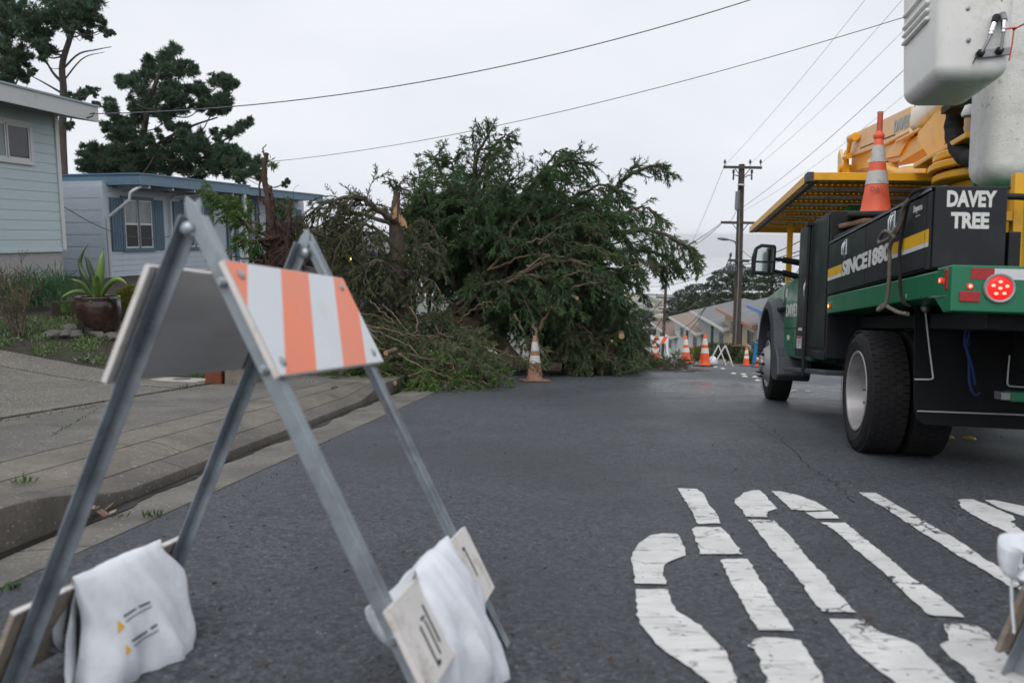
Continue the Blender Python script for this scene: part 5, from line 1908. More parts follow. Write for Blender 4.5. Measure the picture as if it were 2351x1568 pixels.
# ---- pale green house at the left edge
H1 = House('green_house', 'pale green house with white fascia at the left edge, on a plain foundation', at(148, 571, 17.5), 6.8)
zt = H1.wl(138, 268)[1]
z_f = H1.wl(120, 655)[1]
H1.part('wall', MB().box((-10, 0.0, -0.02), (0, 6.5, zt + 0.12)), M_SID1)
H1.part('foundation', MB().box((-10, 0.02, -2.2), (-0.05, 6.4, -0.02)), M_FOUND)
H1.siding(-10, -0.06, 0.0, zt + 0.35, 0.198, M_SID1)
H1.part('corner_board', MB().box((-0.095, -0.045, -0.03), (0.02, 0.0, zt + 0.1)).box((0.0, 0.0, -0.03), (0.03, 0.10, zt + 0.1)), M_TRIMW, bevel=0.006)
H1.part('skirt_board', MB().box((-10, -0.033, -0.06), (-0.10, 0.01, 0.0)), M_SID1)
x_r, zz1 = H1.wl(66.5, 289)
z_b = H1.wl(68, 374)[1]
window_unit(H1, x_r - 1.35, x_r - 0.075, z_b + 0.03, zz1 - 0.03, trim=0.085, double=False)
OV = 0.85
xe, ft = H1.wl(225, 247, -OV)
_, fb = H1.wl(225, 281, -OV)
H1.part('fascia', MB().box((-11, -OV, fb), (xe, -OV + 0.04, ft)), M_FASW, bevel=0.004)
rf = MB()
sl1 = 0.16
rf.prism([(-OV + 0.04, fb + 0.02), (7.0, fb + 0.02 + sl1 * 7.8), (7.0, ft + sl1 * 7.8), (-OV + 0.04, ft)], lambda y, z, t: (t, y, z), -11, xe - 0.03)
roof1 = H1.part('roof', rf, M_SOFF)
H1.part('roof_edge', MB().box((-11, -OV - 0.03, ft), (xe + 0.02, -OV + 0.10, ft + 0.035)), M_METAL_R, roof1)
H1.part('barge_board', MB().prism([(-OV + 0.04, fb), (7.0, fb + sl1 * 7.8), (7.0, ft + sl1 * 7.8), (-OV + 0.04, ft)], lambda y, z, t: (t, y, z), xe - 0.03, xe), M_FASW, roof1)
hx_, hz_ = H1.wl(209, 262, -OV - 0.03)
H1.part('wire_hook', MB().tube([(hx_, -OV - 0.01, hz_), (hx_ + 0.02, -OV - 0.09, hz_ + 0.02), (hx_ - 0.04, -OV - 0.08, hz_ - 0.06), (hx_ - 0.14, -OV - 0.02, hz_ - 0.10)], 0.012, 6), M_FRAMEB)
HOOK = H1.M @ Vector((hx_, -OV - 0.06, hz_))

# ---- grey-blue house
H2 = House('blue_house', 'grey-blue house with blue shutters, blue fascia and white downspouts behind the potted agave', at(248, 652, 19.3), 12.6)
x_end = H2.wl(697, 480)[0]
zs = H2.wl(262, 432)[1]
zsoff = H2.wl(320, 425, -0.9)[1]
FND = 0.0
H2.part('wall', MB().box((0, 0, 0.0), (x_end, 6, zsoff + 0.1)), M_SID2)
H2.part('foundation', MB().box((-0.02, -0.02, -3.5), (x_end, 6, 0.0)), mat('blue_foundation', (0.15, 0.19, 0.27), 0.8))
H2.siding(0.05, x_end, 0.02, zsoff, 0.135, M_SID2)
H2.siding(0.0, 6.0, 0.02, zsoff, 0.27, M_SID2, 'y', 0.0)
H2.part('corner_board', MB().box((-0.045, -0.04, 0), (0.06, 0.0, zsoff)).box((-0.04, 0.0, 0), (0.0, 0.08, zsoff)), M_SID2)
# windows read from the picture
wx0, wz1 = H2.wl(279, 458)
wx1, wz0 = H2.wl(349, 569)
window_unit(H2, wx0, wx1, wz0, wz1, trim=0.085, trim_m=M_TRIMB)


def shutter(H, x0, x1, z0, z1):
    fr = MB().box((x0, -0.055, z0), (x1, -0.03, z1))
    s = H.part('shutter', fr, M_TRIMB, bevel=0.003)
    n = 4
    w_ = (x1 - x0) / n
    for i in range(n):
        H.part('shutter_board', MB().box((x0 + i * w_ + 0.008, -0.063, z0 + 0.01), (x0 + (i + 1) * w_ - 0.008, -0.054, z1 - 0.01)), M_TRIMB, s, bevel=0.003)


sw = 0.36
shutter(H2, wx0 - 0.10 - sw, wx0 - 0.10, wz0 - 0.06, wz1 + 0.03)
shutter(H2, wx1 + 0.10, wx1 + 0.10 + sw, wz0 - 0.06, wz1 + 0.03)
vx0, _ = H2.wl(418, 470)
vx1, _ = H2.wl(464, 470)
window_unit(H2, vx0, vx1, wz0, wz1, trim=0.085, trim_m=M_TRIMB)
shutter(H2, vx0 - 0.10 - sw, vx0 - 0.10, wz0 - 0.06, wz1 + 0.03)
shutter(H2, vx1 + 0.10, vx1 + 0.10 + sw, wz0 - 0.06, wz1 + 0.03)
ux0, _ = H2.wl(646, 470)
ux1, _ = H2.wl(674, 470)
window_unit(H2, ux0, ux1, wz0, wz1, trim=0.085, trim_m=M_TRIMB)
shutter(H2, ux0 - 0.10 - sw, ux0 - 0.10, wz0 - 0.06, wz1 + 0.03)
shutter(H2, ux1 + 0.10, ux1 + 0.10 + sw, wz0 - 0.06, wz1 + 0.03)
# entrance: blue-framed door, porch post
dx0, dx1 = H2.wl(520, 560)[0], H2.wl(590, 560)[0]
door2 = H2.part('door', MB().box((dx0 + 0.5, -0.06, 0.05), (dx1 - 0.6, -0.03, 2.05)), M_SID2, bevel=0.003)
for z in (0.3, 0.95, 1.55):
    H2.part('door_panel', MB().box((dx0 + 0.7, -0.07, z), (dx1 - 0.8, -0.058, z + 0.06)), M_TRIMB, door2)
for x in (dx0, dx0 + 0.42, dx1 - 0.55, dx1 - 0.1):
    H2.part('door_trim', MB().box((x, -0.07, 0.0), (x + 0.16, -0.03, 2.15)), M_TRIMB, bevel=0.003)
H2.part('door_trim', MB().box((dx0, -0.075, 2.06), (dx1, -0.03, 2.22)), M_TRIMB)
H2.part('porch_floor', MB().box((dx0 - 0.3, -1.3, -0.3), (dx1 + 0.3, 0, 0.0)), M_FOUND)
pxx = H2.wl(562, 500, -0.85)[0]
H2.part('porch_post', MB().box((pxx - 0.05, -0.9, 0), (pxx + 0.05, -0.8, zsoff)), M_TRIMW, bevel=0.005)
# roof slabs and fascia boards
fx0, ftp = H2.wl(320, 400, -0.9)
_, fbt = H2.wl(320, 424, -0.9)
fxm = H2.wl(574, 430, -0.9)[0]
fxe = H2.wl(742, 443, -0.9)[0]
roof2 = H2.part('roof', MB().box((fx0 + 0.02, -0.87, fbt + 0.02), (fxe - 0.05, 7, ftp - 0.01)), M_ROOFG)
H2.part('fascia', MB().box((fx0, -0.9, fbt), (fxm, -0.87, ftp)).box((fx0, -0.87, fbt), (fx0 + 0.03, 7, ftp)), M_FASB, bevel=0.004)
H2.part('fascia', MB().box((fxm + 0.01, -0.885, fbt - 0.02), (fxe, -0.855, ftp - 0.05)), M_FASB, bevel=0.004)['label'] = 'paler weathered far end of the blue fascia'
H2.part('roof_edge', MB().box((fx0 - 0.03, -0.93, ftp), (fxm, -0.80, ftp + 0.03)).box((fxm, -0.92, ftp - 0.05), (fxe + 0.05, -0.80, ftp - 0.02)).box((fx0 - 0.03, -0.80, ftp), (fx0 + 0.10, 7, ftp + 0.03)), M_FASB, roof2)
for i in range(12):
    x = 0.5 + i * 0.9
    if x < fxm:
        H2.part('rafter_tail', MB().box((x, -0.86, fbt - 0.07), (x + 0.06, 0.0, fbt + 0.02)), M_SID2, roof2)
# downspouts
ds = MB().tube([(0.3, -0.80, fbt - 0.03), (0.08, -0.78, fbt - 0.12), (0.02, -0.72, fbt - 0.18), (0.02, -0.68, fbt - 0.36), (0.03, -0.12, fbt - 0.72), (0.03, -0.08, fbt - 0.80), (0.03, -0.08, -0.3)], 0.034, 8)
H2.part('downspout', ds, M_TRIMW, smooth=40)
d2x = H2.wl(386, 480)[0]
H2.part('downspout', MB().tube([(d2x + 0.9, -0.80, fbt - 0.04), (d2x + 0.1, -0.14, fbt - 0.15), (d2x, -0.08, fbt - 0.25), (d2x, -0.08, 0.0)], 0.032, 8), M_TRIMW, smooth=40)

# ---- dark house lower down behind the fallen tree, porch lamp lit
C3 = at(735, 720, 29)
H3 = House('dark_house', 'dark grey low house with a lit porch lamp, seen through the fallen tree', C3, 14)
x3 = H3.wl(930, 650)[0]
M_DK = mat('dark_siding', (0.07, 0.075, 0.085), 0.7, 0, 0.1, 1)
H3.part('wall', MB().box((0, 0, -3), (x3, 6, 2.15)), M_DK)
H3.siding(0.02, x3, -0.5, 2.1, 0.22, M_DK)
H3.part('roof', MB().prism([(-1.0, 2.05), (3.0, 2.95), (7, 2.05), (7, 2.2), (3.0, 3.1), (-1.0, 2.2)], lambda y, z, t: (t, y, z), -0.8, x3 + 0.8), M_ROOFG)
H3.part('fascia', MB().box((-0.8, -1.04, 2.0), (x3 + 0.8, -1.0, 2.22)), mat('pale_gutter', (0.45, 0.47, 0.50), 0.5))
lx, lz = H3.wl(800, 590, -0.1)
lmp = H3.part('porch_lamp', MB().box((lx - 0.08, -0.2, lz - 0.02), (lx + 0.08, 0, lz + 0.14)), M_FRAMEB)
H3.part('bulb', MB().lathe([(0.0001, -0.08), (0.06, -0.05), (0.075, 0), (0.05, 0.06), (0.0001, 0.07)], 12, Matrix.Translation((lx, -0.16, lz - 0.08))), emit_mat('warm_lamp', (1.0, 0.52, 0.10), 9.0), lmp)
H3.part('door', MB().box((lx + 0.9, -0.04, 0), (lx + 2.2, 0, 1.9)), M_FRAMEB)
window_unit(H3, lx + 3.2, lx + 5.0, 0.7, 1.7, trim=0.07, double=False)

# ================================================================== houses down the hill
M_CREAM = mat('cream_wall', (0.47, 0.38, 0.26), 0.8, 0, 0.06, 1)
M_PALEW = mat('pale_wall', (0.58, 0.59, 0.60), 0.8, 0, 0.05, 1)
M_GREYW = mat('grey_wall', (0.36, 0.38, 0.36), 0.8, 0, 0.06, 1)
M_BRNR = mat('brown_roof', (0.20, 0.135, 0.11), 0.9, 0, 0.15, 1.5)
M_GRR = mat('grey_roof', (0.17, 0.17, 0.172), 0.9, 0, 0.15, 1.5, dirt=(0.27, 0.265, 0.26), dirt_amt=0.3, dirt_scale=0.6)
M_TERRA = mat('terracotta_fascia', (0.45, 0.22, 0.14), 0.7)
M_BLUEF = mat('bright_blue_trim', (0.10, 0.24, 0.50), 0.5)


def hill_house(name, label, u_apex, v_apex, u_left, v_left, u_right, v_right, d, wall_m, roof_m, fas_m, depth, win):
    """gable-fronted house: front faces the street, whose far side it stands on"""
    A, L, R = at(u_apex, v_apex, d + 2), at(u_left, v_left, d + 4.0), at(u_right, v_right, d)
    return A, L, R


def small_house(name, label, u0, u1, v_eave_near, v_eave_far, v_ridge, v_base, d, ang, depth, wm, rm, fm, wins=2, door=True):
    """local x: along the street front going away; the near gable end faces the camera; y to the right (into the lot)"""
    org = at(u1, v_base, d)
    a = math.radians(ang)
    ex = Vector((math.sin(a), math.cos(a), 0))
    ey = Vector((math.cos(a), -math.sin(a), 0))
    M = frame(org, ex, ey, Vector((0, 0, 1)))
    h = thing(name, label, 'house', M=M)
    he = at(u1, v_eave_near, d).z - org.z
    # length so that the far corner lands at u0
    n_ = ey
    far = on_plane(u0, v_base, org, n_)
    Ln = (far - org).dot(ex)
    rise = 1.1
    hr = he + rise
    MB().box((0, 0, -4), (Ln, depth, he)).build('wall', wm, h)
    g = MB().prism([(0, he), (depth, he), (depth / 2, hr)], lambda y, z, t: (t, y, z), 0.02, Ln - 0.02)
    g.build('gable', wm, h)
    ov = 0.6
    sl = rise / (depth / 2)
    for sgn in (0, 1):
        r_ = MB()
        if sgn == 0:
            poly = [(-ov, he - ov * sl), (depth / 2, hr), (depth / 2, hr + 0.16), (-ov, he - ov * sl + 0.16)]
        else:
            poly = [(depth + ov, he - ov * sl), (depth + ov, he - ov * sl + 0.16), (depth / 2, hr + 0.16), (depth / 2, hr)]
        r_.prism(poly, lambda y, z, t: (t, y, z), -ov, Ln + ov)
        ro = r_.build('roof', rm, h)
        f_ = MB()
        if sgn == 0:
            f_.box((-ov, -ov - 0.05, he - ov * sl - 0.05), (Ln + ov, -ov, he - ov * sl + 0.18))
        f_.prism([(p[0], p[1] + (0.03 if i > 1 else -0.08)) for i, p in enumerate(poly)] if sgn == 0 else [(p[0], p[1] + (0.03 if 0 < i < 3 else -0.08)) for i, p in enumerate(poly)], lambda y, z, t: (t, y, z), -ov - 0.07, -ov)
        f_.build('fascia', fm, ro)
    for i in range(wins):
        x0 = Ln * (0.12 + 0.5 * i)
        w = MB().box((x0, -0.06, he - 1.75), (x0 + min(2.0, Ln * 0.28), 0.0, he - 0.55)).build('window', M_TRIMW, h)
        MB().box((x0 + 0.1, -0.08, he - 1.65), (x0 + min(2.0, Ln * 0.28) / 2 - 0.04, -0.06, he - 0.65)).build('pane', M_PANE, w)
        MB().box((x0 + min(2.0, Ln * 0.28) / 2 + 0.04, -0.08, he - 1.65), (x0 + min(2.0, Ln * 0.28) - 0.1, -0.06, he - 0.65)).build('pane', M_PANE, w)
    w = MB().box((-0.06, depth * 0.2, he - 1.6), (0, depth * 0.45, he - 0.5)).build('window', M_TRIMW, h)
    MB().box((-0.08, depth * 0.22, he - 1.5), (-0.06, depth * 0.43, he - 0.6)).build('pane', M_PANE, w)
    if door:
        MB().box((Ln * 0.45, -0.05, he - 2.3), (Ln * 0.45 + 1.0, 0, he - 0.3)).build('door', M_FRAMEB, h)
    MB().tube([(Ln * 0.6, depth * 0.5, hr), (Ln * 0.6, depth * 0.5, hr + 0.9)], 0.06, 6).build('vent_pipe', M_STEEL, h)
    return h


# the street bends right: fronts face left, near ends toward the camera are hidden by the hedge
small_house('white_house', 'white house with a brown hip roof lowest down the hill', 1505, 1548, 772, 0, 0, 830, 92, 2, 9, M_PALEW, M_BRNR, M_TRIMW, 2)
small_house('brown_roof_house', 'low white house with a light brown roof second from the bottom of the hill', 1548, 1608, 763, 0, 0, 830, 78, 2, 9, M_PALEW, mat('tan_roof', (0.24, 0.185, 0.15), 0.9, 0, 0.1, 1), M_TRIMW, 2)
small_house('grey_house', 'grey-green house with a grey roof between the cream house and the brown roofs', 1600, 1672, 752, 0, 0, 830, 66, 3, 9, M_GREYW, M_GRR, M_TRIMW, 1)
small_house('cream_house', 'cream house with terracotta eaves behind the tall utility pole', 1662, 1742, 746, 0, 0, 815, 55, 4, 10, M_CREAM, M_GRR, M_TERRA, 2)
small_house('blue_trim_house', 'white house with bright blue eaves behind the front wheel of the truck', 1738, 1830, 738, 0, 0, 800, 44, 5, 9, M_PALEW, M_GRR, M_BLUEF, 2, False)

# town on the far hillside: too small and many to pick apart
tw = MB()
rt_ = np.random.default_rng(11)
for i in range(520):
    x = rt_.uniform(250, 900)
    y = rt_.uniform(1650, 2450)
    z = zfar(x, y)
    w, d, h = rt_.uniform(6, 13), rt_.uniform(6, 13), rt_.uniform(4, 7)
    tw.box((x - w, y - d, z - 3), (x + w, y + d, z + h), mi=int(rt_.integers(0, 3)))
o = tw.build('far_town', [M_PALEW, M_CREAM, M_GRR])
tag(o, 'pale houses scattered over the hazy far hillside', 'town', kind='stuff')

# ================================================================== utility poles and wires
M_POLE = bark_mat('creosoted_pole', (0.035, 0.024, 0.018), (0.10, 0.075, 0.06), 4)
M_XARM = mat('weathered_crossarm', (0.07, 0.06, 0.055), 0.8, 0, 0.3, 5)
M_INSUL = mat('dark_insulator', (0.03, 0.025, 0.025), 0.3)
M_PIPE = mat('grey_conduit', (0.17, 0.175, 0.185), 0.5, 0.2)
M_WIRE = mat('black_wire', (0.11, 0.11, 0.135), 0.6)
M_BAND = mat('yellow_band', (0.65, 0.45, 0.03), 0.5)


def pole(label, d, top, bot, r0, r1, arms):
    T, B = at(*top, d), at(*bot, d)
    B = Vector((B.x, B.y, min(B.z, zroad(B.x, B.y))))
    p = thing('utility_pole', label, 'utility pole', loc=B, group='utility poles down the street')
    tv = T - B
    MB().tube([Vector((0, 0, 0)), tv * 0.5, tv], [r0, (r0 + r1) / 2, r1], 12).build('pole_shaft', M_POLE, p, smooth=60)
    k = F_PX / d
    for (v, ul, ur, ins) in arms:
        A, Z = at(ul, v, d - 0.15) - B, at(ur, v + 1.5, d - 0.15) - B
        o = MB().beam(A, Z, 0.10, 0.12).build('crossarm', M_XARM, p)
        for u in ins:
            c = at(u, v, d - 0.15) - B + Vector((0, 0, 0.06))
            MB().lathe([(0.02, 0), (0.02, 0.10), (0.075, 0.12), (0.03, 0.15), (0.085, 0.18), (0.03, 0.22), (0.05, 0.26), (0.0001, 0.28)], 10, Matrix.Translation(c), cap1=False).build('insulator', M_INSUL, o)
        m_ = tv * 1.0
        for s_ in (A, Z):
            c = (A + Z) / 2
            q = c.lerp(s_, 0.45)
            MB().beam(q, Vector((c.x, c.y, c.z - 0.5)), 0.03, 0.03).build('arm_brace', M_XARM, o)
    return p, B


P1, B1 = pole('tall near wooden utility pole with a street lamp and yellow bands at its foot', 38, (1703, 378), (1688.5, 850), 0.20, 0.135,
              [(384, 1661, 1749, (1664, 1722, 1746)), (511, 1655, 1745, ()), (598, 1673, 1720, (1677,))])
for (u, v, s_) in ((1684, 402, -1), (1726, 402, 1)):
    c = at(u, v, 37.8) - B1
    o = MB().lathe([(0.03, 0.25), (0.06, 0.2), (0.06, 0.1), (0.03, 0.05), (0.045, -0.2), (0.0001, -0.25)], 8, Matrix.Translation(c)).build('cutout_fuse', M_INSUL, P1)
    MB().tube([c, c + Vector((-s_ * 0.18, 0, -0.03)), c + Vector((-s_ * 0.34, 0, -0.12))], 0.025, 6).build('fuse_arm', M_XARM, o)
MB().tube([at(1698, 437, 37.75) - B1, at(1695.5, 640, 37.75) - B1, at(1688, 800, 37.75) - B1], 0.03, 8).build('conduit', M_PIPE, P1, smooth=60)
MB().tube([at(1693, 440, 37.7) - B1, at(1691, 482, 37.7) - B1], 0.09, 8).build('terminal_can', M_PIPE, P1, smooth=60)
MB().tube([at(1701.5, 424, 37.7) - B1, at(1701.3, 427, 37.7) - B1], 0.17, 10).build('pole_tag', M_TAPEW, P1)
for v in (792, 804, 815):
    MB().tube([at(1690 - (v - 792) * 0.03, v, 38) - B1, at(1690 - (v - 792) * 0.03, v + 2.6, 38) - B1], 0.215, 14).build('yellow_band', M_BAND, P1)
sl_ = MB().tube(spline([at(1689, 562, 37.7), at(1686, 555, 37.6), at(1676, 552, 37.4), at(1668, 550, 37.2)], 12) if False else [p - B1 for p in spline([at(1690, 563, 37.75), at(1688, 556, 37.7), at(1680, 552.5, 37.5), at(1668, 549.5, 37.2)], 12)], 0.035, 8)
lampa = sl_.build('lamp_arm', M_PIPE, P1, smooth=60)
c = at(1660, 549, 37.1) - B1
MB().lathe([(0.0001, -0.28), (0.10, -0.2), (0.13, 0.0), (0.09, 0.2), (0.04, 0.28), (0.0001, 0.29)], 12, Matrix.Translation(c) @ Matrix.Rotation(math.radians(97), 4, 'Y') @ Matrix.Scale(0.55, 4, (1, 0, 0))).build('lamp_head', M_PIPE, lampa, smooth=60)
tr_ = MB()
for k in range(5):
    q = at(1674 + k * 3.2, 603 + (k % 3) * 4, 37.6) - B1
    tr_.tube(spline([q, q + Vector((0.1, 0, -0.15)), q + Vector((0.02, 0, -0.32)), q + Vector((-0.12, 0, -0.22)), q + Vector((-0.05, 0, -0.05))], 12), 0.02, 5)
tr_.build('cable_loops', M_WIRE, P1, smooth=60)

P2, B2 = pole('second utility pole down the street, its top behind the cypress tips', 76, (1531, 608), (1519.5, 800), 0.17, 0.12,
              [(614, 1512, 1545, ()), (683, 1506, 1552, (1508, 1549)), (708, 1511, 1526, ())])
P3, B3 = pole('thin farthest utility pole at the right edge of the cypress', 140, (1444.5, 690), (1443, 760), 0.14, 0.11, [])

WIRES = []


def wire(a, b_, sag, r, label, group):
    n = 26
    pts = []
    for i in range(n):
        t = i / (n - 1)
        p = a.lerp(b_, t)
        p.z -= sag * 4 * t * (1 - t)
        pts.append(p)
    o = MB().tube(pts, r, 5).build('wire', M_WIRE, smooth=60)
    tag(o, label, 'wire', group)
    return o


GSV, GUP, GDN = 'service wires across the street', 'power lines climbing to the right', 'cables running down the hill'
a_ = HOOK
b_ = at(1830, -35, 16)
wire(a_, b_, 0.55, 0.011, 'thick service wire from the green house eave up across the sky', GSV)
wire(at(628, 371, 23), at(2100, 33, 14), 0.35, 0.0075, 'long service wire from the blue house roof to behind the white bucket', GSV)
wire(at(1666, 378, 37.8), at(2010, -30, 22), 0.15, 0.0055, 'leftmost power line climbing from the pole crossarm to the sky', GUP)
wire(at(1722, 378, 37.8), at(2150, -90, 22), 0.15, 0.0055, 'middle power line climbing from the pole crossarm past the bucket', GUP)
wire(at(1746, 376, 37.8), at(2130, 15, 22), 0.15, 0.0055, 'right-hand power line climbing from the pole crossarm to the bucket', GUP)
wire(at(1697, 482, 37.8), at(2160, 80, 22), 0.25, 0.009, 'power line passing over the tip of the cone on the truck', GUP)
wire(at(1709, 483, 37.8), at(2180, 130, 22), 0.3, 0.005, 'faint power line just below the one over the cone tip', GUP)
wire(at(1720, 598, 37.8), at(1990, 455, 26), 0.3, 0.02, 'upper thick cable behind the truck mirror', GUP)
wire(at(1700, 608, 37.8), at(1990, 508, 24), 0.25, 0.02, 'middle thick cable behind the truck mirror', GUP)
wire(at(1700, 616, 37.8), at(1990, 518, 24), 0.25, 0.018, 'lower thick cable behind the truck mirror', GUP)
wire(at(1700, 572, 37.8), at(1880, 700, 32), 0.1, 0.012, 'guy wire slanting down from the near pole behind the mirror', GUP)
wire(at(1655, 513, 37.8), at(1500, 575, 60), 0.5, 0.016, 'upper cable from the near pole towards the cypress tips', GDN)
wire(at(1655, 516, 37.8), at(1500, 585, 60), 0.6, 0.014, 'second cable from the near pole towards the cypress tips', GDN)
wire(at(1680, 600, 37.8), at(1420, 678, 60), 1.4, 0.018, 'heavy sagging cable from the near pole to behind the cypress', GDN)
wire(at(1680, 606, 37.8), at(1420, 645, 60), 0.7, 0.014, 'thin sagging cable above the heavy one behind the cypress', GDN)
wire(at(1678, 604, 37.8), at(1523, 705, 76), 1.2, 0.018, 'cable from the near pole dipping to the second pole', GDN)
wire(at(1682, 612, 37.8), at(1521, 745, 76), 1.5, 0.02, 'lower cable from the near pole dipping to the second pole', GDN)
wire(at(1680, 580, 37.8), at(1521, 755, 76), 2.2, 0.02, 'lowest twin cable sagging before the far cypresses', GDN)
wire(at(1664, 378, 37.9), at(1509, 683, 76), 1.0, 0.009, 'faint power line from the top crossarm down to the second pole', GDN)
wire(at(1520, 690, 76), at(1440, 735, 140), 1.0, 0.04, 'cable from the second pole to the farthest pole', GDN)
wire(at(1519, 730, 76), at(1470, 790, 100), 0.5, 0.04, 'drop cable from the second pole to the houses below', GDN)
wire(at(1700, 455, 37.7), at(1668, 508, 37.8), 0.35, 0.012, 'short looped jumper on the left of the near pole', GDN)
wire(H1.M @ Vector((0.02, 0, H1.wl(150, 472)[1])), H2.M @ Vector((H2.wl(450, 512)[0], -0.15, H2.wl(450, 512)[1])), 0.55, 0.010, 'slack wire drooping across the blue house wall and window', GSV)

# ================================================================== cones
M_CONE = mat('orange_cone_rubber', (0.85, 0.105, 0.018), 0.5, 0, 0.06, 8)
M_CONEF = mat('faded_cone_rubber', (0.80, 0.125, 0.06), 0.55, 0, 0.08, 8, dirt=(0.40, 0.10, 0.06), dirt_amt=0.2, dirt_scale=6)
M_CONED = mat('muddy_cone_rubber', (0.30, 0.15, 0.105), 0.75, 0, 0.25, 9, dirt=(0.17, 0.10, 0.075), dirt_amt=0.7, dirt_scale=7)
M_COLLAR = mat('white_collar', (0.74, 0.72, 0.66), 0.45, 0, 0.06, 10)
M_COLLARD = mat('scuffed_collar', (0.54, 0.53, 0.51), 0.6, 0, 0.12, 12, dirt=(0.14, 0.13, 0.12), dirt_amt=0.45, dirt_scale=12)
M_CBASE = mat('black_cone_base', (0.018, 0.017, 0.016), 0.7, 0, 0.2, 10, dirt=(0.07, 0.06, 0.05), dirt_amt=0.3)
M_CBASED = mat('muddy_cone_base', (0.22, 0.12, 0.075), 0.8, 0, 0.3, 10)


def cone(label, group, M, h, mc, mcol, mb_, base=0.18, lean=0.0):
    c = thing('traffic_cone', label, 'traffic cone', M=M, group=group)
    b = MB()
    b.box((-base, -base, 0), (base, base, h * (0.035 if base != 0.20 else 0.062)))
    b.build('base', mb_, c, bevel=h * 0.02)
    R = lambda z: 0.128 * h / 0.7 * (1 - z / h) + 0.026 * (z / h)
    bd = MB().lathe([(R(0.035 * h) + 0.012, 0.034 * h), (R(0.05 * h), 0.05 * h)] + [(R(t * h), t * h) for t in (0.2, 0.4, 0.6, 0.8, 0.985)] + [(0.018, h)], 32, cap0=False)
    bo = bd.build('cone_body', mc, c, smooth=50)
    for a, b_ in ((0.40, 0.56), (0.66, 0.86)):
        MB().lathe([(R(a * h) + 0.0005, a * h), (R(a * h) + 0.003, a * h + 0.001), (R(b_ * h) + 0.003, b_ * h - 0.001), (R(b_ * h) + 0.0005, b_ * h)], 32, cap0=False, cap1=False).build('reflective_collar', mcol, bo, smooth=50)
    return c


def ground_frame(p, rz=0.0):
    e = 0.2
    zx = (zroad(p.x + e, p.y) - zroad(p.x - e, p.y)) / (2 * e)
    zy = (zroad(p.x, p.y + e) - zroad(p.x, p.y - e)) / (2 * e)
    n = Vector((-zx, -zy, 1)).normalized()
    x = Vector((math.cos(rz), math.sin(rz), 0))
    x = (x - n * x.dot(n)).normalized()
    return frame(p, x, n.cross(x), n)


GC = 'orange cones around the fallen tree'
p = hit(1228, 875, fn=zroad)
cone('muddy brown cone with scuffed collars standing alone in the road before the fallen tree', GC, ground_frame(p, 0.2), 0.70, M_CONED, M_COLLARD, M_CBASED, 0.21)
near_cones = [
    (1618, 841, 18, 0.70, 'largest clean orange cone, second from the white folded barricade'),
    (1575, 836, 20.5, 0.70, 'clean orange cone hiding a smaller cone, left of the largest one'),
    (1588, 838, 30, 0.70, 'small cone half hidden behind the left of the two big clean cones'),
    (1506, 836, 21.0, 0.66, 'leftmost clean cone, behind the branches and before the small striped barricade'),
]
for u, v, d, h, lb in near_cones:
    q = at(u, v, d)
    q.z = zroad(q.x, q.y)
    cone(lb, GC, ground_frame(q, 0.3 + u), h, M_CONE, M_COLLAR, M_CBASE)
for u, v, lb in ((1713, 840, 'small orange cone below the utility pole, left of the blue bin'), (1742, 843, 'small orange cone beside the truck front wheel, under the blue bin')):
    q = hit(u, v, fn=zroad)
    cone(lb, GC, ground_frame(q, 0.5), 0.43, M_CONE, M_COLLAR, M_CBASE, 0.12)
# stack riding on the truck
GS = 'cones stacked on the truck'
for k, (mc, mcol, mb__, lb) in enumerate(((M_CONEF, M_COLLARD, M_CBASE, 'lowest cone of the stack on the truck, only its black base showing'), (M_CONEF, M_COLLARD, M_CBASED, 'middle cone of the stack on the truck, only its brownish base showing'), (M_CONEF, M_COLLARD, M_CBASE, 'top cone of the stack on the truck, with grimy collars'))):
    z = 1.562 + k * 0.062
    c = cone(lb, GS, TM @ Matrix.Translation((0.30, 0.88, z)) @ Matrix.Rotation(-0.25 if k == 2 else 0.25 * k, 4, 'Z'), 0.660, mc, mcol, mb__, 0.20)
    if k == 2:
        MB().lathe([(0.034, 0.62), (0.041, 0.635), (0.041, 0.655), (0.030, 0.665), (0.026, 0.68)], 20, cap1=False).build('rim_flange', mc, c, smooth=50)
        text_obj('stencil', 'DAVI', frame((-0.045, -0.1165, 0.20), (1, 0, 0), (0, 0.17, 1), (0, -1, 0.17)), 0.05, mat('worn_stencil', (0.30, 0.06, 0.03), 0.7), c, sx=1.0, bold=0.0005)
bt = thing('traffic_wand', 'plain orange stick poking out of the top of the stacked cones', 'stick', M=TM @ Matrix.Translation((0.30, 0.88, 2.37)))
MB().tube([(0, 0, -0.1), (0.004, 0.005, 0.06), (0.007, 0.015, 0.145)], [0.022, 0.021, 0.021], 14).build('tube', mat('wand_orange', (0.55, 0.075, 0.03), 0.5), bt, smooth=50)
MB().lathe([(0.0215, 0), (0.0225, 0.004), (0.0225, 0.02), (0.0001, 0.022)], 14, Matrix.Translation((0.007, 0.015, 0.13))).build('end_cap', M_TERRA, bt, smooth=50)
MB().lathe([(0.006, 0), (0.0001, 0.002)], 8, frame((0.006, -0.008, 0.10), (1, 0, 0), (0, 0, 1), (0, -1, 0)), cap0=False, cap1=False).build('pin_hole', M_FRAMEB, bt)

# ================================================================== second A-frame at the right edge, and the small far ones
foot = hit(2309, 1552, fn=zroad)
ang2 = math.radians(20)
bx2, by2 = Vector((math.cos(ang2), math.sin(ang2), 0)), None
nz = Vector((0, SLOPE, 1)).normalized()
bx2 = (bx2 - nz * bx2.dot(nz)).normalized()
by2 = bx2.cross(nz)
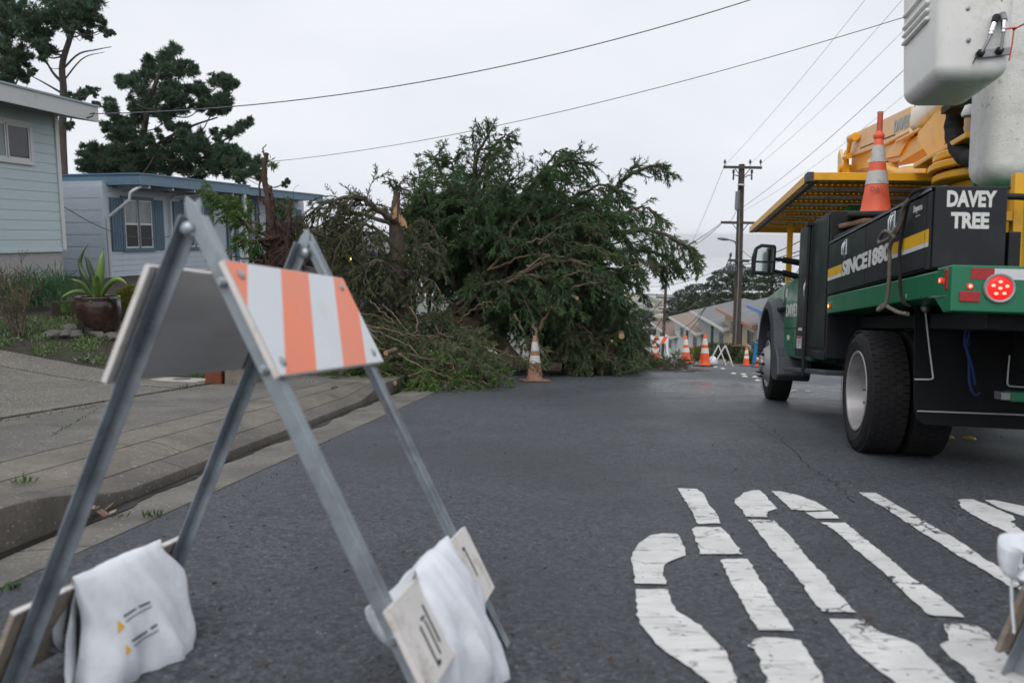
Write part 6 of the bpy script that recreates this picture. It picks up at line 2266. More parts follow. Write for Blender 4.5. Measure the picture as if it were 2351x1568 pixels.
# near right-hand foot of the copy stands at the measured foot: local (0, -KL*H, 0)
org2 = foot - by2 * (-KL * R_H) * 1.0
bar2 = copy_tree(bar, frame(org2, bx2, by2, nz), 'A-frame barricade cut off by the right edge, one leg and board showing')
sandbag('sandbag', 'white sandbag corner at the right edge on the cut-off barricade', frame(org2, bx2, by2, nz), -1, KL, -0.05, 0.22, 0.86, 0.06, 0.07, 21)

st_ = spline([at(2324, 1298, 1.93), at(2322, 1340, 1.93), at(2324, 1400, 1.93), at(2328, 1446, 1.93), at(2326, 1452, 1.93)], 20)
o = MB().tube(st_, 0.0035, 6).build('string', M_CLOTH, smooth=60)
tag(o, 'pale string hanging beside the leg of the cut-off barricade at the right edge', 'string')

# small striped barricade behind the leftmost clean cone
q = at(1513, 838, 30)
q.z = zroad(q.x, q.y)
sb_ = thing('barricade', 'small white-legged barricade with one orange striped board behind the leftmost cone', 'barricade', M=ground_frame(q, 0.1), group='A-frame barricades beside the road')
for x in (-0.27, 0.27):
    for s_ in (-1, 1):
        MB().beam((x, s_ * 0.3, 0), (x, 0.0, 1.08), 0.06, 0.045).build('leg', M_TRIMW, sb_)
board = MB().box((-0.32, -0.11, 0.78), (0.32, -0.09, 1.04)).build('striped_board', M_WHITE_SH, sb_)
for i in range(2):
    x = -0.30 + i * 0.32
    MB().add([(x, -0.1115, 0.785), (x + 0.15, -0.1115, 0.785), (x + 0.29, -0.1115, 1.035), (x + 0.14, -0.1115, 1.035)], [(0, 1, 2, 3)]).build('stripe', M_CONE, board)
MB().beam((-0.27, -0.25, 0.2), (0.27, -0.25, 0.2), 0.02, 0.16).build('lower_board', M_TRIMW, sb_)
# white folded A-frame seen edge on
q = hit(1655, 845, fn=zroad)
Mx = ground_frame(q, 0.05)
fa = thing('barricade', 'bare white A-frame barricade seen end on before the hedge', 'barricade', M=Mx, group='A-frame barricades beside the road')
dd = 18.3
LO = lambda u, v, d: Mx.inverted() @ at(u, v, d)
MB().beam(LO(1665, 793, dd), LO(1642, 832, dd), 0.025, 0.025).build('leg', M_TRIMW, fa)
MB().beam(LO(1665, 793, dd), LO(1672, 810, dd), 0.04, 0.03).beam(LO(1672, 810, dd), LO(1683, 841, dd), 0.025, 0.025).build('leg', M_TRIMW, fa)
MB().beam(LO(1665, 793, dd) + Vector((0, .5, 0)), LO(1683, 841, dd) + Vector((0, .5, 0)), 0.025, 0.025).build('leg', M_TRIMW, fa)
MB().beam(LO(1665, 793, dd) + Vector((0, .5, 0)), LO(1645, 832, dd) + Vector((0, .5, 0)), 0.025, 0.025).build('leg', M_TRIMW, fa)
bg_ = MB().lathe([(0.0001, -0.02), (0.10, 0.0), (0.125, 0.05), (0.10, 0.13), (0.04, 0.20), (0.0001, 0.21)], 14)
o = bg_.build('sandbag', M_CLOTH, None, smooth=60)
o.location = hit(1636, 837, fn=zroad)
tag(o, 'small white sandbag slumped at the foot of the bare white A-frame', 'sandbag')
# blue bin
q = at(1742, 835, 23)
q.z = zroad(q.x, q.y)
bb = thing('recycling_bin', 'tilted bright blue bin behind the small cones beside the truck wheel', 'bin', loc=q)
M_BIN = mat('blue_plastic', (0.02, 0.22, 0.50), 0.45)
v = [(-.2, -.2, 0), (.2, -.2, 0), (.2, .2, 0), (-.2, .2, 0), (-.27, -.27, .75), (.27, -.27, .75), (.27, .27, .75), (-.27, .27, .75)]
MB().add(v, [(0, 3, 2, 1), (0, 1, 5, 4), (1, 2, 6, 5), (2, 3, 7, 6), (3, 0, 4, 7), (4, 5, 6, 7)]).build('body', M_BIN, bb, bevel=0.02)
MB().prism([(-.30, .76), (.30, .78), (.28, .84), (-.28, .82)], lambda y, z, t: (t, y, z), -0.30, 0.30).build('lid', M_BIN, bb, bevel=0.015)
MB().tube([(-0.22, 0.3, 0.72), (0.22, 0.3, 0.72)], 0.02, 8).build('handle', M_BIN, bb)
bb.rotation_euler = (0.06, 0.22, 0.3)
bb.scale = (0.68, 0.68, 0.72)

# ================================================================== front garden
M_GLAZE = mat('brown_glaze', (0.040, 0.020, 0.017), 0.22, 0, 0.3, 4, dirt=(0.075, 0.05, 0.042), dirt_amt=0.35, dirt_scale=4, coat=0.4)
ppot = hit(230, 764)
k_ = (ppot - CAM).dot(FW) / F_PX
PH, PR = 84 * k_, 48 * k_
pot = thing('plant_pot', 'large glazed dark brown pot in front of the blue house', 'pot', loc=ppot)
MB().lathe([(PR * 0.62, 0), (PR * 0.72, 0.03 * PH), (PR * 0.88, 0.25 * PH), (PR * 0.98, 0.5 * PH), (PR * 1.0, 0.72 * PH), (PR * 0.97, 0.86 * PH), (PR * 0.95, 0.89 * PH), (PR * 0.99, 0.91 * PH), (PR * 0.985, 0.95 * PH), (PR * 1.0, 0.98 * PH), (PR * 0.97, PH), (PR * 0.90, 0.985 * PH), (PR * 0.88, 0.93 * PH)], 48, cap1=False).build('pot_body', M_GLAZE, pot, smooth=40)
MB().lathe([(PR * 0.89, 0.94 * PH), (PR * 0.5, 0.96 * PH), (0.0001, 0.97 * PH)], 24, cap0=False, cap1=False).build('potting_soil', M_SOIL, pot)
M_AGAVE = mat('agave_leaf', (0.13, 0.22, 0.055), 0.45, 0, 0.3, 3, stretch=(1, 1, 0.4), dirt=(0.24, 0.32, 0.07), dirt_amt=0.4)
M_AGAVED = mat('agave_dark_leaf', (0.035, 0.075, 0.03), 0.5, 0, 0.3, 4, dirt=(0.10, 0.15, 0.05), dirt_amt=0.3)
M_AGTIP = mat('dry_tip', (0.05, 0.025, 0.02), 0.8)
ag = thing('agave_plant', 'agave with long arching green leaves growing in the brown pot', 'agave', loc=ppot + Vector((0, 0, 0.95 * PH)))
DP = (ppot - CAM).dot(FW)
base_ag = ppot + Vector((0, 0, 0.95 * PH))
LEAVES = [  # picture points (2351 wide), depth offsets, width px, dark?
    ([(226, 684, 0), (230, 630, -.05), (233, 595, -.05), (238, 572, 0)], 30, 0),
    ([(222, 684, 0), (215, 645, 0.1), (206, 615, .1), (200, 597, .1), (190, 583, .12)], 22, 1),
    ([(218, 684, 0), (208, 660, 0), (196, 635, -.05), (184, 610, 0), (188, 585, 0), (200, 565, 0)], 18, 1),
    ([(214, 684, 0), (200, 668, -.1), (185, 650, -.2), (172, 644, -.25), (160, 640, -.25)], 15, 0),
    ([(216, 682, 0), (195, 672, -.1), (172, 670, -.2), (152, 677, -.3), (138, 686, -.35)], 16, 0),
    ([(225, 684, -.1), (222, 660, -.25), (221, 640, -.35), (223, 633, -.42)], 27, 0),
    ([(232, 684, 0), (243, 662, -.1), (257, 647, -.2), (270, 641, -.25), (283, 645, -.25), (293, 655, -.25)], 19, 0),
    ([(222, 686, -.1), (205, 688, -.25), (190, 690, -.3), (180, 685, -.3)], 14, 1),
    ([(232, 686, -.1), (250, 687, -.2), (268, 686, -.3), (282, 693, -.3)], 12, 1),
    ([(220, 686, -.1), (212, 690, -.3), (206, 694, -.4)], 16, 0),
    ([(210, 682, .1), (196, 655, .25), (186, 622, .2), (182, 598, .1), (190, 582, 0)], 14, 1),
]
for pts, w, dk in LEAVES:
    P = spline([at(u, v, DP + dz) - base_ag for u, v, dz in pts], 14)
    v, f = [], []
    hw = w * k_ * 0.5
    for i, p_ in enumerate(P):
        t = i / 13
        wd = 0.47 * hw * (0.55 + 0.9 * math.sin(math.pi * min(1, t * 0.8 + 0.12))) * (1 - t ** 3.2) * 0.9 + 0.002
        tg = (P[min(i + 1, 13)] - P[max(i - 1, 0)]).normalized()
        view = (p_ + base_ag - CAM).normalized()
        side = tg.cross(view)
        side = side.normalized() if side.length > 1e-3 else Vector((1, 0, 0))
        nrm = side.cross(tg).normalized()
        for a, o_ in ((-1, 0.0), (-0.45, 0.25), (0, 0.32), (0.45, 0.25), (1, 0.0)):
            v.append(p_ + side * wd * a + nrm * wd * (o_ - 0.3) * -1)
        for a, o_ in ((0.5, 0.42), (-0.5, 0.42)):
            v.append(p_ + side * wd * a - nrm * wd * (o_ - 0.3) - nrm * 0.006)
        if i:
            K = 7
            for j in range(K):
                f.append(((i - 1) * K + j, (i - 1) * K + (j + 1) % K, i * K + (j + 1) % K, i * K + j))
    lf = MB().add(v, f).build('leaf', M_AGAVED if dk else M_AGAVE, ag, smooth=60)
    MB().tube([P[-2], P[-1], P[-1] + (P[-1] - P[-3]) * 0.35], [0.008, 0.005, 0.001], 5).build('leaf_tip', M_AGTIP, lf)

# solar light on a stake
ps = hit(192, 775)
sl2 = thing('garden_light', 'small black solar spotlight on a stake beside the brown pot', 'garden light', loc=ps)
MB().tube([(0, 0, 0), (0, 0, 0.16)], 0.012, 8).build('stake', M_FRAMEB, sl2)
MB().box((-0.07, -0.07, 0.13), (0.09, 0.05, 0.15), M=Matrix.Rotation(0.3, 4, 'Y')).build('solar_panel', M_BLACK, sl2, bevel=0.004)
MB().lathe([(0.03, 0), (0.05, 0.08)], 12, frame((0.0, 0, 0.17), (1, 0, 0), (0, 0, 1), (0, -1, 0))).build('lamp_head', M_FRAMEB, sl2)
# edging stones and boards
M_STONE = mat('edging_stone', (0.12, 0.115, 0.10), 0.85, 0, 0.25, 8, dirt=(0.06, 0.07, 0.03), dirt_amt=0.4, bmp=0.5, bscale=30)
rs_ = random.Random(4)
for i, (u, v) in enumerate([(118, 772), (150, 770), (176, 772), (222, 774), (256, 776), (286, 780), (160, 758), (270, 770)]):
    q = hit(u, v)
    b = bmesh.new()
    bmesh.ops.create_icosphere(b, subdivisions=2, radius=1.0)
    for vv in b.verts:
        vv.co *= 1 + rs_.uniform(-0.13, 0.13)
        vv.co.x *= rs_.uniform(0.98, 1.02) * (0.15 + 0.03 * (i % 3))
        vv.co.y *= 0.11
        vv.co.z *= 0.07
    me = bpy.data.meshes.new('garden_stone')
    b.to_mesh(me)
    b.free()
    me.materials.append(M_STONE)
    o = bpy.data.objects.new('garden_stone', me)
    COL.objects.link(o)
    o.location = q + Vector((0, 0, 0.02))
    o.rotation_euler = (0, 0, rs_.uniform(0, 3))
    tag(o, ['rough edging stone left of the pot nearest the bare shrub', 'rough edging stone second from the bare shrub', 'rough edging stone beside the garden light', 'flat stone under the front of the brown pot', 'flat stone under the right of the brown pot', 'rough edging stone right of the brown pot', 'small stone behind the edging row left of the pot', 'small stone behind the pot, on its right'][i], 'stone', 'edging stones round the garden bed')
q0_, q1_ = hit(118, 728), hit(196, 722)
o = MB().beam(q0_ + Vector((0, 0, 0.10)), q1_ + Vector((0, 0, 0.10)), 0.05, 0.26).build('edging_board', mat('old_timber', (0.07, 0.05, 0.035), 0.85, 0, 0.3, 6), bevel=0.006)
tag(o, 'old timber edging board left of the brown pot', 'board')

# ================================================================== vegetation
class Leaves:
    """collects leaf-sized diamonds, each its own island"""

    def __init__(self):
        self.P, self.D, self.L, self.W = [], [], [], []

    def add(self, P, D, L, W):
        self.P.append(np.asarray(P, dtype=np.float32).reshape(-1, 3))
        self.D.append(np.asarray(D, dtype=np.float32).reshape(-1, 3))
        n = len(self.P[-1])
        self.L.append(np.broadcast_to(np.asarray(L, dtype=np.float32), (n,)).copy())
        self.W.append(np.broadcast_to(np.asarray(W, dtype=np.float32), (n,)).copy())

    def build(self, name, m, parent, rng, bend=0.0, origin=None):
        P, D = np.concatenate(self.P), np.concatenate(self.D)
        L, W = np.concatenate(self.L)[:, None], np.concatenate(self.W)[:, None]
        if origin is not None:
            P = P - np.array(origin, dtype=np.float32)
        D = D / np.maximum(1e-6, np.linalg.norm(D, axis=1, keepdims=True))
        r = rng.normal(size=P.shape).astype(np.float32)
        S = np.cross(D, r)
        S /= np.maximum(1e-6, np.linalg.norm(S, axis=1, keepdims=True))
        mid = P + D * L * 0.45 + np.array([0, 0, bend], dtype=np.float32) * L
        V = np.stack([P, mid - S * W * 0.5, P + D * L, mid + S * W * 0.5], 1).reshape(-1, 3)
        F = np.arange(len(V)).reshape(-1, 4)
        mb = MB().add(V, F)
        o = mb.build(name, m, parent)
        return o


def nrm(v):
    return v / max(1e-9, float(np.linalg.norm(v)))


DOWN = np.array([0, 0, -1.0])


def branchlet(W, LV, p, d, length, droop, r, depth, rng, card=(0.045, 0.115), cw=0.0165, gap=0.0066, sub=(0.32, 0.5), start=0.08, nsub=7, flat=0.42):
    n = max(3, int(length / 0.11))
    step = length / n
    pts = [np.array(p)]
    d = nrm(np.array(d, dtype=float))
    dirs = [d]
    for i in range(n):
        d = nrm(d + DOWN * droop * step * (0.6 + i / n) + rng.normal(size=3) * 0.09)
        pts.append(pts[-1] + d * step)
        dirs.append(d)
    A = np.array(pts)
    if W is not None and r > 0.0025:
        W.tube(A, [max(0.0018, r * (1 - 0.8 * i / n)) for i in range(n + 1)], 4 if r > 0.008 else 3, caps=False)
    m = max(2, int(length * (1 - start) / gap))
    t = np.sort(rng.uniform(start, 1.0, m)) * n
    i0 = np.minimum(t.astype(int), n - 1)
    f = (t - i0)[:, None]
    P = A[i0] * (1 - f) + A[i0 + 1] * f
    Dm = np.array(dirs)[i0] * 0.95 + rng.normal(size=(m, 3)) * flat + DOWN * 0.36
    LV.add(P, Dm, rng.uniform(card[0], card[1], m), rng.uniform(0.6, 1.2, m) * cw)
    if depth > 0:
        ns = max(2, int(nsub * length))
        for k in range(ns):
            tt = rng.uniform(0.12, 0.97)
            i = min(int(tt * n), n - 1)
            base = A[i] * (1 - (tt * n - i)) + A[i + 1] * (tt * n - i)
            side = np.cross(dirs[i], rng.normal(size=3))
            dd = nrm(dirs[i] * 0.75 + nrm(side) * rng.uniform(0.45, 0.95))
            branchlet(W, LV, base, dd, length * rng.uniform(*sub) * (1.1 - 0.6 * tt), droop * 1.2, r * 0.45, depth - 1, rng, card, cw, gap, sub, 0.0, nsub, flat)


def limb(W, LV, pts, r0, r1, rng, nb=18, bl=(0.5, 1.0), droop=0.9, t0=0.2, depth=1, spread=0.9, up=0.0, n=22, **kw):
    S = spline(pts, n)
    S = [s + Vector(rng.normal(size=3) * 0.012) for s in S]
    if W is not None:
        W.tube(S, [r0 + (r1 - r0) * (i / (n - 1)) ** 0.8 for i in range(n)], 7 if r0 > 0.05 else 5, caps=True)
    A = np.array([tuple(s) for s in S])
    for k in range(nb):
        t = t0 + (1 - t0) * (k + rng.uniform(0, 1)) / nb
        x = t * (n - 1)
        i = min(int(x), n - 2)
        p = A[i] * (1 - (x - i)) + A[i + 1] * (x - i)
        tg = nrm(A[i + 1] - A[i])
        side = np.cross(tg, rng.normal(size=3))
        d = nrm(tg * 0.75 + nrm(side) * spread * rng.uniform(0.4, 1.0) + np.array([0, 0, up - .32]))
        branchlet(W, LV, p, d, rng.uniform(*bl) * (1.1 - 0.55 * t), droop, max(0.004, r1 * 0.8), depth, rng, **kw)
    # leading tip
    branchlet(W, LV, A[-2], A[-1] - A[-2], bl[0] * 0.8, droop, max(0.004, r1 * 0.7), depth, rng, **kw)


DZ = 0.0


def px3(pts, dz=0.0):
    dz += DZ
    return [at(p[0], p[1], p[2] + dz) for p in pts]


M_CYP = leaf_mat('cypress_leaf', (0.038, 0.088, 0.036), (0.085, 0.160, 0.060), 0.30, (0.095, 0.075, 0.035), 0.07)
M_CYPD = leaf_mat('dull_cypress_leaf', (0.050, 0.086, 0.040), (0.112, 0.150, 0.072), 0.25, (0.16, 0.118, 0.07), 0.18)
M_CYPB = leaf_mat('fresh_cypress_leaf', (0.050, 0.125, 0.022), (0.10, 0.20, 0.04), 0.25, (0.10, 0.10, 0.03), 0.08)
M_BARK = bark_mat('cypress_bark', (0.035, 0.026, 0.020), (0.115, 0.085, 0.062), 9)
M_BARKG = bark_mat('grey_dead_bark', (0.055, 0.046, 0.038), (0.155, 0.130, 0.104), 10)
M_TWIG = bark_mat('tan_twig_bark', (0.07, 0.052, 0.036), (0.20, 0.15, 0.10), 14)
M_CUT = mat('fresh_cut_wood', (0.40, 0.235, 0.115), 0.75, 0, 0.2, 18)
M_ROOT = bark_mat('red_brown_roots', (0.028, 0.016, 0.012), (0.090, 0.052, 0.038), 16)

# ---- the fallen cypress
rg = np.random.default_rng(21)
DZ = 1.15
ct_o = hit(1130, 830, fn=zroad)
cyp = thing('cypress_tree', 'huge fallen cypress with drooping green sprays blocking the whole road', 'tree', loc=ct_o)


def rel(pts):
    return [p - ct_o for p in pts]


WB, LB = MB(), Leaves()
LIMBS = [
    ([(1112, 640, 14.5), (1090, 500, 14.5), (1088, 410, 14.4), (1100, 345, 14.3), (1128, 300, 14.2)], .10, .016, 26, (.4, .75), .8),
    ([(1092, 430, 14.4), (1118, 360, 14.3), (1150, 320, 14.2), (1172, 308, 14.1)], .04, .012, 18, (.35, .6), 1.3),
    ([(1094, 400, 14.6), (1088, 340, 14.6), (1084, 308, 14.6), (1092, 302, 14.6)], .025, .008, 7, (.2, .35), .8),
    ([(1120, 650, 14.2), (1150, 540, 14), (1200, 450, 13.8), (1250, 395, 13.6), (1300, 368, 13.5), (1342, 378, 13.4)], .09, .014, 30, (.5, .9), 1.5),
    ([(1240, 410, 13.7), (1268, 362, 13.7), (1288, 345, 13.6), (1308, 354, 13.6)], .03, .010, 13, (.3, .5), 1.4),
    ([(1130, 650, 13.8), (1200, 565, 13.4), (1275, 500, 13.1), (1335, 478, 13), (1385, 498, 12.9)], .08, .014, 30, (.5, .9), 1.6),
    ([(1110, 600, 15), (1050, 470, 15), (1015, 400, 15), (1000, 365, 15), (1012, 348, 15)], .06, .012, 20, (.35, .6), 1.1),
    ([(1085, 560, 14.7), (1060, 450, 14.7), (1040, 385, 14.7), (1042, 365, 14.6)], .05, .012, 18, (.35, .6), 1.2),
    ([(1150, 660, 15), (1280, 580, 15), (1370, 485, 14.8), (1410, 435, 14.7), (1455, 398, 14.6), (1500, 382, 14.5), (1532, 396, 14.4)], .085, .014, 42, (.35, .6), 2.2),
    ([(1300, 590, 14), (1390, 520, 13.9), (1440, 485, 13.8), (1488, 478, 13.7), (1526, 506, 13.6)], .05, .012, 28, (.4, .65), 2.0),
    ([(1200, 690, 13.8), (1340, 570, 13.5), (1440, 532, 13.3), (1520, 535, 13.2), (1572, 562, 13.1), (1600, 588, 13)], .08, .012, 40, (.45, .75), 2.2),
    ([(1250, 660, 14.6), (1390, 590, 14.4), (1470, 575, 14.2), (1530, 592, 14.1), (1556, 612, 14)], .06, .012, 30, (.4, .7), 2.2),
    ([(1340, 610, 13.6), (1425, 590, 13.4), (1464, 622, 13.3), (1478, 680, 13.3)], .03, .010, 20, (.3, .5), 2.4),
    ([(1360, 600, 14.4), (1470, 572, 14.3), (1508, 600, 14.3), (1522, 640, 14.3)], .025, .009, 16, (.3, .5), 2.4),
    ([(1200, 710, 13.3), (1330, 650, 12.9), (1410, 670, 12.8), (1445, 735, 12.8), (1448, 785, 12.8)], .07, .012, 28, (.5, .8), 2.0),
    ([(1120, 620, 14.4), (1230, 525, 14.2), (1320, 455, 14.1), (1385, 424, 14), (1428, 440, 14)], .06, .012, 28, (.45, .8), 1.8),
    ([(1140, 660, 13), (1250, 605, 12.7), (1350, 610, 12.5), (1410, 670, 12.4)], .06, .012, 26, (.5, .85), 1.9),
    ([(1100, 690, 13), (1180, 640, 12.6), (1260, 640, 12.4), (1320, 700, 12.3)], .05, .012, 24, (.5, .85), 1.9),
    ([(1050, 700, 13.2), (1120, 650, 12.8), (1190, 670, 12.5), (1230, 740, 12.4)], .05, .012, 22, (.5, .85), 1.9),
    ([(1000, 640, 14.2), (985, 540, 14.2), (965, 450, 14.2), (962, 385, 14.2)], .05, .008, 16, (.25, .5), .9),
    ([(1020, 640, 14.4), (1015, 540, 14.4), (1000, 460, 14.4), (985, 405, 14.4)], .05, .010, 18, (.3, .55), 1.0),
    ([(960, 660, 14), (950, 570, 14), (940, 500, 14), (950, 440, 14)], .035, .008, 14, (.3, .5), 1.0),
    ([(1040, 660, 14), (1035, 560, 14), (1050, 480, 14), (1045, 430, 14)], .05, .010, 18, (.35, .6), 1.1),
]
for pts, r0, r1, nb, bl, dr in LIMBS:
    limb(WB, LB, rel(px3(pts)), r0, r1, rg, nb, bl, dr, 0.28)
HULL = [(1010, 480), (1040, 390), (1090, 350), (1180, 370), (1270, 375), (1340, 400), (1400, 440), (1430, 500), (1500, 560), (1530, 590), (1460, 620), (1440, 700), (1430, 780), (1440, 820), (1300, 840), (1130, 780), (1020, 720), (960, 640)]


def inside(u, v, poly):
    c = False
    for i in range(len(poly)):
        (x1, y1), (x2, y2) = poly[i], poly[i - 1]
        if (y1 > v) != (y2 > v) and u < (x2 - x1) * (v - y1) / (y2 - y1) + x1:
            c = not c
    return c


cnt = 0
while cnt < 128:
    u, v = rg.uniform(960, 1540), rg.uniform(350, 840)
    if not inside(u, v, HULL):
        continue
    if u < 1080 and v < 620 and rg.uniform() < 0.35:
        continue
    cnt += 1
    k = rg.uniform(0, 1)
    su, sv = 1010 + 280 * k, 730 - 60 * k
    if v > 640:
        su, sv = su + 40, sv - 60
    de = rg.uniform(12.6, 16.2)
    ds_ = 14.2 + rg.uniform(-.5, .5)
    mu, mv = su * .45 + u * .55 + rg.uniform(-25, 25), sv * .45 + v * .55 - rg.uniform(15, 55)
    limb(WB, LB, rel(px3([(su, sv, ds_), (mu, mv, (ds_ + de) / 2), (u, v, de)])), rg.uniform(.03, .06), .011, rg, 17, (.5, .95), 1.7, 0.35)
for k in range(22):
    u, v = rg.uniform(935, 1060), rg.uniform(430, 620)
    limb(WB, LB, rel(px3([(u + rg.uniform(-5, 25), v + rg.uniform(110, 190), 14.3), (u + rg.uniform(-10, 15), v + 60, 14.1), (u, v, 13.8 + rg.uniform(-.6, .6)), (u + rg.uniform(-30, 30), v - 8, 13.7)])), .026, .009, rg, 15, (.35, .65), 1.5, 0.25)
LB.build('foliage', M_CYP, cyp, rg)['kind'] = 'stuff'
WB.build('branches', M_BARK, cyp, smooth=60)['kind'] = 'stuff'
# paler long bare branches in front
WB2, LB2 = MB(), Leaves()
for pts in ([(1120, 620, 13.2), (1160, 580, 13), (1215, 556, 12.8), (1270, 547, 12.7), (1330, 562, 12.6)], [(1125, 622, 13.1), (1175, 598, 12.9), (1225, 583, 12.8), (1262, 585, 12.7)], [(1180, 640, 12.9), (1240, 596, 12.7), (1300, 590, 12.6), (1350, 612, 12.5)],
            [(1110, 655, 13), (1150, 648, 12.8), (1180, 672, 12.7)], [(1210, 610, 12.8), (1270, 604, 12.7), (1310, 606, 12.7)], [(1290, 700, 12.5), (1320, 660, 12.4), (1370, 650, 12.3), (1400, 660, 12.3)],
            [(1290, 640, 12.6), (1330, 625, 12.5), (1385, 636, 12.4)], [(1050, 742, 12.6), (1100, 700, 12.5), (1130, 694, 12.4)], [(1225, 740, 12.3), (1232, 780, 12.2), (1250, 820, 12.2)], [(1235, 760, 12.3), (1262, 712, 12.3), (1268, 706, 12.3)],
            [(1180, 720, 12.4), (1200, 760, 12.4), (1212, 790, 12.4)], [(1060, 560, 13.6), (1090, 510, 13.6), (1130, 520, 13.4), (1150, 560, 13.3)], [(1160, 560, 13.2), (1190, 500, 13.2), (1230, 460, 13.1)], [(1380, 640, 13), (1440, 612, 12.9), (1500, 610, 12.8)],
            [(1240, 560, 12.9), (1290, 520, 12.8), (1340, 515, 12.7), (1380, 530, 12.7)], [(1310, 575, 12.7), (1360, 565, 12.6), (1420, 590, 12.5)]):
    limb(WB2, LB2, rel(px3(pts)), rg.uniform(.022, .036), .007, rg, 7, (.25, .5), 1.2, 0.55)
WB2.build('bare_branches', M_TWIG, cyp, smooth=60)['kind'] = 'stuff'
LB2.build('dull_foliage', M_CYPD, cyp, rg)['kind'] = 'stuff'
# lying stems in the dark hollow under the crown
for pts, r in (([(985, 745, 13.8), (1060, 742, 13.9), (1130, 775, 13.6), (1190, 835, 13.2)], .17), ([(1030, 700, 14.2), (1090, 735, 14.2), (1150, 800, 13.8), (1200, 842, 13.6)], .13),
               ([(1000, 800, 13.2), (1090, 815, 13.1), (1180, 838, 12.9), (1290, 845, 12.8)], .14), ([(1040, 610, 14.4), (1090, 660, 14.3), (1110, 740, 14)], .16), ([(1150, 640, 14.3), (1120, 700, 14.2), (1080, 760, 14)], .14), ([(1110, 590, 14.5), (1098, 520, 14.5), (1094, 440, 14.45)], .11)):
    MB().tube(rel(spline(px3(pts), 16)), [r * (1 - .3 * i / 15) for i in range(16)], 12).build('stem', M_BARK, cyp, smooth=60)
# hanging brown tangles along the bottom right
WB3, LB3 = MB(), Leaves()
for k in range(46):
    u, v = rg.uniform(1270, 1450), rg.uniform(690, 800)
    d = rg.uniform(12.8, 14.5)
    limb(WB3, LB3, rel(px3([(u, v, d), (u + rg.uniform(-10, 30), v + 25, d - .1), (u + rg.uniform(-15, 45), v + rg.uniform(40, 70), d - .2)])), .018, .006, rg, 9, (.3, .6), 2.0, 0.1)
LB3.build('withered_foliage', M_CYPD, cyp, rg)['kind'] = 'stuff'
WB3.build('hanging_twigs', M_TWIG, cyp, smooth=60)['kind'] = 'stuff'
for (u, v, d, r) in ((1325, 685, 12.0, .03), (1427, 772, 12.4, .05), (1440, 741, 12.6, .02), (1405, 783, 12.2, .02)):
    c = at(u, v, d + DZ) - ct_o
    tc_ = Vector((rg.uniform(-.3, .3), -1, rg.uniform(-.1, .2))).normalized()
    o = MB().tube([c - tc_ * 0.4, c], r, 12).build('sawn_branch', M_TWIG, cyp, smooth=50)
    MB().lathe([(r * 0.96, 0), (0.0001, 0.003)], 12, frame(c + tc_ * 0.002, tc_.orthogonal().normalized(), tc_.cross(tc_.orthogonal().normalized()), tc_), cap0=False, cap1=False).build('cut_face', M_CUT, o)

# ---- snapped trunk with its dead limb
DZ = 0.0
rg = np.random.default_rng(5)
sn_o = at(922, 700, 13.4)
sn_o.z = zleft(sn_o.x, sn_o.y)
sn = thing('snapped_tree', 'tall snapped cypress trunk with orange splintered wood and a dead grey limb hanging left', 'tree', loc=sn_o)
rs = lambda pts: [p - sn_o for p in pts]
T_ = rs(spline(px3([(928, 760, 13.4), (922, 690, 13.4), (914, 600, 13.4), (909, 520, 13.4), (908, 480, 13.4), (912, 442, 13.4)]), 26))
MB().tube(T_, [.19 * (1 - i / 34) + rg.uniform(-.008, .008) for i in range(26)], 14).build('trunk', M_BARK, sn, smooth=60)
for (u0, v0, u1, v1, w) in ((904, 503, 906, 476, .03), (908, 500, 910, 468, .022), (925, 520, 922, 494, .035), (930, 519, 927, 500, .028), (919, 512, 917, 492, .022), (933, 524, 931, 508, .02)):
    a, b_ = at(u0, v0, 13.2) - sn_o, at(u1, v1, 13.2) - sn_o
    MB().tube([a, a.lerp(b_, .5), b_], [w, w * .8, .004], 5).build('splinter', M_CUT, sn)
WS, LS = MB(), Leaves()
limb(WS, LS, rs(px3([(912, 505, 13.3), (885, 492, 13.2), (862, 478, 13.1), (830, 458, 13), (790, 453, 12.9), (745, 468, 12.8), (705, 500, 12.7)])), .075, .012, rg, 40, (.4, .8), 1.6, 0.25, gap=0.010, spread=1.1)
limb(WS, LS, rs(px3([(905, 520, 13.4), (860, 500, 13.5), (810, 490, 13.6), (760, 505, 13.6), (715, 535, 13.6)])), .05, .010, rg, 30, (.4, .8), 1.5, 0.2, gap=0.010, spread=1.1)
limb(WS, LS, rs(px3([(900, 560, 13.3), (850, 520, 13), (800, 530, 12.8), (770, 575, 12.7)])), .04, .010, rg, 26, (.4, .8), 1.5, 0.2, gap=0.010, spread=1.1)
limb(WS, LS, rs(px3([(915, 700, 13.2), (865, 640, 13), (820, 600, 12.9), (790, 560, 12.8)])), .06, .010, rg, 28, (.4, .8), 1.4, 0.15, gap=0.010, spread=1.1)
limb(WS, LS, rs(px3([(910, 690, 13.2), (860, 660, 13), (800, 650, 12.8), (740, 640, 12.6)])), .055, .012, rg, 22, (.4, .7), 1.4, 0.1, gap=0.017, spread=1.1)
limb(WS, LS, rs(px3([(930, 700, 13.3), (950, 600, 13.2), (980, 560, 13.1), (1010, 600, 13)])), .04, .010, rg, 24, (.4, .7), 1.4, 0.15)
limb(WS, LS, rs(px3([(905, 470, 13.5), (912, 430, 13.5), (925, 420, 13.5)])), .03, .010, rg, 10, (.2, .35), 1.0, 0.3)
limb(WS, LS, rs(px3([(925, 640, 13), (880, 600, 12.7), (850, 610, 12.6), (835, 650, 12.5)])), .03, .010, rg, 20, (.4, .7), 1.6, 0.1)
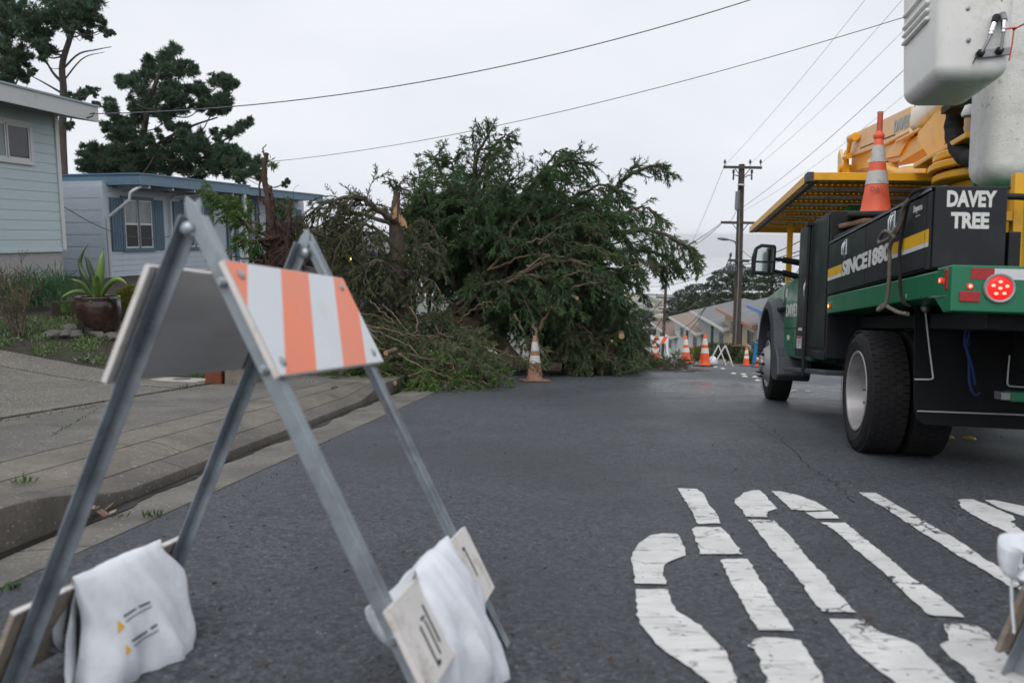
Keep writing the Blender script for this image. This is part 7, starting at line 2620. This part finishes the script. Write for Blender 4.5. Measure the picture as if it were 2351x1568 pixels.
for k in range(26):
    u, v = rg.uniform(760, 1000), rg.uniform(500, 670)
    d = rg.uniform(12.8, 14.5)
    limb(WS, LS, rs(px3([(u + 40, v + 50, d), (u + 10, v + 5, d), (u - 30, v + 15, d - .2)])), .02, .006, rg, 8, (.3, .6), 1.5, 0.1, gap=0.014)
LS.build('foliage', leaf_mat('dying_cypress_leaf', (0.042, 0.074, 0.032), (0.095, 0.120, 0.055), 0.22, (0.12, 0.085, 0.05), 0.24), sn, rg)['kind'] = 'stuff'
WS.build('branches', M_BARKG, sn, smooth=60)['kind'] = 'stuff'

# ---- upturned root stump on the bank, leaning before the blue house
rg = np.random.default_rng(8)
st_o = at(635, 640, 12.4)
st_o.z = min(st_o.z, zleft(st_o.x, st_o.y))
stp_ = thing('tree_stump', 'torn red-brown root stump standing on end before the blue house door', 'tree stump', loc=st_o)
rr = lambda pts: [p - st_o for p in pts]
for pts, r0, r1 in (([(640, 660, 12.4), (632, 580, 12.4), (622, 520, 12.4), (618, 470, 12.4), (611, 430, 12.4), (607, 385, 12.4), (609, 352, 12.4)], .085, .03), ([(609, 360, 12.4), (604, 345, 12.4), (611, 332, 12.4)], .012, .006), ([(605, 470, 12.4), (596, 440, 12.4), (600, 395, 12.4), (605, 360, 12.4)], .016, .008),
                    ([(655, 620, 12.3), (660, 560, 12.3), (664, 500, 12.3), (668, 455, 12.3)], .05, .02), ([(622, 520, 12.4), (627, 470, 12.35), (620, 430, 12.35)], .035, .02), ([(588, 560, 12.4), (594, 500, 12.4), (590, 448, 12.4)], .015, .008),
                    ([(640, 545, 12.3), (600, 552, 12.2), (560, 562, 12.1), (532, 572, 12.05)], .035, .012), ([(600, 640, 12.3), (640, 600, 12.3), (690, 640, 12.3)], .09, .05)):
    S = rr(spline(px3(pts), 20))
    MB().tube([s + Vector(rg.normal(size=3) * .008) for s in S], [r0 + (r1 - r0) * i / 19 + rg.uniform(-.004, .004) for i in range(20)], 9).build('root', M_ROOT, stp_, smooth=60)
fib = MB()
for k in range(330):
    u, v = rg.normal(650, 20), rg.uniform(470, 590)
    if k > 150:
        u, v = rg.normal(632, 30), rg.uniform(560, 612)
    d = 12.35 + rg.normal() * .18
    p = np.array(at(u, v, d) - st_o)
    dr = nrm(rg.normal(size=3) * np.array([1, 1, .6]) + DOWN * .7)
    pts = [p]
    L = rg.uniform(.15, .6)
    for i in range(6):
        dr = nrm(dr + rg.normal(size=3) * .45 + DOWN * .18)
        pts.append(pts[-1] + dr * L / 6)
    r = rg.choice([.003, .005, .008, .014], p=[.45, .33, .16, .06])
    fib.tube(pts, [r * (1 - .6 * i / 6) for i in range(7)], 4, caps=False)
for k in range(60):
    u, v = rg.normal(640, 26), rg.uniform(500, 620)
    p = np.array(at(u, v, 12.45) - st_o)
    pts = [p]
    dr = nrm(np.array([rg.normal() * .3, rg.normal() * .3, -1]))
    for i in range(5):
        dr = nrm(dr + rg.normal(size=3) * .25)
        pts.append(pts[-1] + dr * .12)
    fib.tube(pts, [.035, .04, .035, .025, .015, .006], 6, caps=False)
fib.build('root_fibres', M_ROOT, stp_, smooth=60)['kind'] = 'stuff'
WR, LR = MB(), Leaves()
limb(WR, LR, rr(px3([(625, 545, 12.3), (590, 530, 12.2), (545, 500, 12.1), (510, 470, 12), (480, 442, 11.95)])), .03, .008, rg, 36, (.25, .45), 1.2, 0.2, card=(.04, .09))
limb(WR, LR, rr(px3([(620, 560, 12.3), (580, 550, 12.1), (545, 555, 12)])), .02, .008, rg, 16, (.2, .35), 1.0, 0.2)
limb(WR, LR, rr(px3([(600, 600, 12.2), (560, 592, 12.1), (515, 590, 12), (500, 596, 11.95)])), .02, .006, rg, 16, (.15, .3), 1.0, 0.5)
limb(WR, LR, rr(px3([(600, 520, 12.3), (570, 500, 12.2), (540, 470, 12.1), (520, 465, 12.1)])), .02, .006, rg, 20, (.25, .4), 1.0, 0.2)
limb(WR, LR, rr(px3([(650, 560, 12.5), (672, 540, 12.5), (690, 560, 12.5), (685, 590, 12.5)])), .02, .006, rg, 24, (.2, .4), 1.4, 0.1)
limb(WR, LR, rr(px3([(640, 520, 12.6), (655, 490, 12.6), (652, 470, 12.6)])), .02, .006, rg, 14, (.2, .35), 1.0, 0.1)
limb(WR, LR, rr(px3([(608, 390, 12.4), (618, 380, 12.4), (624, 374, 12.4)])), .012, .006, rg, 6, (.08, .14), 0.5, 0.5)
LR.build('foliage', M_CYPB, stp_, rg)['kind'] = 'stuff'
WR.build('twigs', M_TWIG, stp_, smooth=60)['kind'] = 'stuff'

# ---- heap of cut branches over the kerb
rg = np.random.default_rng(31)
hp_o = hit(960, 850)
heap = thing('branch_heap', 'heap of cut cypress branches spilling over the kerb in front of the snapped trunk', 'branches', loc=hp_o)
WH, LH = MB(), Leaves()
LHB = Leaves()
HH = [(740, 860), (730, 820), (800, 740), (840, 700), (930, 690), (1000, 730), (1060, 790), (1150, 840), (1200, 855), (1130, 880), (1000, 895), (930, 890), (880, 875)]
cnt = 0
while cnt < 120:
    u, v = rg.uniform(720, 1200), rg.uniform(690, 893)
    if not inside(u, v, HH) or u > 1095:
        continue
    cnt += 1
    d = 10.9 + (893 - v) / 200 * 2.6 + rg.uniform(-.1, .5)
    p = at(u, v, d)
    gz = zland(p.x, p.y)
    p.z = max(p.z, gz + 0.05)
    a = rg.normal(-0.5, 0.9) if rg.uniform() < .7 else rg.uniform(0, 6.28)
    L = rg.uniform(.4, .9)
    dv_ = Vector((math.cos(a), math.sin(a) * .8 - .2, rg.uniform(-.25, .12))) * L
    q = p + dv_
    q.z = max(q.z, zland(q.x, q.y) + 0.04)
    m_ = p.lerp(q, .5) + Vector((0, 0, .06))
    front = v > 845
    limb(WH, LHB if (front and rg.uniform() < .75) else LH, [x - hp_o for x in (p, m_, q)], rg.uniform(.008, .022), .005, rg, 9, (.25, .55), 1.1, 0.0, gap=0.010)
LH.build('foliage', M_CYPD, heap, rg)['kind'] = 'stuff'
LHB.build('fresh_foliage', M_CYPB, heap, rg)['kind'] = 'stuff'
for pts, r in (([(780, 700, 12.4), (830, 745, 11.8), (880, 790, 11.4)], .012), ([(840, 745, 11.9), (930, 768, 11.7), (1010, 772, 11.9)], .016), ([(845, 755, 11.8), (930, 790, 11.4), (960, 815, 11.2)], .014), ([(860, 800, 11.4), (958, 818, 11.2), (1060, 840, 11.3)], .016), ([(880, 700, 12.6), (905, 725, 12.4), (935, 760, 12)], .014),
               ([(940, 705, 12.6), (960, 740, 12.3), (950, 770, 12)], .014), ([(1000, 745, 12.6), (1010, 765, 12.4), (1040, 775, 12.3)], .012), ([(850, 690, 12.4), (880, 720, 12.2), (910, 745, 12)], .013), ([(915, 812, 11.2), (980, 850, 11), (1040, 868, 10.9)], .016), ([(790, 730, 12), (840, 720, 12), (900, 740, 11.9)], .012), ([(1080, 790, 12.4), (1130, 800, 12.2), (1180, 822, 12)], .014)):
    S = [p - hp_o for p in spline(px3(pts), 14)]
    WH.tube([s + Vector(rg.normal(size=3) * .01) for s in S], [r * (1 - .5 * i / 13) for i in range(14)], 6)
WH.build('twigs', M_TWIG, heap, smooth=60)['kind'] = 'stuff'
for (u0, v0, u1, v1, d, r, nm) in ((908, 803, 886, 811, 11.0, .035, 'sawn_log'), (886, 812, 880, 752, 11.05, .012, 'sawn_log'), (862, 872, 861, 876, 10.7, .035, 'sawn_log'), (908, 876, 906, 880, 10.7, .03, 'sawn_log')):
    a, b_ = at(u0, v0, d + .25) - hp_o, at(u1, v1, d) - hp_o
    o = MB().tube([a, b_], r, 12).build(nm, M_TWIG, heap, smooth=50)
    if r > .02:
        t_ = (b_ - a).normalized()
        ox = t_.orthogonal().normalized()
        MB().lathe([(r * .97, 0), (.0001, .004)], 12, frame(b_ + t_ * .002, ox, t_.cross(ox), t_), cap0=False, cap1=False).build('cut_face', M_CUT, o)

# ---- litter of twigs and sprigs on the road at the right of the tree
rg = np.random.default_rng(12)
LT, WT, LT2 = Leaves(), MB(), Leaves()
for k in range(110):
    u, v = rg.uniform(1100, 1560), rg.uniform(828, 852)
    if k > 75:
        u, v = rg.uniform(1375, 1500), rg.uniform(838, 850)
    v = max(v, 842 if u > 1430 else 835)
    if 1150 < u < 1300:
        v = min(v, 838)
    p = hit(u, min(v, 860), fn=zroad) if v > 838 else at(u, v, 15.5)
    p.z = zroad(p.x, p.y) + rg.uniform(.02, .07)
    a = rg.uniform(0, 6.28)
    q = p + Vector((math.cos(a) * .5, math.sin(a) * .3, rg.uniform(-.02, .1)))
    m_ = p.lerp(q, .5) + Vector((0, 0, .08))
    limb(WT, LT2 if 1370 < u < 1505 and rg.uniform() < .8 else LT, [p, m_, q], .008, .004, rg, 6, (.2, .4), .8, 0.0, gap=.012)
o = LT.build('branch_litter', M_CYPD, None, rg)
tag(o, 'low mat of dull broken sprigs along the foot of the fallen tree', 'branch litter', kind='stuff')
o = LT2.build('green_sprigs', M_CYPB, None, rg)
tag(o, 'bright green broken sprigs lying on the road right of the lone muddy cone', 'sprigs', kind='stuff')
for k in range(40):
    u = rg.uniform(1270, 1600)
    p = hit(u, 852 + rg.uniform(-4, 3), fn=zroad)
    a = rg.normal(0, .4)
    q = p + Vector((math.cos(a), math.sin(a), 0)) * rg.uniform(.1, .4)
    q.z = zroad(q.x, q.y) + .01
    WT.tube([p + Vector((0, 0, .01)), q], .006, 4)
tag(WT.build('twig_litter', M_TWIG, smooth=60), 'scattered bare twigs on the asphalt before the fallen tree', 'twig litter', kind='stuff')
cb = MB().tube([p + Vector((0, 0, 0.012)) for p in [hit(u, v, fn=zroad) for u, v in spline_uv] ] if False else [hit(u, 851 + 2.2 * math.sin(u * .045) + 1.2 * math.sin(u * .11), fn=zroad) + Vector((0, 0, .012)) for u in range(1180, 1620, 8)], .012, 6)
tag(cb.build('fallen_cable', M_WIRE, smooth=60), 'black fallen cable lying across the road in front of the fallen tree', 'cable')

# ---- pines behind the houses: tufts of needles on bare limbs
M_PINE = leaf_mat('pine_needles', (0.042, 0.086, 0.055), (0.095, 0.160, 0.092), 0.3, (0.10, 0.06, 0.03), 0.03)
M_PBARK = bark_mat('pine_bark', (0.035, 0.028, 0.024), (0.10, 0.08, 0.066), 3)


def pine(label, trunk, clumps, d, r0, r1, rng, dens=1.0, extra=(), thick=1.3):
    base = at(trunk[0][0], trunk[0][1], d)
    t = thing('pine_tree', label, 'tree', loc=base, group='pines behind the houses')
    S = spline([at(u, v, d) - base for u, v in trunk], 26)
    MB().tube(S, [r0 + (r1 - r0) * i / 25 for i in range(26)], 10).build('trunk', M_PBARK, t, smooth=60)
    W, LV = MB(), Leaves()
    k = d / F_PX
    TP = np.array([tuple(s) for s in S])
    nodes = [(t_, 0.0) for t_ in TP[6:]]
    base_px = np.array([trunk[len(trunk) // 2][0], trunk[len(trunk) // 2][1]])
    clumps = sorted(clumps, key=lambda q: math.hypot(q[0] - base_px[0], q[1] - base_px[1]))
    for (u, v, r) in clumps:
        for j in range(6):
            dd = rng.normal() * thick
            c = np.array(at(u + rng.normal() * r * .62, v + rng.normal() * r * .48, d + dd) - base)
            R = r * k * (.9 if j == 0 else .68)
            s = min(nodes, key=lambda q: np.linalg.norm(q[0] - c) + max(0.0, q[0][2] - c[2] + .1) * 1.2 + q[1] * .12)
            sd_, s = s[1], s[0]
            mid = s * .45 + c * .55 - np.array([0, 0, .18 * np.linalg.norm(c - s)])
            if j == 0:
                nodes.append((c, sd_ + np.linalg.norm(c - s)))
            if j < 2:
                W.tube(spline([tuple(s), tuple(mid), tuple(c)], 9), [(.034 if j == 0 else .014) * (1 - .55 * q / 8) for q in range(9)], 5, caps=False)
            for q in range(int(9 * dens)):
                cc = c + nrm(rng.normal(size=3)) * R * rng.uniform(.15, .85) * np.array([1, 1, .75])
                n = int(30 * dens)
                D = rng.normal(size=(n, 3)) + (cc - c) / max(R, .01) * .9 + np.array([0, 0, .45])
                LV.add(np.repeat(cc[None], n, 0) + rng.normal(size=(n, 3)) * R * .10, D, rng.uniform(.5, 1.15, n) * R * .85, rng.uniform(.026, .046, n))
    for pts, r in extra:
        W.tube([p - base for p in spline([at(u, v, d + dz) for u, v, dz in pts], 12)], [r * (1 - .7 * q / 11) for q in range(12)], 6, caps=False)
    LV.build('needles', M_PINE, t, rng)['kind'] = 'stuff'
    W.build('limbs', M_PBARK, t, smooth=60)['kind'] = 'stuff'
    return t


rg = np.random.default_rng(77)
CEN = [(400, 115, 20), (375, 140, 22), (330, 140, 15), (345, 165, 20), (415, 150, 18), (435, 165, 16), (390, 175, 22), (300, 185, 18), (280, 190, 13), (320, 210, 22), (500, 185, 18), (520, 192, 18), (535, 202, 14), (512, 220, 18), (470, 213, 15), (440, 205, 18), (360, 215, 24), (420, 225, 20), (260, 245, 15), (275, 270, 18), (302, 265, 20), (330, 255, 20), (370, 265, 20), (400, 255, 20), (460, 245, 16), (500, 240, 16), (240, 290, 13), (255, 310, 18), (285, 310, 22), (320, 318, 18), (575, 285, 13), (552, 295, 14), (525, 303, 14), (500, 312, 12), (460, 322, 22), (430, 330, 22), (400, 335, 20), (480, 342, 22), (510, 342, 20), (540, 352, 18), (570, 367, 18), (200, 350, 15), (215, 338, 10), (190, 377, 15), (230, 367, 22), (260, 352, 24), (290, 350, 25), (330, 360, 20), (375, 355, 20), (300, 382, 25), (350, 387, 25), (400, 375, 25), (440, 372, 25), (480, 382, 22), (520, 392, 20), (560, 397, 18), (590, 387, 16), (605, 402, 13), (250, 392, 22), (212, 392, 18), (655, 422, 7)]
pine('broad dark pine with a domed crown behind the blue house roof', [(312, 470), (318, 400), (326, 330), (340, 250), (362, 180), (392, 125)], CEN + [(rg.uniform(205, 590), rg.uniform(345, 402), 19) for _ in range(26)] + [(rg.uniform(275, 430), rg.uniform(195, 330), 15) for _ in range(14)] + [(rg.uniform(440, 530), rg.uniform(205, 260), 13) for _ in range(5)], 34, .21, .05, rg, 1.05,
     [([(322, 360, 0), (380, 320, -.3), (440, 290, -.5), (500, 270, -.4)], .09), ([(325, 330, 0), (290, 300, .3), (262, 260, .2)], .07), ([(320, 390, 0), (380, 350, .4), (460, 345, .4), (560, 300, .2)], .10), ([(318, 400, 0), (380, 392, -.4), (450, 398, -.6), (540, 400, -.6)], .08)])
LA = [(215, 20, 22), (190, 35, 22), (225, 47, 13), (170, 20, 22), (237, 75, 10), (252, 74, 9), (200, 78, 13), (140, 30, 22), (110, 42, 22), (85, 57, 22), (60, 50, 22), (102, 76, 20), (75, 95, 20), (130, 60, 18), (160, 60, 18), (190, 60, 13), (105, 110, 17), (190, 215, 14), (175, 227, 12), (210, 215, 10), (165, 232, 9), (220, 237, 7), (160, 287, 10), (150, 5, 22), (110, 5, 22), (180, -2, 18), (95, 125, 15), (50, 20, 22)]
pine('tall pine with a bare leaning trunk behind the green house eave', [(146, 400), (143, 300), (146, 210), (143, 150), (160, 90), (178, 30), (170, -30)], LA, 27, .14, .06, rg, 0.9,
     [([(143, 190, 0), (120, 165, .2), (95, 120, .2)], .06), ([(144, 160, 0), (180, 125, -.2), (220, 115, -.3), (256, 108, -.3)], .035), ([(143, 215, 0), (100, 190, -.2), (62, 170, -.3)], .04), ([(143, 190, 0), (190, 135, -.2), (240, 120, -.4)], .03), ([(143, 290, 0), (150, 250, .1), (180, 225, .1)], .03)], 1.0)
LBL = [(10, 30, 26), (15, 70, 26), (30, 100, 24), (10, 120, 24), (40, 140, 19), (20, 160, 22), (45, 172, 15), (10, 190, 17), (60, 130, 15), (70, 166, 10), (35, 60, 22), (5, 5, 26), (55, 190, 10), (-15, 60, 24), (-20, 120, 24)]
pine('dense dark pine cut off by the left edge above the green house', [(18, 300), (22, 200), (15, 100), (5, 0)], LBL, 28, .2, .1, rg, 1.0, (), 0.9)

# ---- far cypresses, layered flat crowns
M_FARL = leaf_mat('far_cypress_leaf', (0.024, 0.044, 0.024), (0.055, 0.085, 0.042), 0.15)


def far_tree(label, trunk_px, layers, d, rng, m=None, size=1.0):
    base = at(trunk_px[0][0], trunk_px[0][1], d)
    t = thing('cypress_tree', label, 'tree', loc=base, group='trees down the hill')
    S = [at(u, v, d) - base for u, v in trunk_px]
    S = spline(S, 12)
    MB().tube(S, [.35 * size * (1 - .7 * i / 11) for i in range(12)], 8).build('trunk', M_BARK, t, smooth=60)
    W, LV = MB(), Leaves()
    k = d / F_PX
    TP = np.array([tuple(s) for s in S])
    for (u, v, w, h) in layers:
        v -= 9
        h *= 1.5
        w *= 1.12
        n = int(w * h * 3.4)
        cu = rng.uniform(-1, 1, n)
        P = []
        for x in cu:
            y = rng.uniform(-1, 1) * math.sqrt(max(0, 1 - x * x)) * .9
            P.append(np.array(at(u + x * w, v + y * h + abs(x) * h * .4, d + rng.normal() * w * k * .45) - base))
        P = np.array(P)
        D = rng.normal(size=(n, 3)) * np.array([1, 1, .35]) + np.stack([cu * .8, cu * 0, np.full(n, .25)], 1)
        LV.add(P, D, rng.uniform(3.5, 8, n) * k, rng.uniform(1.2, 2.6, n) * k)
        c = np.array(at(u, v + h * .5, d) - base)
        i = int(np.argmin(np.abs(TP[:, 2] - (c[2] - .3))))
        for e in (-.8, 0, .8):
            W.tube([tuple(TP[i]), tuple(np.array(at(u + e * w, v, d) - base))], [.06 * size, .02], 4, caps=False)
    LV.build('crown', m or M_FARL, t, rng)['kind'] = 'stuff'
    W.build('limbs', M_BARK, t, smooth=60)['kind'] = 'stuff'


rg = np.random.default_rng(3)
far_tree('broad cypress with layered crown behind the cream and grey houses', [(1570, 800), (1575, 720), (1590, 670)], [(1600, 668, 22, 6), (1575, 682, 24, 7), (1612, 690, 26, 8), (1560, 700, 24, 8), (1595, 710, 34, 8), (1550, 722, 22, 8), (1580, 735, 36, 9), (1560, 752, 34, 9), (1610, 750, 28, 9), (1540, 742, 14, 8), (1545, 765, 22, 8), (1590, 768, 34, 8)], 105, rg)
far_tree('tall spreading cypress behind the near utility pole', [(1690, 800), (1688, 720), (1680, 640)], [(1690, 622, 18, 4), (1665, 634, 24, 5), (1705, 636, 26, 6), (1735, 630, 20, 5), (1650, 648, 22, 5), (1690, 650, 28, 6), (1730, 650, 28, 6), (1640, 662, 18, 5), (1675, 668, 34, 6), (1720, 668, 34, 7), (1640, 682, 22, 6), (1690, 686, 38, 7), (1730, 690, 30, 7), (1640, 702, 30, 6), (1690, 706, 36, 7), (1650, 720, 34, 7), (1720, 722, 30, 7)], 95, rg)
far_tree('dark cypress partly behind the truck mirror and fender', [(1770, 780), (1770, 700), (1772, 640)], [(1770, 636, 22, 6), (1785, 650, 24, 7), (1755, 652, 20, 6), (1770, 668, 30, 7), (1790, 684, 26, 8), (1755, 688, 24, 7), (1775, 702, 32, 8)], 90, rg)
M_FARB = leaf_mat('hazy_tree_leaf', (0.03, 0.05, 0.028), (0.055, 0.08, 0.04), 0.1)
far_tree('rounded small tree right of the fallen cypress, far down the hill', [(1470, 830), (1472, 770), (1475, 730)], [(1475, 728, 20, 6), (1465, 740, 18, 7), (1490, 742, 16, 7), (1475, 752, 24, 6), (1458, 765, 16, 6), (1490, 770, 16, 6), (1470, 782, 24, 7), (1485, 795, 20, 6)], 125, rg, M_FARB)

# ---- hedge and bushes on the far verge
M_HEDGE = leaf_mat('hedge_leaf', (0.030, 0.045, 0.018), (0.07, 0.085, 0.035), 0.15, (0.10, 0.07, 0.04), 0.2)
M_YBUSH = leaf_mat('yellow_green_leaf', (0.10, 0.115, 0.018), (0.20, 0.19, 0.03), 0.25)
M_GRN = leaf_mat('green_leaf', (0.030, 0.085, 0.022), (0.075, 0.15, 0.04), 0.25)


def bush(label, blobs, d, m, rng, cat='bush', name='bush', ground=zroad, leaf=(2.2, 4.5), dens=2.2):
    c0 = at(blobs[0][0], blobs[0][1], d)
    base = Vector((c0.x, c0.y, min(c0.z, ground(c0.x, c0.y))))
    t = thing(name, label, cat, loc=base)
    LV, W = Leaves(), MB()
    k = d / F_PX
    for (u, v, w, h) in blobs:
        n = int(w * h * dens * 1.9)
        q = rng.normal(size=(n, 3))
        q /= np.linalg.norm(q, axis=1, keepdims=True)
        q *= rng.uniform(.55, 1.0, (n, 1))
        c = np.array(at(u, v, d) - base)
        P = c + q * np.array([w * k, w * k * .7, h * k])
        LV.add(P, rng.normal(size=(n, 3)) + q * .8 + np.array([0, 0, .3]), rng.uniform(*leaf, n) * k, rng.uniform(1.3, 2.6, n) * k)
        for j in range(5):
            W.tube([(c[0] * .3, 0, 0), tuple(c * np.array([1, 1, .5])), tuple(P[j])], [.03, .02, .006], 4, caps=False)
    LV.build('leaves', m, t, rng)['kind'] = 'stuff'
    W.build('stems', M_TWIG, t)['kind'] = 'stuff'


bush('brownish clipped hedge behind the largest clean cone', [(1640, 806, 40, 20), (1600, 812, 28, 18), (1672, 808, 28, 20), (1700, 812, 24, 20)], 33, M_HEDGE, rg, 'hedge', 'hedge')
bush('yellow-green bush between the two big clean cones', [(1596, 812, 22, 13), (1615, 805, 16, 12)], 29, M_YBUSH, rg)
bush('dark green bush at the foot of the near utility pole', [(1715, 822, 26, 16), (1745, 800, 20, 22), (1735, 825, 20, 12)], 30, M_GRN, rg)

# ---- front garden plants
bush('clipped yellow-green bush right of the brown pot', [(286, 690, 26, 28), (300, 672, 20, 18), (280, 715, 22, 20)], DP + 0.9, M_YBUSH, rg, ground=zleft, leaf=(3, 6.5), dens=2.0)


def blades(label, name, u0, u1, v0, v1, hpx, d, m, rng, n, w=2.0, kind=None, cat='plant', lean=.35):
    base = hit((u0 + u1) / 2, v1)
    LV = Leaves()
    k = d / F_PX
    for i in range(n):
        u, v = rng.uniform(u0, u1), rng.uniform(v0, v1)
        p = at(u, v, d + rng.normal() * .25)
        D = np.array([rng.normal() * lean, rng.normal() * lean, 1.0])
        m_ = 3
        L = rng.uniform(.5, 1.1) * hpx * k
        pp = np.array(p)
        for j in range(m_):
            LV.add([pp], [D], L / m_ * 1.35, w * k * (1.1 - .25 * j))
            pp = pp + nrm(D) * L / m_
            D = D + np.array([rng.normal() * .1, rng.normal() * .1, -.28])
    o = LV.build(name, m, None, rng)
    tag(o, label, cat, kind='stuff')
    return o


M_SPIKE = leaf_mat('spiky_leaf', (0.028, 0.085, 0.040), (0.075, 0.17, 0.07), 0.25)
blades('clump of tall grass-like green plants under the green house foundation', 'leafy_plants', 55, 150, 650, 712, 52, DP + 1.2, M_SPIKE, rg, 460, 2.6)
blades('low spiky green plants behind the pot at the house corner', 'leafy_plants', 115, 180, 640, 690, 34, DP + 1.8, M_SPIKE, rg, 190, 2.2)
blades('dark strap-leaved plants at the left edge behind the bare shrub', 'leafy_plants', -20, 60, 660, 715, 55, DP + 1.0, M_SPIKE, rg, 260, 3.0)
blades('small bright green plant beside the edging board', 'leafy_plants', 138, 165, 708, 722, 22, DP + .5, M_CYPB, rg, 60, 3.0)

# ground cover: small tufts over the soil, too many to count
LV = Leaves()
for k in range(1400):
    u = rg.uniform(-10, 330)
    v = rg.uniform(728, 848)
    if v > 806 + .155 * u - 5:
        continue
    s = math.sin(u * .06 + 2) + math.sin(v * .13 + u * .03) + rg.normal() * .5
    if s < .35 and v > 770:
        continue
    p = hit(u, v)
    n = int(rg.integers(5, 14))
    D = rg.normal(size=(n, 3)) * .8 + np.array([0, 0, .75])
    LV.add(np.array(p)[None] + rg.normal(size=(n, 3)) * np.array([.05, .05, .008]), D, rg.uniform(.03, .085, n), rg.uniform(.012, .026, n))
M_COVER = leaf_mat('ground_cover_leaf', (0.07, 0.12, 0.04), (0.18, 0.25, 0.09), 0.25, (0.22, 0.27, 0.19), 0.2)
tag(LV.build('ground_cover', M_COVER, None, rg), 'patchy grey-green ground cover on the garden soil', 'ground cover', kind='stuff')
# grass in cracks and kerb joints
LV = Leaves()
for (u0, v0, u1, v1, n, h) in ((30, 1112, 80, 1106, 26, .045), (240, 1192, 290, 1188, 14, .03), (330, 1190, 372, 1184, 22, .04), (430, 862, 505, 876, 130, .08), (505, 880, 560, 876, 60, .05), (415, 892, 490, 882, 50, .045), (560, 1140, 760, 1010, 30, .02), (760, 895, 775, 890, 40, .035), (0, 1365, 50, 1345, 22, .035), (120, 1000, 230, 938, 60, .018), (0, 968, 225, 934, 80, .02), (690, 880, 720, 876, 14, .03), (380, 1195, 520, 1110, 24, .015)):
    for i in range(n):
        t = rg.uniform()
        p = hit(u0 + (u1 - u0) * t, v0 + (v1 - v0) * t + rg.normal() * 1.5)
        D = np.array([rg.normal() * .5, rg.normal() * .5, 1])
        LV.add([np.array(p)], [D], rg.uniform(.5, 1.3) * h, .006 + h * .06)
tag(LV.build('crack_grass', M_GRN, None, rg), 'small grass sprouting along paving joints and the gutter edge', 'grass', kind='stuff')
LV = Leaves()
for (u, v) in ((205, 1175), (215, 1172), (222, 1180), (230, 1168), (212, 1186), (240, 1178), (200, 1190), (250, 1186), (235, 1190)):
    p = hit(u, v, fn=lambda x, y: zroad(x, y) + .01)
    LV.add([np.array(p) + np.array([0, 0, .012])], [np.array([rg.normal(), rg.normal(), .15])], rg.uniform(.05, .10), rg.uniform(.02, .035))
tag(LV.build('leaf_litter', leaf_mat('dead_leaf', (0.30, 0.09, 0.03), (0.42, 0.36, 0.28), .1), None, rg), 'few wet fallen leaves caught in the gutter below the kerb', 'litter', kind='stuff')
# small specks of wet debris on the near asphalt
LV = Leaves()
for k in range(1500):
    u, v = rg.uniform(350, 2351), rg.uniform(900, 1568)
    if k > 800:
        u, v = rg.uniform(950, 1650), 852 + abs(rg.normal()) * 26
    p = hit(u, v, fn=zroad)
    if p.x < x_asph(p.y):
        continue
    LV.add([np.array(p) + np.array([0, 0, .004])], [np.array([rg.normal(), rg.normal(), .06])], rg.uniform(.008, .03), rg.uniform(.003, .008))
tag(LV.build('road_debris', leaf_mat('needle_debris', (0.03, 0.018, 0.010), (0.13, 0.075, 0.04), 0.0), None, rg), 'needle litter and bark flecks strewn over the wet asphalt', 'litter', kind='stuff')

# ---- bare shrub at the left edge
rg = np.random.default_rng(15)
bs_o = hit(38, 768)
shrub = thing('bare_shrub', 'leafless brown shrub with fine upright twigs at the left edge of the garden', 'shrub', loc=bs_o)
WSB, LSB = MB(), Leaves()
DS = (bs_o - CAM).dot(FW)
kS = DS / F_PX


def twig(p, d, L, r, lev):
    n = 5
    pts = [p]
    for i in range(n):
        d = nrm(d + rg.normal(size=3) * .16 + np.array([0, 0, .06]))
        pts.append(pts[-1] + d * L / n)
    WSB.tube(pts, [r * (1 - .55 * i / n) for i in range(n + 1)], 4 if lev > 1 else 3, caps=False)
    if lev > 0:
        for k in range(int(rg.integers(3, 6))):
            t = rg.uniform(.25, 1.0)
            i = min(int(t * n), n - 1)
            q = pts[i] + (pts[i + 1] - pts[i]) * (t * n - i)
            s = nrm(np.cross(d, rg.normal(size=3)))
            twig(q, nrm(d * .8 + s * rg.uniform(.4, .8)), L * rg.uniform(.38, .6), r * .5, lev - 1)
    elif rg.uniform() < .28:
        LSB.add([pts[-1]], [d], .035, .014)


for k in range(13):
    a = rg.uniform(0, 6.28)
    b_ = np.array([math.cos(a) * .12 + rg.normal() * .1, math.sin(a) * .1, 0])
    twig(b_, nrm(np.array([rg.normal() * .34 + .05, rg.normal() * .25, 1.0])), rg.uniform(.55, 1.0) * 150 * kS, .010, 3)
WSB.build('twigs', bark_mat('shrub_bark', (0.06, 0.045, 0.035), (0.19, 0.14, 0.10), 12), shrub)['kind'] = 'stuff'
LSB.build('buds', leaf_mat('bud_leaf', (0.10, 0.14, 0.03), (0.25, 0.25, 0.05), .2), shrub, rg)['kind'] = 'stuff'

# ================================================================== haze: thin damp air down to the sea
hz = MB().box((-9500, -120, -235), (9500, 9400, 10.8)).build('haze', [])
hm = bpy.data.materials.new('haze')
hm.use_nodes = True
hn = hm.node_tree
hn.nodes.clear()
ho = hn.nodes.new('ShaderNodeOutputMaterial')
hv = hn.nodes.new('ShaderNodeVolumePrincipled')
hv.inputs['Color'].default_value = (0.97, 0.985, 1.0, 1)
hv.inputs['Density'].default_value = 0.00014
hv.inputs['Anisotropy'].default_value = 0.0
hn.links.new(hv.outputs[0], ho.inputs['Volume'])
hz.data.materials.append(hm)
tag(hz, 'pale damp haze veiling the far hills and sea', 'haze', kind='stuff')
